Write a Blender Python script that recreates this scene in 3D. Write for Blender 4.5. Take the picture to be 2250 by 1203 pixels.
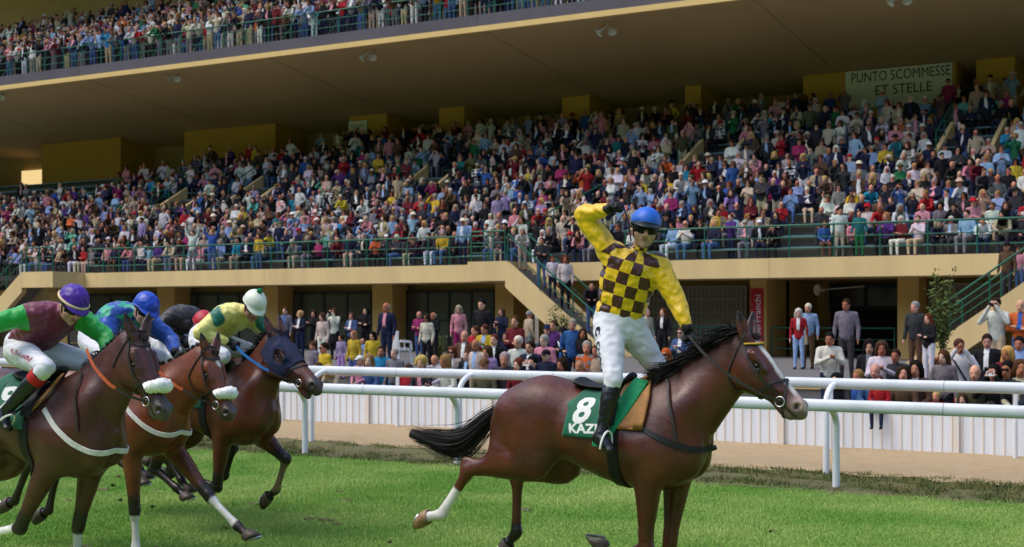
import bpy, bmesh, math, random
import numpy as np
from mathutils import Vector, Matrix

for _o in list(bpy.data.objects):
    bpy.data.objects.remove(_o, do_unlink=True)
SC = bpy.context.scene
COL = SC.collection
R = math.radians

# ------------------------------------------------------------------ camera, sky, sun, exposure
# world: +x along the track (the way the horses run), +y across it towards the grandstand
ANG = R(31)
CAM_H = 2.2
cam = bpy.data.cameras.new('camera')
cam.sensor_width = 36
cam.lens = 49.6
cam.shift_y = 0.0402
cam.clip_end = 2000
cam.dof.use_dof = True
cam.dof.focus_distance = 10.6
cam.dof.aperture_fstop = 4.5
camo = bpy.data.objects.new('camera', cam)
camo.location = (0, 0, CAM_H)
camo.rotation_euler = (R(90), 0, ANG)
COL.objects.link(camo)
SC.camera = camo

SUN_EL, SUN_AZ = R(60), R(-62)       # high soft sun behind the camera, a little to the left
wd = bpy.data.worlds.new('World')
SC.world = wd
wd.use_nodes = True
nt = wd.node_tree
bg = nt.nodes['Background']
sky = nt.nodes.new('ShaderNodeTexSky')
sky.sky_type = 'NISHITA'
sky.sun_disc = False
sky.sun_elevation = SUN_EL
sky.air_density = 1.0
sky.dust_density = 2.0
sky.ozone_density = 1.0
nt.links.new(sky.outputs[0], bg.inputs[0])
bg.inputs[1].default_value = 0.15
sun = bpy.data.lights.new('sun', 'SUN')
sun.energy = 0.95
sun.angle = R(45)
sun.color = (1.0, 0.91, 0.79)
suno = bpy.data.objects.new('sun', sun)
_dir = Vector((math.sin(-SUN_AZ) * -1, -math.cos(SUN_AZ) - 0.35, 0)).normalized()
_sv = Vector((_dir.x * math.cos(SUN_EL), _dir.y * math.cos(SUN_EL), math.sin(SUN_EL)))
suno.rotation_euler = _sv.to_track_quat('Z', 'Y').to_euler()
sky.sun_rotation = math.atan2(_dir.x, _dir.y)
COL.objects.link(suno)
vs = SC.view_settings
vs.view_transform = 'Standard'
vs.look = 'None'
vs.exposure = 0.97
vs.gamma = 1.0
SC.cycles.max_bounces = 5
SC.cycles.diffuse_bounces = 3

# ------------------------------------------------------------------ helpers
rnd = random.Random(7)
nrs = np.random.RandomState(11)

def tag(o, label=None, cat=None, group=None, kind=None):
    if label: o['label'] = label
    if cat: o['category'] = cat
    if group: o['group'] = group
    if kind: o['kind'] = kind
    return o

def empty(name, loc=(0, 0, 0), rz=0.0):
    o = bpy.data.objects.new(name, None)
    o.empty_display_size = 0.2
    o.location = loc
    o.rotation_euler = (0, 0, rz)
    COL.objects.link(o)
    return o

def link(name, me, parent=None):
    o = bpy.data.objects.new(name, me)
    COL.objects.link(o)
    if parent is not None:
        o.parent = parent
    return o

def mesh(name, V, F, m, parent=None, smooth=False, col=None, attrs=None):
    """one mesh object from arrays; col = per-vertex rgb, attrs = {name: per-vertex float or vec3}"""
    me = bpy.data.meshes.new(name)
    V = np.asarray(V, dtype=np.float32)
    if isinstance(F, np.ndarray) and F.ndim == 2:
        n, k = F.shape
        me.vertices.add(len(V)); me.vertices.foreach_set('co', V.ravel())
        me.loops.add(n * k); me.loops.foreach_set('vertex_index', F.ravel().astype(np.int32))
        me.polygons.add(n)
        me.polygons.foreach_set('loop_start', np.arange(0, n * k, k, dtype=np.int32))
        me.update(calc_edges=True)
    else:
        me.from_pydata([tuple(v) for v in V], [], [tuple(f) for f in F])
        me.validate()
    if smooth:
        me.polygons.foreach_set('use_smooth', np.ones(len(me.polygons), dtype=bool))
    if col is not None:
        a = me.color_attributes.new('Col', 'FLOAT_COLOR', 'POINT')
        c = np.ones((len(V), 4), dtype=np.float32); c[:, :3] = col
        a.data.foreach_set('color', c.ravel())
    for k_, arr in (attrs or {}).items():
        arr = np.asarray(arr, dtype=np.float32)
        if arr.ndim == 1:
            a = me.attributes.new(k_, 'FLOAT', 'POINT'); a.data.foreach_set('value', arr)
        else:
            a = me.attributes.new(k_, 'FLOAT_VECTOR', 'POINT'); a.data.foreach_set('vector', arr.ravel())
    if m is not None:
        me.materials.append(m)
    me.update()
    return link(name, me, parent)

class MB:
    """collects simple solids for one mesh"""
    def __init__(s): s.V, s.F = [], []
    def add(s, V, F):
        b = len(s.V); s.V += [tuple(v) for v in V]; s.F += [tuple(i + b for i in f) for f in F]; return s
    def box(s, x0, x1, y0, y1, z0, z1):
        V = [(x, y, z) for x in (x0, x1) for y in (y0, y1) for z in (z0, z1)]
        return s.add(V, [(0, 1, 3, 2), (4, 6, 7, 5), (0, 4, 5, 1), (2, 3, 7, 6), (0, 2, 6, 4), (1, 5, 7, 3)])
    def prism(s, poly, ax, a0, a1):
        """polygon extruded along axis ax (0 x, 1 y, 2 z); poly coords are the two other axes in order"""
        n = len(poly); V = []
        for a in (a0, a1):
            for p in poly:
                q = list(p); q.insert(ax, a); V.append(q)
        F = [tuple(range(n)), tuple(range(2 * n - 1, n - 1, -1))]
        F += [(i, i + n, (i + 1) % n + n, (i + 1) % n) for i in range(n)]
        return s.add(V, F)
    def tube(s, pts, r, n=8, caps=True):
        V, F = tube_arrays(pts, r, n, caps); return s.add(V, F)
    def lathe(s, prof, c=(0, 0, 0), n=16, axis=None):
        V, F = lathe_arrays(prof, n)
        V = np.array(V)
        if axis is not None:
            q = Vector((0, 0, 1)).rotation_difference(Vector(axis)).to_matrix()
            V = V @ np.array(q).T
        return s.add(V + np.array(c), F)
    def build(s, name, m, parent=None, smooth=False):
        o = mesh(name, s.V, s.F, m, parent, smooth)
        if not smooth or smooth == 'auto':
            pass
        return o

def tube_arrays(pts, r, n=8, caps=True):
    P = [Vector(p) for p in pts]
    rr = r if hasattr(r, '__len__') else [r] * len(P)
    V, F = [], []
    prev = None
    for i, p in enumerate(P):
        d = (P[min(i + 1, len(P) - 1)] - P[max(i - 1, 0)]).normalized()
        if prev is None:
            a = d.orthogonal().normalized()
        else:
            a = (prev - d * prev.dot(d))
            a = a.normalized() if a.length > 1e-6 else d.orthogonal().normalized()
        prev = a
        b = d.cross(a)
        for k in range(n):
            t = 2 * math.pi * k / n
            V.append(tuple(p + (a * math.cos(t) + b * math.sin(t)) * rr[i]))
    for i in range(len(P) - 1):
        for k in range(n):
            F.append((i * n + k, i * n + (k + 1) % n, (i + 1) * n + (k + 1) % n, (i + 1) * n + k))
    if caps:      # caps on their own vertices, so that smooth shading stays along the tube
        b = len(V); V += V[:n]; F.append(tuple(range(b + n - 1, b - 1, -1)))
        b = len(V); V += V[(len(P) - 1) * n:len(P) * n]; F.append(tuple(range(b, b + n)))
    return V, F

def lathe_arrays(prof, n=16):
    V, F = [], []
    for (r, z) in prof:
        for k in range(n):
            t = 2 * math.pi * k / n
            V.append((r * math.cos(t), r * math.sin(t), z))
    for i in range(len(prof) - 1):
        for k in range(n):
            F.append((i * n + k, i * n + (k + 1) % n, (i + 1) * n + (k + 1) % n, (i + 1) * n + k))
    return V, F

def catmull(P, n):
    """smooth polyline through P, n points per span (works on rows of any width)"""
    P = np.asarray(P, dtype=float)
    Q = np.vstack([2 * P[0] - P[1], P, 2 * P[-1] - P[-2]])
    out = []
    for i in range(1, len(Q) - 2):
        p0, p1, p2, p3 = Q[i - 1], Q[i], Q[i + 1], Q[i + 2]
        for t in np.arange(n) / n:
            out.append(0.5 * (2 * p1 + (p2 - p0) * t + (2 * p0 - 5 * p1 + 4 * p2 - p3) * t * t + (3 * p1 - p0 - 3 * p2 + p3) * t ** 3))
    out.append(P[-1])
    return np.array(out)

# ------------------------------------------------------------------ materials
MAT = {}
def srgb(h):
    """'rrggbb' or 0-255 triple to linear"""
    if isinstance(h, str):
        h = [int(h[i:i + 2], 16) for i in (0, 2, 4)]
    return tuple((c / 255 / 12.92) if c / 255 <= 0.04045 else ((c / 255 + 0.055) / 1.055) ** 2.4 for c in h)

def mat(name, color=None, rough=0.6, spec=0.4, vary=0.0, vscale=3.0, bump=0.0, bscale=40.0, attr=None, metal=0.0,
        sheen=0.0, stretch=(1, 1, 1), coat=0.0, color2=None, detail=4.0, trans=0.0, bdist=0.02):
    """procedural surface: colour (or the Col attribute) with noise variation and noise relief"""
    if name in MAT: return MAT[name]
    m = bpy.data.materials.new(name); m.use_nodes = True
    n = m.node_tree; N = n.nodes; b = N['Principled BSDF']; L = n.links
    b.inputs['Roughness'].default_value = rough
    b.inputs['Specular IOR Level'].default_value = spec
    b.inputs['Metallic'].default_value = metal
    if sheen: b.inputs['Sheen Weight'].default_value = sheen
    if coat: b.inputs['Coat Weight'].default_value = coat; b.inputs['Coat Roughness'].default_value = 0.25
    if trans: b.inputs['Transmission Weight'].default_value = trans
    tc = N.new('ShaderNodeTexCoord'); mp = N.new('ShaderNodeMapping'); mp.inputs['Scale'].default_value = stretch
    L.new(tc.outputs['Object'], mp.inputs['Vector'])
    src = None
    if attr:
        a = N.new('ShaderNodeAttribute'); a.attribute_name = attr; src = a.outputs['Color']
    if vary or color2:
        no = N.new('ShaderNodeTexNoise'); no.inputs['Scale'].default_value = vscale; no.inputs['Detail'].default_value = detail
        L.new(mp.outputs[0], no.inputs['Vector'])
        if color2:
            mx = N.new('ShaderNodeMix'); mx.data_type = 'RGBA'
            rp = N.new('ShaderNodeMapRange'); rp.inputs[1].default_value = 0.35; rp.inputs[2].default_value = 0.65
            L.new(no.outputs[0], rp.inputs[0]); L.new(rp.outputs[0], mx.inputs['Factor'])
            mx.inputs['A'].default_value = (*color, 1); mx.inputs['B'].default_value = (*color2, 1)
            src = mx.outputs['Result']
        if vary:
            rp = N.new('ShaderNodeMapRange'); rp.inputs[1].default_value = 0.3; rp.inputs[2].default_value = 0.7
            rp.inputs[3].default_value = 1 - vary; rp.inputs[4].default_value = 1 + vary
            L.new(no.outputs[0], rp.inputs[0])
            mu = N.new('ShaderNodeMix'); mu.data_type = 'RGBA'; mu.blend_type = 'MULTIPLY'; mu.inputs['Factor'].default_value = 1
            if src is None: mu.inputs['A'].default_value = (*color, 1)
            else: L.new(src, mu.inputs['A'])
            L.new(rp.outputs[0], mu.inputs['B']); src = mu.outputs['Result']
    if src is None: b.inputs['Base Color'].default_value = (*color, 1)
    else: L.new(src, b.inputs['Base Color'])
    if bump:
        nb = N.new('ShaderNodeTexNoise'); nb.inputs['Scale'].default_value = bscale; nb.inputs['Detail'].default_value = 5
        L.new(mp.outputs[0], nb.inputs['Vector'])
        bm_ = N.new('ShaderNodeBump'); bm_.inputs['Strength'].default_value = bump; bm_.inputs['Distance'].default_value = bdist
        L.new(nb.outputs[0], bm_.inputs['Height']); L.new(bm_.outputs[0], b.inputs['Normal'])
    MAT[name] = m
    return m

# ------------------------------------------------------------------ implicit solids -> continuous mesh
class Field:
    """a signed distance grid; shapes are blended in and the zero surface is meshed (surface nets)"""
    def __init__(s, lo, hi, res):
        s.lo = np.array(lo, dtype=np.float32); s.res = res
        n = np.ceil((np.array(hi) - s.lo) / res).astype(int) + 1
        s.n = n
        s.D = np.full(n, 1.0, dtype=np.float32); s.ID = np.zeros(n, dtype=np.int16)
    def sub(s, blo, bhi):
        i0 = np.clip(np.floor((np.array(blo) - s.lo) / s.res).astype(int), 0, s.n - 1)
        i1 = np.clip(np.ceil((np.array(bhi) - s.lo) / s.res).astype(int) + 1, 1, s.n)
        sl = tuple(slice(a, max(b, a + 1)) for a, b in zip(i0, i1))
        ax = [s.lo[k] + s.res * np.arange(sl[k].start, sl[k].stop, dtype=np.float32) for k in range(3)]
        return sl, ax[0][:, None, None], ax[1][None, :, None], ax[2][None, None, :]
    def blend(s, sl, d, k, idv, carve=False):
        D = s.D[sl]
        if carve:
            d = -d
            if k > 0:
                h = np.clip(0.5 - 0.5 * (D - d) / k, 0, 1)
                s.D[sl] = D * (1 - h) + d * h + k * h * (1 - h)
            else: s.D[sl] = np.maximum(D, d)
            return
        if idv is not None:
            I = s.ID[sl]; I[d < D] = idv
        if k > 0:
            h = np.clip(0.5 + 0.5 * (D - d) / k, 0, 1)
            s.D[sl] = D * (1 - h) + d * h - k * h * (1 - h)
        else: s.D[sl] = np.minimum(D, d)
    def segd(s, X, Y, Z, a, b, ha, hb, wa, wb, side):
        a = np.asarray(a, dtype=np.float32); b = np.asarray(b, dtype=np.float32)
        ab = b - a; L2 = float(ab @ ab) + 1e-12
        px, py, pz = X - a[0], Y - a[1], Z - a[2]
        t = np.clip((px * ab[0] + py * ab[1] + pz * ab[2]) / L2, 0, 1)
        qx, qy, qz = px - t * ab[0], py - t * ab[1], pz - t * ab[2]
        if side is None or (ha == wa and hb == wb):
            return np.sqrt(qx * qx + qy * qy + qz * qz) - (ha + (hb - ha) * t)
        d = ab / math.sqrt(L2); sd = np.asarray(side, dtype=np.float32); sd = sd - d * float(sd @ d); sd /= np.linalg.norm(sd) + 1e-9
        u = np.cross(d, sd)
        qs = qx * sd[0] + qy * sd[1] + qz * sd[2]; qu = qx * u[0] + qy * u[1] + qz * u[2]; qa = qx * d[0] + qy * d[1] + qz * d[2]
        h = ha + (hb - ha) * t; w = wa + (wb - wa) * t; m = np.minimum(h, w)
        return (np.sqrt((qs / w) ** 2 + (qu / h) ** 2 + (qa / m) ** 2) - 1) * m
    def chain(s, st, side=None, k=0.03, idv=None, carve=False, sm=0):
        """st rows: x y z h w ; a limb of elliptical cross-sections"""
        st = np.asarray(st, dtype=float)
        if sm: st = catmull(st, sm)
        mg = k + 0.03
        r = np.maximum(st[:, 3], st[:, 4])[:, None]
        sl, X, Y, Z = s.sub((st[:, :3] - r).min(0) - mg, (st[:, :3] + r).max(0) + mg)
        out = np.full(s.D[sl].shape, 1.0, dtype=np.float32)
        o0 = np.array([q.start for q in sl])
        for p, q in zip(st[:-1], st[1:]):
            rr = max(p[3], p[4], q[3], q[4]) + mg
            l2, _, _, _ = s.sub(np.minimum(p[:3], q[:3]) - rr, np.maximum(p[:3], q[:3]) + rr)
            l2 = [slice(max(v.start, w.start), min(v.stop, w.stop)) for v, w in zip(l2, sl)]
            if any(v.stop <= v.start for v in l2): continue
            ax = [s.lo[i] + s.res * np.arange(l2[i].start, l2[i].stop, dtype=np.float32) for i in range(3)]
            loc = tuple(slice(v.start - o, v.stop - o) for v, o in zip(l2, o0))
            tgt = out[loc]
            d = s.segd(ax[0][:, None, None], ax[1][None, :, None], ax[2][None, None, :], p[:3], q[:3], p[3], q[3], p[4], q[4], side)
            np.minimum(tgt, d, out=tgt)
        s.blend(sl, out, k, idv, carve)
    def ball(s, c, r, k=0.02, idv=None, carve=False, rot=None):
        """ellipsoid, r scalar or 3 radii, rot = 3x3 matrix whose rows are its axes"""
        c = np.asarray(c, dtype=np.float32); r = np.asarray([r] * 3 if not hasattr(r, '__len__') else r, dtype=np.float32)
        mg = r.max() + k + 0.03
        sl, X, Y, Z = s.sub(c - mg, c + mg)
        px, py, pz = X - c[0], Y - c[1], Z - c[2]
        if rot is not None:
            rot = np.asarray(rot, dtype=np.float32)
            px, py, pz = [px * v[0] + py * v[1] + pz * v[2] for v in rot]
        q = np.sqrt((px / r[0]) ** 2 + (py / r[1]) ** 2 + (pz / r[2]) ** 2)
        s.blend(sl, ((q - 1) * r.min()).astype(np.float32), k, idv, carve)
    def plane_cut(s, p, n):
        """keep the side the normal points away from"""
        sl, X, Y, Z = s.sub(s.lo, s.lo + s.n * s.res)
        d = (X - p[0]) * n[0] + (Y - p[1]) * n[1] + (Z - p[2]) * n[2]
        s.D = np.maximum(s.D, d.astype(np.float32))
    def net(s, smooth=1):
        D = s.D.copy()
        for ax in range(3):      # never open at the border
            i = [slice(None)] * 3
            for e in (0, -1):
                i[ax] = e; D[tuple(i)] = np.maximum(D[tuple(i)], 0.01)
        S = D < 0
        c = np.zeros(np.array(D.shape) - 1, dtype=np.int8)
        offs = [(i, j, k) for i in (0, 1) for j in (0, 1) for k in (0, 1)]
        for o in offs:
            c += S[o[0]:D.shape[0] - 1 + o[0], o[1]:D.shape[1] - 1 + o[1], o[2]:D.shape[2] - 1 + o[2]]
        act = (c > 0) & (c < 8)
        idx = np.argwhere(act)
        vid = np.full(c.shape, -1, dtype=np.int32); vid[act] = np.arange(len(idx))
        acc = np.zeros((len(idx), 3), dtype=np.float32); cnt = np.zeros(len(idx), dtype=np.float32)
        for o0 in offs:
            for a in range(3):
                if o0[a]: continue
                o1 = list(o0); o1[a] = 1
                d0 = D[idx[:, 0] + o0[0], idx[:, 1] + o0[1], idx[:, 2] + o0[2]]
                d1 = D[idx[:, 0] + o1[0], idx[:, 1] + o1[1], idx[:, 2] + o1[2]]
                m = (d0 < 0) != (d1 < 0)
                t = np.where(m, d0 / np.where(m, d0 - d1, 1), 0)
                pos = np.tile(np.array(o0, dtype=np.float32), (len(idx), 1)); pos[:, a] += t
                acc += pos * m[:, None]; cnt += m
        V = s.lo + (idx + acc / cnt[:, None]) * s.res
        F = []
        for a in range(3):
            b, cc = (a + 1) % 3, (a + 2) % 3
            i0 = [slice(1, -1)] * 3; i0[a] = slice(0, -1)
            i1 = list(i0); i1[a] = slice(1, None)
            s0 = S[tuple(i0)]; s1 = S[tuple(i1)]
            g = np.argwhere(s0 != s1)
            if not len(g): continue
            base = np.array([x.start for x in i0]); g = g + base
            ins = S[g[:, 0], g[:, 1], g[:, 2]]
            eb = np.zeros(3, int); eb[b] = 1; ec = np.zeros(3, int); ec[cc] = 1
            q = [g - eb - ec, g - ec, g, g - eb]
            Q = np.stack([vid[v[:, 0], v[:, 1], v[:, 2]] for v in q], 1)
            Q[~ins] = Q[~ins][:, ::-1]
            F.append(Q)
        F = np.vstack(F); F = F[(F >= 0).all(1)]
        ids = s.ID[idx[:, 0], idx[:, 1], idx[:, 2]].copy()
        best = D[idx[:, 0], idx[:, 1], idx[:, 2]].copy()
        for o in offs[1:]:
            dd = D[idx[:, 0] + o[0], idx[:, 1] + o[1], idx[:, 2] + o[2]]
            m = dd < best; best[m] = dd[m]; ids[m] = s.ID[idx[:, 0] + o[0], idx[:, 1] + o[1], idx[:, 2] + o[2]][m]
        for _ in range(smooth): V = relax(V, F, 0.5)
        return V, F, ids
    def val(s, P):
        g = (np.asarray(P, dtype=np.float32) - s.lo) / s.res
        g = np.clip(g, 0, np.array(s.n) - 1.001); i = np.floor(g).astype(int); f = g - i
        r = 0
        for o in [(a, b, c) for a in (0, 1) for b in (0, 1) for c in (0, 1)]:
            w = np.prod([f[:, k] if o[k] else 1 - f[:, k] for k in range(3)], axis=0)
            r = r + w * s.D[i[:, 0] + o[0], i[:, 1] + o[1], i[:, 2] + o[2]]
        return r
    def grad(s, P):
        e = s.res; P = np.asarray(P, dtype=np.float32)
        g = np.stack([s.val(P + np.eye(3, dtype=np.float32)[k] * e) - s.val(P - np.eye(3, dtype=np.float32)[k] * e) for k in range(3)], 1)
        return g / (np.linalg.norm(g, axis=1, keepdims=True) + 1e-9)
    def project(s, P, off=0.0, it=12):
        P = np.array(P, dtype=np.float32)
        for _ in range(it):
            P = P - s.grad(P) * (s.val(P) - off)[:, None] * 0.8
        return P

def relax(V, F, f=0.5):
    n = len(V); acc = np.zeros((n, V.shape[1] if V.ndim > 1 else 1), dtype=np.float64); cnt = np.zeros(n)
    W = V if V.ndim > 1 else V[:, None]
    k = F.shape[1]
    for i in range(k):
        a, b = F[:, i], F[:, (i + 1) % k]
        for c in range(W.shape[1]):
            acc[:, c] += np.bincount(a, W[b, c], n) + np.bincount(b, W[a, c], n)
        cnt += np.bincount(a, minlength=n) + np.bincount(b, minlength=n)
    r = W * (1 - f) + f * acc / np.maximum(cnt, 1)[:, None]
    return (r if V.ndim > 1 else r[:, 0]).astype(np.float32)

def capdist(V, a, b):
    a = np.asarray(a, dtype=np.float32); b = np.asarray(b, dtype=np.float32)
    ab = b - a; t = np.clip(((V - a) @ ab) / (ab @ ab + 1e-12), 0, 1)
    return np.linalg.norm(V - a - t[:, None] * ab, axis=1)

def paint(C, V, color, a, b, r, soft):
    """coat and skin markings, and painted shade: blends colour in round the segment a-b"""
    w = np.clip((r + soft - capdist(V, a, b)) / max(soft, 1e-4), 0, 1)[:, None]
    w = w * w * (3 - 2 * w)
    C[:] = C * (1 - w) + np.array(color, dtype=np.float32) * w
# ------------------------------------------------------------------ horses
M_coat = mat('horse_coat', attr='Col', rough=0.5, spec=0.5, vary=0.38, vscale=4)
def _coat_nodes(m):
    n = m.node_tree; N, L = n.nodes, n.links; b = N['Principled BSDF']
    tc = N.new('ShaderNodeTexCoord')
    n1 = N.new('ShaderNodeTexNoise'); n1.inputs['Scale'].default_value = 7; n1.inputs['Detail'].default_value = 3; n1.inputs['Distortion'].default_value = .6
    n2 = N.new('ShaderNodeTexNoise'); n2.inputs['Scale'].default_value = 160; n2.inputs['Detail'].default_value = 3
    mp = N.new('ShaderNodeMapping'); mp.inputs['Scale'].default_value = (.35, 1, 1)
    L.new(tc.outputs['Object'], n1.inputs['Vector']); L.new(tc.outputs['Object'], mp.inputs[0]); L.new(mp.outputs[0], n2.inputs['Vector'])
    b1 = N.new('ShaderNodeBump'); b1.inputs['Strength'].default_value = .2; b1.inputs['Distance'].default_value = .035
    b2 = N.new('ShaderNodeBump'); b2.inputs['Strength'].default_value = .3; b2.inputs['Distance'].default_value = .004
    L.new(n1.outputs[0], b1.inputs['Height']); L.new(n2.outputs[0], b2.inputs['Height']); L.new(b1.outputs[0], b2.inputs['Normal']); L.new(b2.outputs[0], b.inputs['Normal'])
    n3 = N.new('ShaderNodeTexNoise'); n3.inputs['Scale'].default_value = 3.5; n3.inputs['Detail'].default_value = 5; L.new(tc.outputs['Object'], n3.inputs['Vector'])
    r = N.new('ShaderNodeMapRange'); r.inputs[1].default_value = .35; r.inputs[2].default_value = .65; r.inputs[3].default_value = .26; r.inputs[4].default_value = .5
    L.new(n3.outputs[0], r.inputs[0]); L.new(r.outputs[0], b.inputs['Roughness'])
_coat_nodes(M_coat)
M_hair = mat('horse_hair', color=srgb('15110f'), rough=0.6, spec=0.3, vary=0.3, vscale=20)
M_hoof = mat('hoof_horn', color=srgb('4a4038'), rough=0.5, vary=0.35, vscale=14, bump=0.2, bscale=40)
M_hoofp = mat('hoof_horn_pale', color=srgb('8a6a48'), rough=0.5, vary=0.35, vscale=14)
M_steel = mat('bright_steel', color=(0.62, 0.62, 0.64), rough=0.28, metal=1.0)
M_leath = mat('black_leather', color=srgb('161517'), rough=0.55, spec=0.35, vary=0.25, vscale=30, bump=0.2, bscale=120)
M_strap = mat('dark_strap_leather', color=srgb('2c2523'), rough=0.5, spec=0.45, vary=0.3, vscale=40)
M_white_strap = mat('white_webbing', color=srgb('cfcac2'), rough=0.8, vary=0.15, vscale=30)
M_orange = mat('orange_rubber', color=srgb('b8562e'), rough=0.6, vary=0.15, vscale=40)
M_bluerub = mat('blue_rubber', color=srgb('1f6fb2'), rough=0.6, vary=0.15, vscale=40)
M_tan = mat('tan_pad_leather', color=srgb('a8743c'), rough=0.6, vary=0.2, vscale=12, bump=0.2, bscale=60)
M_gold = mat('gold_beads', color=srgb('d8a73a'), rough=0.35, metal=0.4)
M_eye = mat('animal_eye', color=(0.006, 0.004, 0.003), rough=0.18, spec=0.5)
M_cloth_green = mat('green_saddle_cloth', color=srgb('0c5f46'), rough=0.75, vary=0.16, vscale=9, bump=0.3, bscale=14, sheen=0.2)
M_cloth_green2 = mat('bright_green_cloth', color=srgb('0f8a58'), rough=0.7, vary=0.16, vscale=9, bump=0.3, bscale=14)
M_print = mat('white_print', color=srgb('e4e4e0'), rough=0.7, vary=0.06, vscale=30)
M_fleece = mat('white_fleece', color=srgb('f0efec'), rough=0.95, vary=0.06, vscale=60, bump=0.35, bscale=110)
M_hood = mat('navy_hood_cloth', color=srgb('1c2240'), rough=0.85, vary=0.15, vscale=20, bump=0.2, bscale=60)
M_boot_tape = mat('white_leg_boot', color=srgb('d8d6d4'), rough=0.6, vary=0.12, vscale=16)
M_boot_tan = mat('tan_leg_boot', color=srgb('6f6046'), rough=0.7, vary=0.15, vscale=16)

def ribbon(name, P, Nn, w, th, m, parent, closed=False):
    """flat strap along P lying on the surface whose normals are Nn"""
    P = np.asarray(P, dtype=float); Nn = np.asarray(Nn, dtype=float); n = len(P)
    T = (np.roll(P, -1, 0) - np.roll(P, 1, 0)) if closed else np.gradient(P, axis=0)
    T /= np.linalg.norm(T, axis=1, keepdims=True) + 1e-9
    B = np.cross(Nn, T); B /= np.linalg.norm(B, axis=1, keepdims=True) + 1e-9
    ww = np.asarray(w if hasattr(w, '__len__') else [w] * n)[:, None] / 2
    V = np.stack([P - B * ww, P + B * ww, P + B * ww * 0.92 + Nn * th, P - B * ww * 0.92 + Nn * th], 1).reshape(-1, 3)
    F = []
    for i in range(n if closed else n - 1):
        j = (i + 1) % n
        for k in range(4):
            F.append((i * 4 + k, i * 4 + (k + 1) % 4, j * 4 + (k + 1) % 4, j * 4 + k))
    if not closed:
        F += [(3, 2, 1, 0), ((n - 1) * 4, (n - 1) * 4 + 1, (n - 1) * 4 + 2, (n - 1) * 4 + 3)]
    return mesh(name, V, F, m, parent, smooth=False)

def strap(fld, name, pts, w, m, parent, off=0.003, th=0.006, closed=False, n=6):
    P = catmull(list(pts) + ([pts[0]] if closed else []), n)
    if closed: P = P[:-1]
    P = fld.project(P, off)
    for _ in range(2):
        Q = P.copy()
        if closed: Q = (np.roll(P, 1, 0) + P * 2 + np.roll(P, -1, 0)) / 4
        else: Q[1:-1] = (P[:-2] + 2 * P[1:-1] + P[2:]) / 4
        P = fld.project(Q, off, 4)
    return ribbon(name, P, fld.grad(P), w, th, m, parent, closed)

def rein(name, pts, w, m, parent, up=(0, 1, 0), n=8):
    P = catmull(pts, n); T = np.gradient(P, axis=0); T /= np.linalg.norm(T, axis=1, keepdims=True)
    U = np.array(up, dtype=float) - T * (T @ np.array(up, dtype=float))[:, None]; U /= np.linalg.norm(U, axis=1, keepdims=True) + 1e-9
    return ribbon(name, P, U, w, 0.006, m, parent)

def patch(fld, name, grid, off, th, m, parent, skip=None, attrs=None, back=True):
    """cloth sheet: grid (a,b,3) guesses laid on the surface, with thickness"""
    a, b = grid.shape[:2]
    P = fld.project(grid.reshape(-1, 3), off); Nn = fld.grad(P)
    V = np.vstack([P, P + Nn * th]); F = []
    q = a * b
    for i in range(a - 1):
        for j in range(b - 1):
            v = (i * b + j, (i + 1) * b + j, (i + 1) * b + j + 1, i * b + j + 1)
            if skip is not None and skip(P[list(v)].mean(0)): continue
            F.append(tuple(x + q for x in v)); F.append(v[::-1])
    # rim faces where an edge belongs to one quad of the top layer only
    ec = {}
    for f in F:
        if f[0] < q: continue
        for k in range(4):
            e = (f[k], f[(k + 1) % 4]); ec[tuple(sorted(e))] = None if tuple(sorted(e)) in ec else e
    for e in ec.values():
        if e: F.append((e[1], e[0], e[0] - q, e[1] - q))
    return mesh(name, V, F, m, parent, smooth=True), P.reshape(a, b, 3), Nn.reshape(a, b, 3)

def text_mesh(body, size=1.0, shear=0.0, bold=0.0, res=3):
    """letters as flat triangles (x,y), centred"""
    cu = bpy.data.curves.new('lettering', 'FONT'); cu.body = body; cu.size = size; cu.shear = shear; cu.offset = bold
    cu.align_x = 'CENTER'; cu.align_y = 'CENTER'; cu.resolution_u = res
    ob = bpy.data.objects.new('lettering', cu); COL.objects.link(ob)
    dg = bpy.context.evaluated_depsgraph_get(); me = bpy.data.meshes.new_from_object(ob.evaluated_get(dg))
    bm = bmesh.new(); bm.from_mesh(me)
    bmesh.ops.triangulate(bm, faces=bm.faces[:])
    for _ in range(2):
        long = [e for e in bm.edges if e.calc_length() > size * 0.12]
        if long: bmesh.ops.subdivide_edges(bm, edges=long, cuts=1); bmesh.ops.triangulate(bm, faces=bm.faces[:])
    V = np.array([v.co[:] for v in bm.verts]); bm.verts.ensure_lookup_table()
    F = [tuple(v.index for v in f.verts) for f in bm.faces]
    bm.free(); bpy.data.objects.remove(ob, do_unlink=True); bpy.data.meshes.remove(me); bpy.data.curves.remove(cu)
    return V, F

def decal(fld, name, V2, F, org, ex, ey, off, m, parent):
    """lettering printed on a curved surface: plane (org, ex, ey) laid onto the field"""
    P = np.array(org) + V2[:, :1] * np.array(ex) + V2[:, 1:2] * np.array(ey)
    P = fld.project(P, off)
    return mesh(name, P, F, m, parent, smooth=True)

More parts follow.
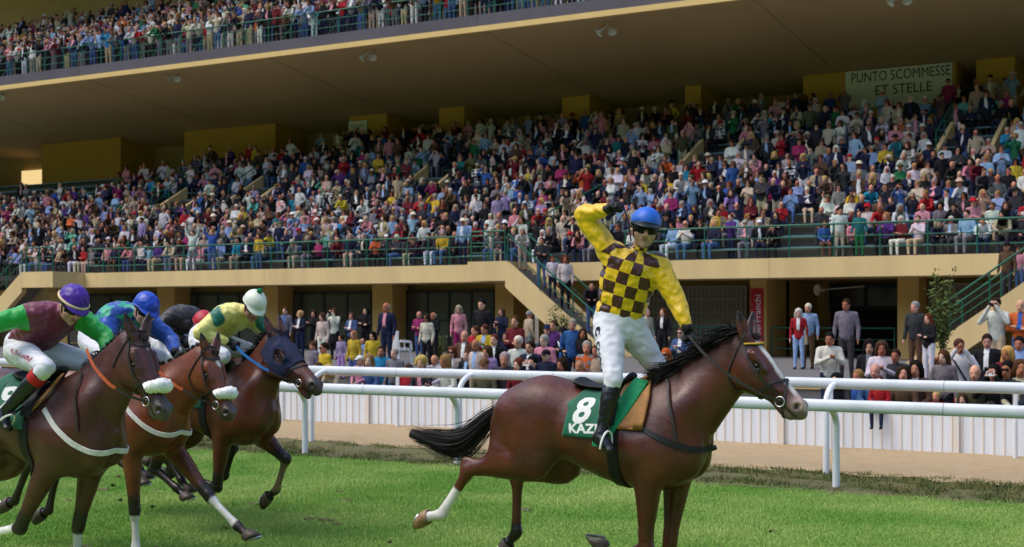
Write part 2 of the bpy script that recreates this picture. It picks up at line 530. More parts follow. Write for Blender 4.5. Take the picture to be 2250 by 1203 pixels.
def strands(name, roots, dirs, lens, m, parent, w=0.005, seg=7, droop=0.0, flow=(0, 0, 0), wob=0.03, seed=1, core=None):
    """loose hair: one tapering ribbon per strand"""
    r = np.random.RandomState(seed); V, F = [], []
    fl = np.array(flow)
    for p, d, l in zip(roots, dirs, lens):
        p = np.array(p, float); d = np.array(d, float); d /= np.linalg.norm(d) + 1e-9
        sd = np.cross(d, r.normal(size=3)); sd /= np.linalg.norm(sd) + 1e-9
        wv = r.normal(size=3) * wob; b = len(V)
        for i in range(seg + 1):
            t = i / seg; hw = w * (1 - t ** 2 * 0.85) / 2
            V += [p - sd * hw, p + sd * hw]
            d2 = d + fl * t + np.array((0, 0, -droop)) * t + wv * math.sin(t * 5)
            p = p + d2 / np.linalg.norm(d2) * l / seg
        for i in range(seg):
            F.append((b + 2 * i, b + 2 * i + 1, b + 2 * i + 3, b + 2 * i + 2))
    if core is not None:
        cv, cf = core; b = len(V); V += [np.array(v) for v in cv]; F += [tuple(i + b for i in f) for f in cf]
    return mesh(name, V, F, m, parent, smooth=True)

TORSO = [  # x, top, bottom, half width, narrowing at the top
    (-.82, 1.36, 1.24, .05, 0), (-.79, 1.44, 1.12, .12, .1), (-.72, 1.53, 1.04, .185, .15), (-.60, 1.60, 1.0, .235, .2), (-.44, 1.64, .99, .258, .22),
    (-.27, 1.61, 1.03, .255, .2), (-.08, 1.55, .965, .27, .15), (.12, 1.53, .895, .268, .18), (.30, 1.565, .865, .258, .3), (.44, 1.615, .855, .245, .45),
    (.55, 1.605, .875, .225, .5), (.64, 1.52, .92, .20, .35), (.72, 1.40, .98, .165, .2), (.78, 1.31, 1.06, .11, .1), (.805, 1.24, 1.13, .05, 0)]

def lerp(a, b, t): return np.asarray(a, float) * (1 - t) + np.asarray(b, float) * t

def make_horse(P, res=0.0125):
    S, xo, zo = P.get('S', 1.03), P['xo'], P['zo']
    poll = np.array(P['poll'], float); muz = np.array(P['muzzle'], float)
    legs = P['legs']
    allp = np.array([j for l in legs.values() for j in l] + [poll, muz])
    lo = np.minimum(allp.min(0) - 0.16, [-.95 * S + xo - .05, -.42, .6]); hi = np.maximum(allp.max(0) + [.16, .16, .34], [.95 * S + xo, .42, 1.8 * S + zo])
    lo[1] = min(lo[1], -.42); hi[1] = max(hi[1], .42)
    fld = Field(lo, hi, res)
    B = lambda x, y, z: np.array((x * S + xo, y * S, z * S + zo))
    # --- trunk
    T = catmull(TORSO, 8)
    sl, X, Y, Z = fld.sub(lo, hi)
    xs = (X[:, 0, 0] - xo) / S
    ip = lambda c: np.interp(xs, T[:, 0], T[:, c]).astype(np.float32)[:, None, None]
    top, bot, w, tp = ip(1), ip(2), ip(3), ip(4)
    c, h = (top + bot) / 2, (top - bot) / 2
    zz = ((Z - zo) / S - c) / h
    we = w * (1 - tp * np.clip(zz, 0, 1)) * (1 + 0.05 * np.clip(-zz, 0, 1))
    d = (np.power(np.abs(Y / S / we) ** 2.25 + np.abs(zz) ** 2.25 + 1e-9, 1 / 2.25) - 1) * np.minimum(w, h) * S
    d = np.where((X - xo) / S < -.82, d + np.abs((X - xo) / S + .82), d); d = np.where((X - xo) / S > .805, d + np.abs((X - xo) / S - .805), d)
    fld.D[sl] = np.minimum(fld.D[sl], np.clip(d, -1, 1).astype(np.float32))
    SD = (0, 1, 0)
    # --- head frame
    dh = muz - poll; Lh = np.linalg.norm(dh); dh /= Lh
    sd = np.array(P.get('head_side', (0, 1, 0)), float); sd -= dh * (sd @ dh); sd /= np.linalg.norm(sd)
    dn = np.cross(dh, sd); dn = dn if dn[2] < 0 or (dn[0] < 0) else -dn        # towards the jaw
    if dn @ np.array((-.7, 0, -.7)) < 0: dn = -dn
    hs = Lh / 0.60
    hp = lambda t, dwn, s_: poll + dh * t * hs + dn * dwn * hs + sd * s_ * hs
    P['hp'] = hp; P['dh'], P['dn'], P['sd'] = dh, dn, sd
    # --- neck
    n0 = B(.47, 0, 1.27); n4 = hp(.05, .125, 0)
    arch = P.get('arch', .03)
    mid1, mid2 = lerp(n0, n4, .36) + np.array((0, 0, arch)), lerp(n0, n4, .72) + np.array((0, 0, arch))
    fld.chain([(*n0, .35 * S, .165), (*mid1, .25 * S, .122), (*mid2, .19 * S, .094), (*n4, .158 * S, .086)], SD, k=.07, sm=7)
    fld.chain([(*B(.50, 0, 1.54), .05, .045), (*(mid1 + np.array((-.09, 0, .20))), .04, .032), (*(mid2 + np.array((-.06, 0, .15))), .035, .03), (*hp(.0, .05, 0), .05, .04)], SD, k=.06, sm=5)
    # --- head
    HP = [(0.0, .0, .19, .07), (.07, -.006, .24, .09), (.15, -.004, .285, .105), (.23, .0, .285, .103), (.31, .006, .235, .084), (.39, .01, .185, .068), (.47, .012, .155, .06), (.545, .012, .148, .06), (.585, .018, .13, .054), (.612, .035, .09, .042)]
    rows = []
    for t, o, dp, wd_ in HP:
        rows.append((*hp(t, o + dp / 2, 0), dp / 2 * hs, wd_ * hs))
    # taper chain evaluated with the head's own side vector; narrow towards the nose ridge
    fld.chain(rows, sd, k=.04, sm=4)
    for s_ in (-1, 1):
        fld.ball(hp(.185, .185, s_ * .064), (.115 * hs, .105 * hs, .04 * hs), k=.025, rot=[dh, dn, sd])      # cheek
        fld.chain([(*hp(.12, .052, s_ * .096), .03, .022), (*hp(.25, .066, s_ * .097), .022, .018)], sd, k=.02)    # brow ridge
        fld.chain([(*hp(.22, .10, s_ * .088), .014, .012), (*hp(.42, .085, s_ * .064), .008, .008)], sd, k=.02)    # facial crest
        fld.ball(hp(.20, .083, s_ * .108), (.026, .018, .014), k=.012, carve=True, rot=[dh, dn, sd])
        fld.ball(hp(.568, .055, s_ * .047), (.042, .046, .024), k=.02, rot=[dh, dn, sd])               # nostril flare
        fld.ball(hp(.575, .055, s_ * .066), (.021, .03, .026), k=.006, carve=True, rot=[dh, dn, sd])
    gape = P.get('gape', 0.0)
    fld.chain([(*hp(.41, .155 + gape * .3, 0), .03, .045), (*hp(.51, .165 + gape * .7, 0), .03, .044), (*hp(.575, .152 + gape, 0), .027, .036)], sd, k=.03, sm=3)   # lower lip and chin
    if gape:
        fld.chain([(*hp(.50, .118 + gape * .2, -.09), .007, .01), (*hp(.50, .118 + gape * .2, .09), .007, .01)], dh, k=.004, carve=True)
        fld.chain([(*hp(.60, .115 + gape * .45, -.09), .02, .02), (*hp(.60, .115 + gape * .45, .09), .02, .02)], None, k=.004, carve=True)
    # ears
    for s_, ed in zip((-1, 1), P['ears']):
        e0 = hp(-.005, .035, s_ * .052); ed = np.array(ed, float); ed /= np.linalg.norm(ed); el = .185 * hs
        face = np.array(P.get('ear_face', (.8, 0, .2)), float); face = face - ed * (face @ ed); face /= np.linalg.norm(face)
        es = np.cross(ed, face)
        rows = [(*(e0 - ed * .02), .036, .038), (*(e0 + ed * el * .3), .028, .045), (*(e0 + ed * el * .6), .021, .038), (*(e0 + ed * el * .88), .013, .019), (*(e0 + ed * el), .008, .008)]
        fld.chain(rows, es, k=.018, sm=3)
        fld.chain([(*(e0 + ed * el * .2 + face * .024), .016, .017), (*(e0 + ed * el * .55 + face * .018), .013, .017), (*(e0 + ed * el * .85 + face * .012), .008, .007)], es, k=.004, carve=True, idv=None)
    for s_ in (-1, 1):      # veins of the face and cheek
        fld.chain([(*hp(.27, .12, s_ * .085), .006, .006), (*hp(.34, .10, s_ * .078), .007, .007), (*hp(.43, .075, s_ * .066), .005, .005)], None, k=.010, sm=3)
        fld.chain([(*hp(.30, .17, s_ * .075), .006, .006), (*hp(.38, .14, s_ * .066), .006, .006)], None, k=.010)
    # --- muscles of the trunk and the furrows between them
    for s_ in (-1, 1):
        fld.ball(B(.57, s_ * .135, 1.30), (.12, .07, .26), k=.08, rot=[(.85, 0, -.5), (0, 1, 0), (.5, 0, .85)])      # shoulder blade
        fld.ball(B(.39, s_ * .19, 1.13), (.15, .078, .13), k=.045)                                               # triceps
        fld.ball(B(.69, s_ * .085, 1.10), (.10, .09, .14), k=.04)                                              # breast
        fld.ball(B(-.46, s_ * .14, 1.43), (.25, .13, .17), k=.06)                                                # haunch
        fld.ball(B(-.66, s_ * .12, 1.32), (.14, .10, .19), k=.05)
        fld.chain([(*B(.20, s_ * .30, 1.30), .012, .02), (*B(.26, s_ * .31, 1.15), .014, .024), (*B(.34, s_ * .30, 1.02), .012, .02)], None, k=.035, carve=True, sm=3)   # behind the shoulder
        fld.chain([(*B(.66, s_ * .245, 1.42), .010, .02), (*B(.60, s_ * .268, 1.27), .011, .02), (*B(.57, s_ * .282, 1.15), .010, .02)], None, k=.04, carve=True, sm=3)    # front of the shoulder
        fld.chain([(*B(-.24, s_ * .275, 1.38), .014, .02), (*B(-.24, s_ * .285, 1.22), .018, .02), (*B(-.22, s_ * .27, 1.10), .016, .02)], None, k=.05, carve=True, sm=3)   # flank hollow
        fld.chain([(*B(-.58, s_ * .262, 1.45), .010, .02), (*B(-.62, s_ * .25, 1.28), .010, .02), (*B(-.66, s_ * .23, 1.14), .010, .02)], None, k=.035, carve=True, sm=3)
        for q in range(5):
            fld.chain([(*B(.10 - q * .065, s_ * .292, 1.34), .004, .01), (*B(.08 - q * .065, s_ * .302, 1.20), .005, .01), (*B(.09 - q * .07, s_ * .285, 1.06), .004, .01)], None, k=.018, carve=True, sm=2)
    fld.chain([(*B(.84, 0, 1.22), .02, .012), (*B(.80, 0, 1.05), .022, .014), (*B(.70, 0, .95), .02, .012)], None, k=.04, carve=True)
    C_ids = []
    # --- legs
    hoofs = []
    LG = P.get('leg_r', 1.02)
    for nm, J in legs.items():
        J = [np.array(j, float) for j in J]; s_ = 1 if J[0][1] > 0 else -1
        if nm[1] == 'f':
            E, K, Fe, H = J
            sh = B(.56, s_ * .15, 1.20)
            fld.chain([(*lerp(sh, E, .15), .14, .07), (*lerp(sh, E, .6), .135, .08), (*E, .108, .078), (*lerp(E, K, .28), .088, .07), (*lerp(E, K, .6), .066, .054), (*lerp(E, K, .86), .05, .046)], SD, k=.05, sm=4)
            fld.chain([(*lerp(E, K, .80), .052 * LG, .046 * LG), (*K, .052 * LG, .048 * LG), (*lerp(K, Fe, .14), .043 * LG, .039 * LG), (*lerp(K, Fe, .3), .035 * LG, .029 * LG), (*lerp(K, Fe, .65), .034 * LG, .027 * LG), (*lerp(K, Fe, .88), .04 * LG, .032 * LG), (*Fe, .046 * LG, .039 * LG), (*lerp(Fe, H, .45), .035 * LG, .033 * LG), (*lerp(Fe, H, .72), .042 * LG, .042 * LG)], SD, k=.02, sm=4)
            g = lerp(K, E, .0) - E; g /= np.linalg.norm(g); cdir = Fe - K; cdir /= np.linalg.norm(cdir)
            fld.ball(K + (cdir * -.02) + np.cross(cdir, (0, 1, 0)) * .012, (.045, .042, .05), k=.02)
        else:
            St, Hk, Fe, H = J
            hip = B(-.50, s_ * .13, 1.38)
            fld.chain([(*hip, .25, .14), (*lerp(hip, St, .55), .21, .135), (*St, .165, .11), (*lerp(St, Hk, .3), .14, .092), (*lerp(St, Hk, .6), .095, .068), (*lerp(St, Hk, .86), .06, .05)], SD, k=.07, sm=4)
            fld.chain([(*B(-.72, s_ * .10, 1.26), .11, .09), (*lerp(B(-.72, s_ * .12, 1.26), lerp(St, Hk, .5), .55), .10, .085), (*lerp(St, Hk, .55), .055, .045)], SD, k=.07, sm=4)
            g = (Hk - St) / np.linalg.norm(Hk - St); cd = (Fe - Hk) / np.linalg.norm(Fe - Hk)
            pt = (g - cd); pt = pt / (np.linalg.norm(pt) + 1e-6)
            hk = Hk + pt * .075
            fld.chain([(*lerp(St, Hk, .62), .03, .03), (*(lerp(St, Hk, .85) + pt * .05), .022, .02), (*hk, .028, .026), (*(Hk + pt * .02 + cd * .06), .034, .03)], SD, k=.025, sm=3)
            fld.chain([(*lerp(St, Hk, .82), .055 * LG, .045 * LG), (*Hk, .06 * LG, .047 * LG), (*lerp(Hk, Fe, .14), .05 * LG, .04 * LG), (*lerp(Hk, Fe, .3), .04 * LG, .032 * LG), (*lerp(Hk, Fe, .65), .037 * LG, .029 * LG), (*lerp(Hk, Fe, .88), .042 * LG, .034 * LG), (*Fe, .048 * LG, .04 * LG), (*lerp(Fe, H, .45), .036 * LG, .034 * LG), (*lerp(Fe, H, .72), .043 * LG, .043 * LG)], SD, k=.02, sm=4)
        hoofs.append((nm, Fe, H))
    V, F, ids = fld.net(2)
    C = np.tile(np.array(P['coat'], dtype=np.float32), (len(V), 1))
    dk = np.array(P['dark'], dtype=np.float32)
    # --- coat markings, and painted shade of nostrils and mouth
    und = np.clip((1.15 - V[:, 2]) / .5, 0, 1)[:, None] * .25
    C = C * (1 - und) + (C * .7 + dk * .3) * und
    for nm, J in legs.items():
        J = [np.array(j, float) for j in J]
        if nm in P.get('dark_legs', legs.keys()):
            s0 = lerp(J[0], J[1], .72)
            paint(C, V, dk, lerp(J[0], J[1], .95), J[2], .09, .10); paint(C, V, dk, J[2], J[3], .10, .05)
        for (a, b, c_) in P.get('socks', {}).get(nm, []):
            pa = lerp(J[1], J[2], a) if a <= 1 else lerp(J[2], J[3], a - 1)
            pb = lerp(J[1], J[2], b) if b <= 1 else lerp(J[2], J[3], b - 1)
            if b > 1: paint(C, V, c_, J[2], pb, .075, .012); paint(C, V, c_, pa, J[2], .058, .012)
            else: paint(C, V, c_, pa, pb, .06, .012)
    paint(C, V, P.get('muzzle_col', dk), hp(.59, .09, 0), hp(.60, .05, 0), .07, .09)
    for s_ in (-1, 1):
        paint(C, V, dk, hp(.19, .085, s_ * .105), hp(.22, .088, s_ * .105), .018, .035)
        paint(C, V, (.012, .008, .008), hp(.575, .055, s_ * .072), hp(.578, .055, s_ * .045), .019, .008)  # shade inside the nostril painted into the colour
        e0 = hp(-.005, .035, s_ * .052); ed = np.array(P['ears'][0 if s_ < 0 else 1], float); ed /= np.linalg.norm(ed)
        paint(C, V, dk, e0 + ed * .16 * hs, e0 + ed * .2 * hs, .02, .05)
    for s_ in (-1, 1): paint(C, V, dk * .5, hp(.47, .128, s_ * .075), hp(.61, .11, s_ * .04), .005, .012)  # mouth crease painted as a dark line, not carved
    for col, a, b, r, so in P.get('marks', []):
        paint(C, V, col, hp(*a), hp(*b), r, so)
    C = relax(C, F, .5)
    return fld, V, F, C, hoofs

def hoof_mesh(Fe, H, m, parent):
    p = (H - Fe); L = np.linalg.norm(p); p = p / L
    f = np.array((-p[2], 0, p[0])); s_ = np.array((0, 1.0, 0))
    n = .8 * p - .6 * f; e = .6 * p + .8 * f
    c0 = lerp(Fe, H, .66); rings = []; q = 1.18
    for c, a1, a2, r1, r2 in ((c0, f, s_, .044, .044), (c0 + p * .012, f, s_, .051, .049), (c0 + p * .05 + e * .012, .5 * f + .5 * e, s_, .058, .053), (c0 + p * .085 + e * .018, e, s_, .068, .058), (c0 + p * .085 + e * .018 - n * .006, e, s_, .05, .042)):
        a1 = a1 / np.linalg.norm(a1)
        rings.append([c + a1 * r1 * q * math.cos(t) + a2 * r2 * q * math.sin(t) for t in np.linspace(0, 2 * math.pi, 20, endpoint=False)])
    V = [v for r in rings for v in r]; F = []
    for i in range(len(rings) - 1):
        F += [(i * 20 + k, i * 20 + (k + 1) % 20, (i + 1) * 20 + (k + 1) % 20, (i + 1) * 20 + k) for k in range(20)]
    F.append(tuple(range(80, 100)))
    o = mesh('hoof', V, F, m, parent, smooth=True)
    # horseshoe
    c = c0 + p * .085 + e * .018 + n * .003
    arc = [c + e * .074 * math.cos(t) + s_ * .062 * math.sin(t) for t in np.linspace(-2.4, 2.4, 22)]
    ribbon('horseshoe', arc, [n] * 22, .014, .007, M_steel, o)
    return o

def finish_horse(root, P, fld, V, F, C, hoofs):
    hp, sd, dh, dn = P['hp'], P['sd'], P['dh'], P['dn']
    S, xo, zo = P.get('S', 1.03), P['xo'], P['zo']
    B = lambda x, y, z: np.array((x * S + xo, y * S, z * S + zo))
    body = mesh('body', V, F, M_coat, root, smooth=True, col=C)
    for nm, Fe, H in hoofs:
        hoof_mesh(Fe, H, M_hoofp if nm in P.get('pale_hoofs', ()) else M_hoof, root)
    for s_ in (-1, 1):
        ev, ef = ico(hp(.20, .085, s_ * .092), .0195, 2)
        mesh('eye', ev, ef, M_eye, root, smooth=True)
    # tail
    r = np.random.RandomState(P.get('seed', 3))
    tc = catmull(P['tail'], 8)
    roots, dirs, lens = [], [], []
    tl = np.linalg.norm(np.diff(tc, axis=0), axis=1).sum()
    V2, F2 = [], []
    sp = P.get('tail_spread', .09)
    for i in range(1500):
        o = r.normal(size=3) * (.5 + .5 * r.rand()); o2 = r.normal(size=3) * .012
        k1 = int(len(tc) * (.62 + .38 * r.rand() ** .5)); st = int(r.rand() ** 2 * len(tc) * .45)
        b = len(V2); w = .004 + .003 * r.rand(); sdv = r.normal(size=3); sdv /= np.linalg.norm(sdv)
        m_ = 0
        for j in range(st, max(k1, st + 3), 1):
            t = j / (len(tc) - 1); p = tc[min(j, len(tc) - 1)] + o2 + o * sp * (.18 + .55 * math.sin(min(t * 1.25, 1) * 2.6)) * np.array((.6, .55, 1))
            hw = w * (1 - ((j - st) / max(k1 - st, 1)) ** 3) / 2 + .0005
            V2 += [p - sdv * hw, p + sdv * hw]; m_ += 1
        F2 += [(b + 2 * q, b + 2 * q + 1, b + 2 * q + 3, b + 2 * q + 2) for q in range(m_ - 1)]
    cv, cf = tube_arrays(tc, [(.035 + .6 * sp * math.sin(min(i / (len(tc) - 1) * 1.15, 1) * 2.9)) * .62 + .002 for i in range(len(tc))], 8)
    b = len(V2); V2 += [np.array(v) for v in cv]; F2 += [tuple(i + b for i in f) for f in cf]
    mesh('tail', V2, F2, M_hair, root, smooth=True)
    # mane along the crest
    n0 = B(.47, 0, 1.66); n4 = hp(-.02, .0, 0)
    cr = []
    n_m = P.get('mane_n', 800)
    base = catmull([n0, lerp(B(.47, 0, 1.27), hp(.05, .125, 0), .36) + np.array((-.1, 0, .36)), lerp(B(.47, 0, 1.27), hp(.05, .125, 0), .72) + np.array((-.06, 0, .28)), n4], 12)
    base = fld.project(base, -.004)
    P['crest'] = base
    roots = [base[int(q)] * (1 - (q % 1)) + base[min(int(q) + 1, len(base) - 1)] * (q % 1) + r.normal(size=3) * (.006, .008, .003) for q in r.rand(n_m) * (len(base) - 1.01)]
    if P.get('plaits'):
        for q in np.linspace(.06, .95, 11):
            c = base[int(q * (len(base) - 1))]
            pv, pf = ico(c + np.array((0, -.012, .012)), .023, 2)
            pv = np.array(pv); pv += (pv - c) * (0.15 * np.sin(pv[:, :1] * 140))
            mesh('plait', pv, pf, M_hair, root, smooth=True)
    else:
        fl = P.get('mane_flow', (-.5, -.5, -.6)); md = P.get('mane_dir', (-.5, -.15, .75)); ln = P.get('mane_len', .17)
        dirs = [np.array(md) + r.normal(size=3) * .22 for _ in roots]
        lens = [ln * (.55 + .6 * r.rand()) for _ in roots]
        strands('mane', roots, dirs, lens, M_hair, root, w=.012, flow=fl, wob=.25, seed=P.get('seed', 3))
    # forelock
    fr = [hp(-.01 + .02 * r.rand(), .0, .06 * (r.rand() - .5)) for _ in range(70)]
    strands('forelock', fr, [dh * .7 - dn * .5 + r.normal(size=3) * .25 for _ in fr], [.04 + .04 * r.rand() for _ in fr], M_hair, root, w=.007, flow=P.get('lock_flow', (-.3, 0, -.3)), seed=5)
    return body

def ico(c, r, sub=2):
    bm = bmesh.new(); bmesh.ops.create_icosphere(bm, subdivisions=sub, radius=1.0)
    V = np.array([v.co[:] for v in bm.verts]) * np.asarray(r) + np.asarray(c); F = [tuple(v.index for v in f.verts) for f in bm.faces]; bm.free()
    return V, F

def ring_mesh(name, c, n, R_, r_, m, parent, seg=24):
    n = Vector(n).normalized(); a = n.orthogonal().normalized(); b = n.cross(a)
    pts = [Vector(c) + (a * math.cos(t) + b * math.sin(t)) * R_ for t in np.linspace(0, 2 * math.pi, seg + 1)]
    Vv, Ff = tube_arrays(pts, r_, 6, False)
    return mesh(name, Vv, Ff, m, parent, smooth=True)

def tack(root, P, fld, brow=None, nose='strap', hands=None, rein_mats=(None, None), breast=None, hood=None):
    hp, sd, dh, dn = P['hp'], P['sd'], P['dh'], P['dn']
    S, xo, zo = P.get('S', 1.03), P['xo'], P['zo']
    B = lambda x, y, z: np.array((x * S + xo, y * S, z * S + zo))
    br = mesh('bridle', *_bar(hp(.465, .118, -.075), hp(.465, .118, .075), .008), M_steel, root, smooth=True)      # the bit bar carries the bridle
    for s_ in (-1, 1):
        strap(fld, 'cheek_strap', [hp(.0, .05, s_ * .09), hp(.10, .09, s_ * .11), hp(.24, .115, s_ * .11), hp(.36, .112, s_ * .085), hp(.455, .113, s_ * .075)], .019, M_strap, br)
        ring_mesh('bit_ring', hp(.475, .122, s_ * .078), sd + dh * .1, .034, .0045, M_steel, br)
        strap(fld, 'throat_latch', [hp(.0, .07, s_ * .09), hp(.05, .17, s_ * .1), hp(.10, .26, s_ * .07), hp(.115, .31, s_ * .0)], .012, M_strap, br)
    strap(fld, 'head_strap', [hp(.0, .06, -.09), hp(-.035, .01, -.05), hp(-.04, -.01, 0), hp(-.035, .01, .05), hp(.0, .06, .09)], .02, M_strap, br)
    bb = [hp(.035, .055, -.1), hp(.075, .0, -.06), hp(.085, -.01, 0), hp(.075, .0, .06), hp(.035, .055, .1)]
    b_o = strap(fld, 'browband', bb, .022, M_strap, br)
    if brow:
        Pb = fld.project(catmull(bb, 8), .011)
        for k in range(0, len(Pb)):
            v, f = ico(Pb[k], .0085, 1); mesh('bead', v, f, M_gold, b_o, smooth=True)
    nb = [hp(.345, .08, -.085), hp(.375, .012, -.06), hp(.385, -.01, 0), hp(.375, .012, .06), hp(.345, .08, .085), hp(.335, .17, .05), hp(.335, .20, 0), hp(.335, .17, -.05)]
    strap(fld, 'noseband', nb, .02, M_strap, br, closed=True)
    if nose == 'figure':
        strap(fld, 'nose_strap', [hp(.39, .0, -.02), hp(.46, .07, -.07), hp(.52, .135, -.05)], .015, M_strap, br)
        strap(fld, 'chin_strap', [hp(.47, .13, -.08), hp(.54, .17, -.05), hp(.555, .18, 0), hp(.54, .17, .05), hp(.47, .13, .08)], .016, M_strap, br)
    if nose == 'fleece':
        Pn = fld.project(catmull([hp(.385, .085, -.07), hp(.40, .045, -.068), hp(.415, .0, -.04), hp(.42, -.01, 0), hp(.415, .0, .04), hp(.40, .045, .068), hp(.385, .085, .07)], 6), .02)
        nn = len(Pn); rr = [.02 + .035 * math.sin(math.pi * (i + .35) / (nn - .3)) ** .5 for i in range(nn)]
        fv, ff = tube_arrays(Pn, rr, 14)
        fv = np.array(fv); rs = np.random.RandomState(4); fv += rs.normal(size=fv.shape) * .0045
        mesh('sheepskin_noseband', fv, ff, M_fleece, br, smooth=True)
    if hood:
        ts = np.linspace(-.005, .345, 34); an = np.linspace(-2.35, 2.35, 60)
        G = np.array([[hp(t, .11 - .16 * math.cos(a), .15 * math.sin(a)) for a in an] for t in ts])
        eyes = [hp(.20, .085, s_ * .1) for s_ in (-1, 1)]
        ears = [hp(-.005, .035, s_ * .052) for s_ in (-1, 1)]
        patch(fld, 'blinker_hood', G, .006, .004, M_hood, root, skip=lambda c: min(np.linalg.norm(c - e) for e in eyes) < .066 or min(np.linalg.norm(c - e) for e in ears) < .05)
        for s_ in (-1, 1):
            c = hp(.20, .085, s_ * .104); 
            ring_mesh('blinker_rim', c, sd + dh * .12 * s_ , .068, .009, M_leath, root)
    # reins
    if hands is not None:
        for s_, hnd in zip((-1, 1), hands):
            ring = hp(.475, .122, s_ * .078); hnd = np.array(hnd, float)
            sag = P.get('rein_sag', .10)
            q = lerp(ring, hnd, .5) + np.array((0, s_ * .07, -sag)); q1 = lerp(ring, hnd, .22) + np.array((0, s_ * .06, -sag * .6)); q2 = lerp(ring, hnd, .78) + np.array((0, s_ * .05, -sag * .75))
            if rein_mats[1] is None:
                rein('rein', [ring, q1, q, q2, hnd], .02, rein_mats[0] or M_strap, br)
            else:
                rein('rein', [ring, q1, lerp(q1, q, .6)], .02, rein_mats[0] or M_strap, br)
                rein('rein_grip', [lerp(q1, q, .6), q, q2, hnd], .026, rein_mats[1], br)
    # girth
    gx = P.get('girth_x', .20)
    gl = [B(gx, y, z) for y, z in ((-.33, 1.30), (-.33, 1.1), (-.22, .92), (0, .84), (.22, .92), (.33, 1.1), (.33, 1.30))]
    strap(fld, 'girth', gl, .085, M_leath, root, off=.004, th=.008)
    if breast:
        m_b, up = breast
        dz = P.get('breast_drop', 0.0); bp = [B(.30, -.30, 1.40), B(.52, -.30, 1.27 - dz * .6), B(.70, -.22, 1.18 - dz), B(.86, 0, 1.15 - dz), B(.70, .22, 1.18 - dz), B(.52, .30, 1.27 - dz * .6), B(.30, .30, 1.40)]
        bo = strap(fld, 'breast_girth', bp, .042, m_b, root, off=.006, th=.008)
        for s_ in (-1, 1):
            strap(fld, 'neck_strap', [B(.52, s_ * .12, 1.66), B(.58, s_ * .22, 1.50), B(.64, s_ * .26, 1.34), B(.66, s_ * .26, 1.22)], .02, M_strap, bo, off=.012)

def _bar(a, b, r):
    return tube_arrays([a, b], r, 6)

def racing_saddle(root, P, fld, m_cloth, txt=None, pad=True, x0=-.17, x1=.30, dz=1.0, slant=0.0):
    """number cloth, pad, saddle and stirrups"""
    S, xo, zo = P.get('S', 1.03), P['xo'], P['zo']
    B = lambda x, y, z: np.array((x * S + xo, y * S, z * S + zo))
    th = np.linspace(-2.02, 2.02, 60)
    def grid(xa, xb, tmax, n=22, slant=.0):
        return np.array([[B(x - slant * abs(a), .34 * math.sin(a), 1.28 + .36 * math.cos(a)) for a in np.linspace(-tmax, tmax, 60)] for x in np.linspace(xa, xb, n)])
    cl, Pg, Ng = patch(fld, 'saddle_cloth', grid(x0, x1 - .06, 1.72 * dz, slant=slant), .007, .006, m_cloth, root)
    if pad:
        patch(fld, 'saddle_pad', grid(x1 - .10, x1 + .12, 1.45 * dz, 14), .016, .016, M_tan, root)
    # seat and flaps
    sf = Field(B(-.28, -.36, 1.15), B(.42, .36, 1.85), .011)
    sf.chain([(*B(-.16, 0, 1.60), .035, .13), (*B(-.08, 0, 1.575), .022, .13), (*B(.06, 0, 1.565), .020, .10), (*B(.17, 0, 1.59), .022, .09), (*B(.24, 0, 1.645), .03, .07)], (0, 1, 0), k=.02, sm=4)
    for s_ in (-1, 1):
        sf.chain([(*B(.14, s_ * .10, 1.56), .06, .015), (*B(.16, s_ * .22, 1.45), .07, .013), (*B(.17, s_ * .285, 1.32), .06, .013)], np.array((0, s_ * .6, .8)), k=.02, sm=4)
    v, f, _ = sf.net(2)
    sad = mesh('saddle', v, f, M_leath, root, smooth=True)
    return cl, sad
# ------------------------------------------------------------------ jockeys
M_skin = mat('skin', attr='Col', rough=0.5, spec=0.35, vary=0.08, vscale=25, bump=0.08, bscale=120, bdist=0.004)
M_breech = mat('white_breeches', color=srgb('d3d3db'), rough=0.65, vary=0.07, vscale=8, bump=0.35, bscale=9, stretch=(1, 1, .6), bdist=0.02)
M_bootb = mat('boot_black_leather', color=srgb('121316'), rough=0.28, spec=0.55, vary=0.2, vscale=14, bump=0.35, bscale=22, bdist=0.01)
M_glove = mat('black_glove', color=srgb('16161a'), rough=0.6, vary=0.2, vscale=40, bump=0.2, bscale=60)
M_lens = mat('goggle_lens', color=(.005, .005, .006), rough=0.38, spec=0.2)
M_red = mat('red_garter', color=srgb('b4121c'), rough=0.7, vary=0.1, vscale=30)
M_whip = mat('whip_purple', color=srgb('2a1840'), rough=0.5)

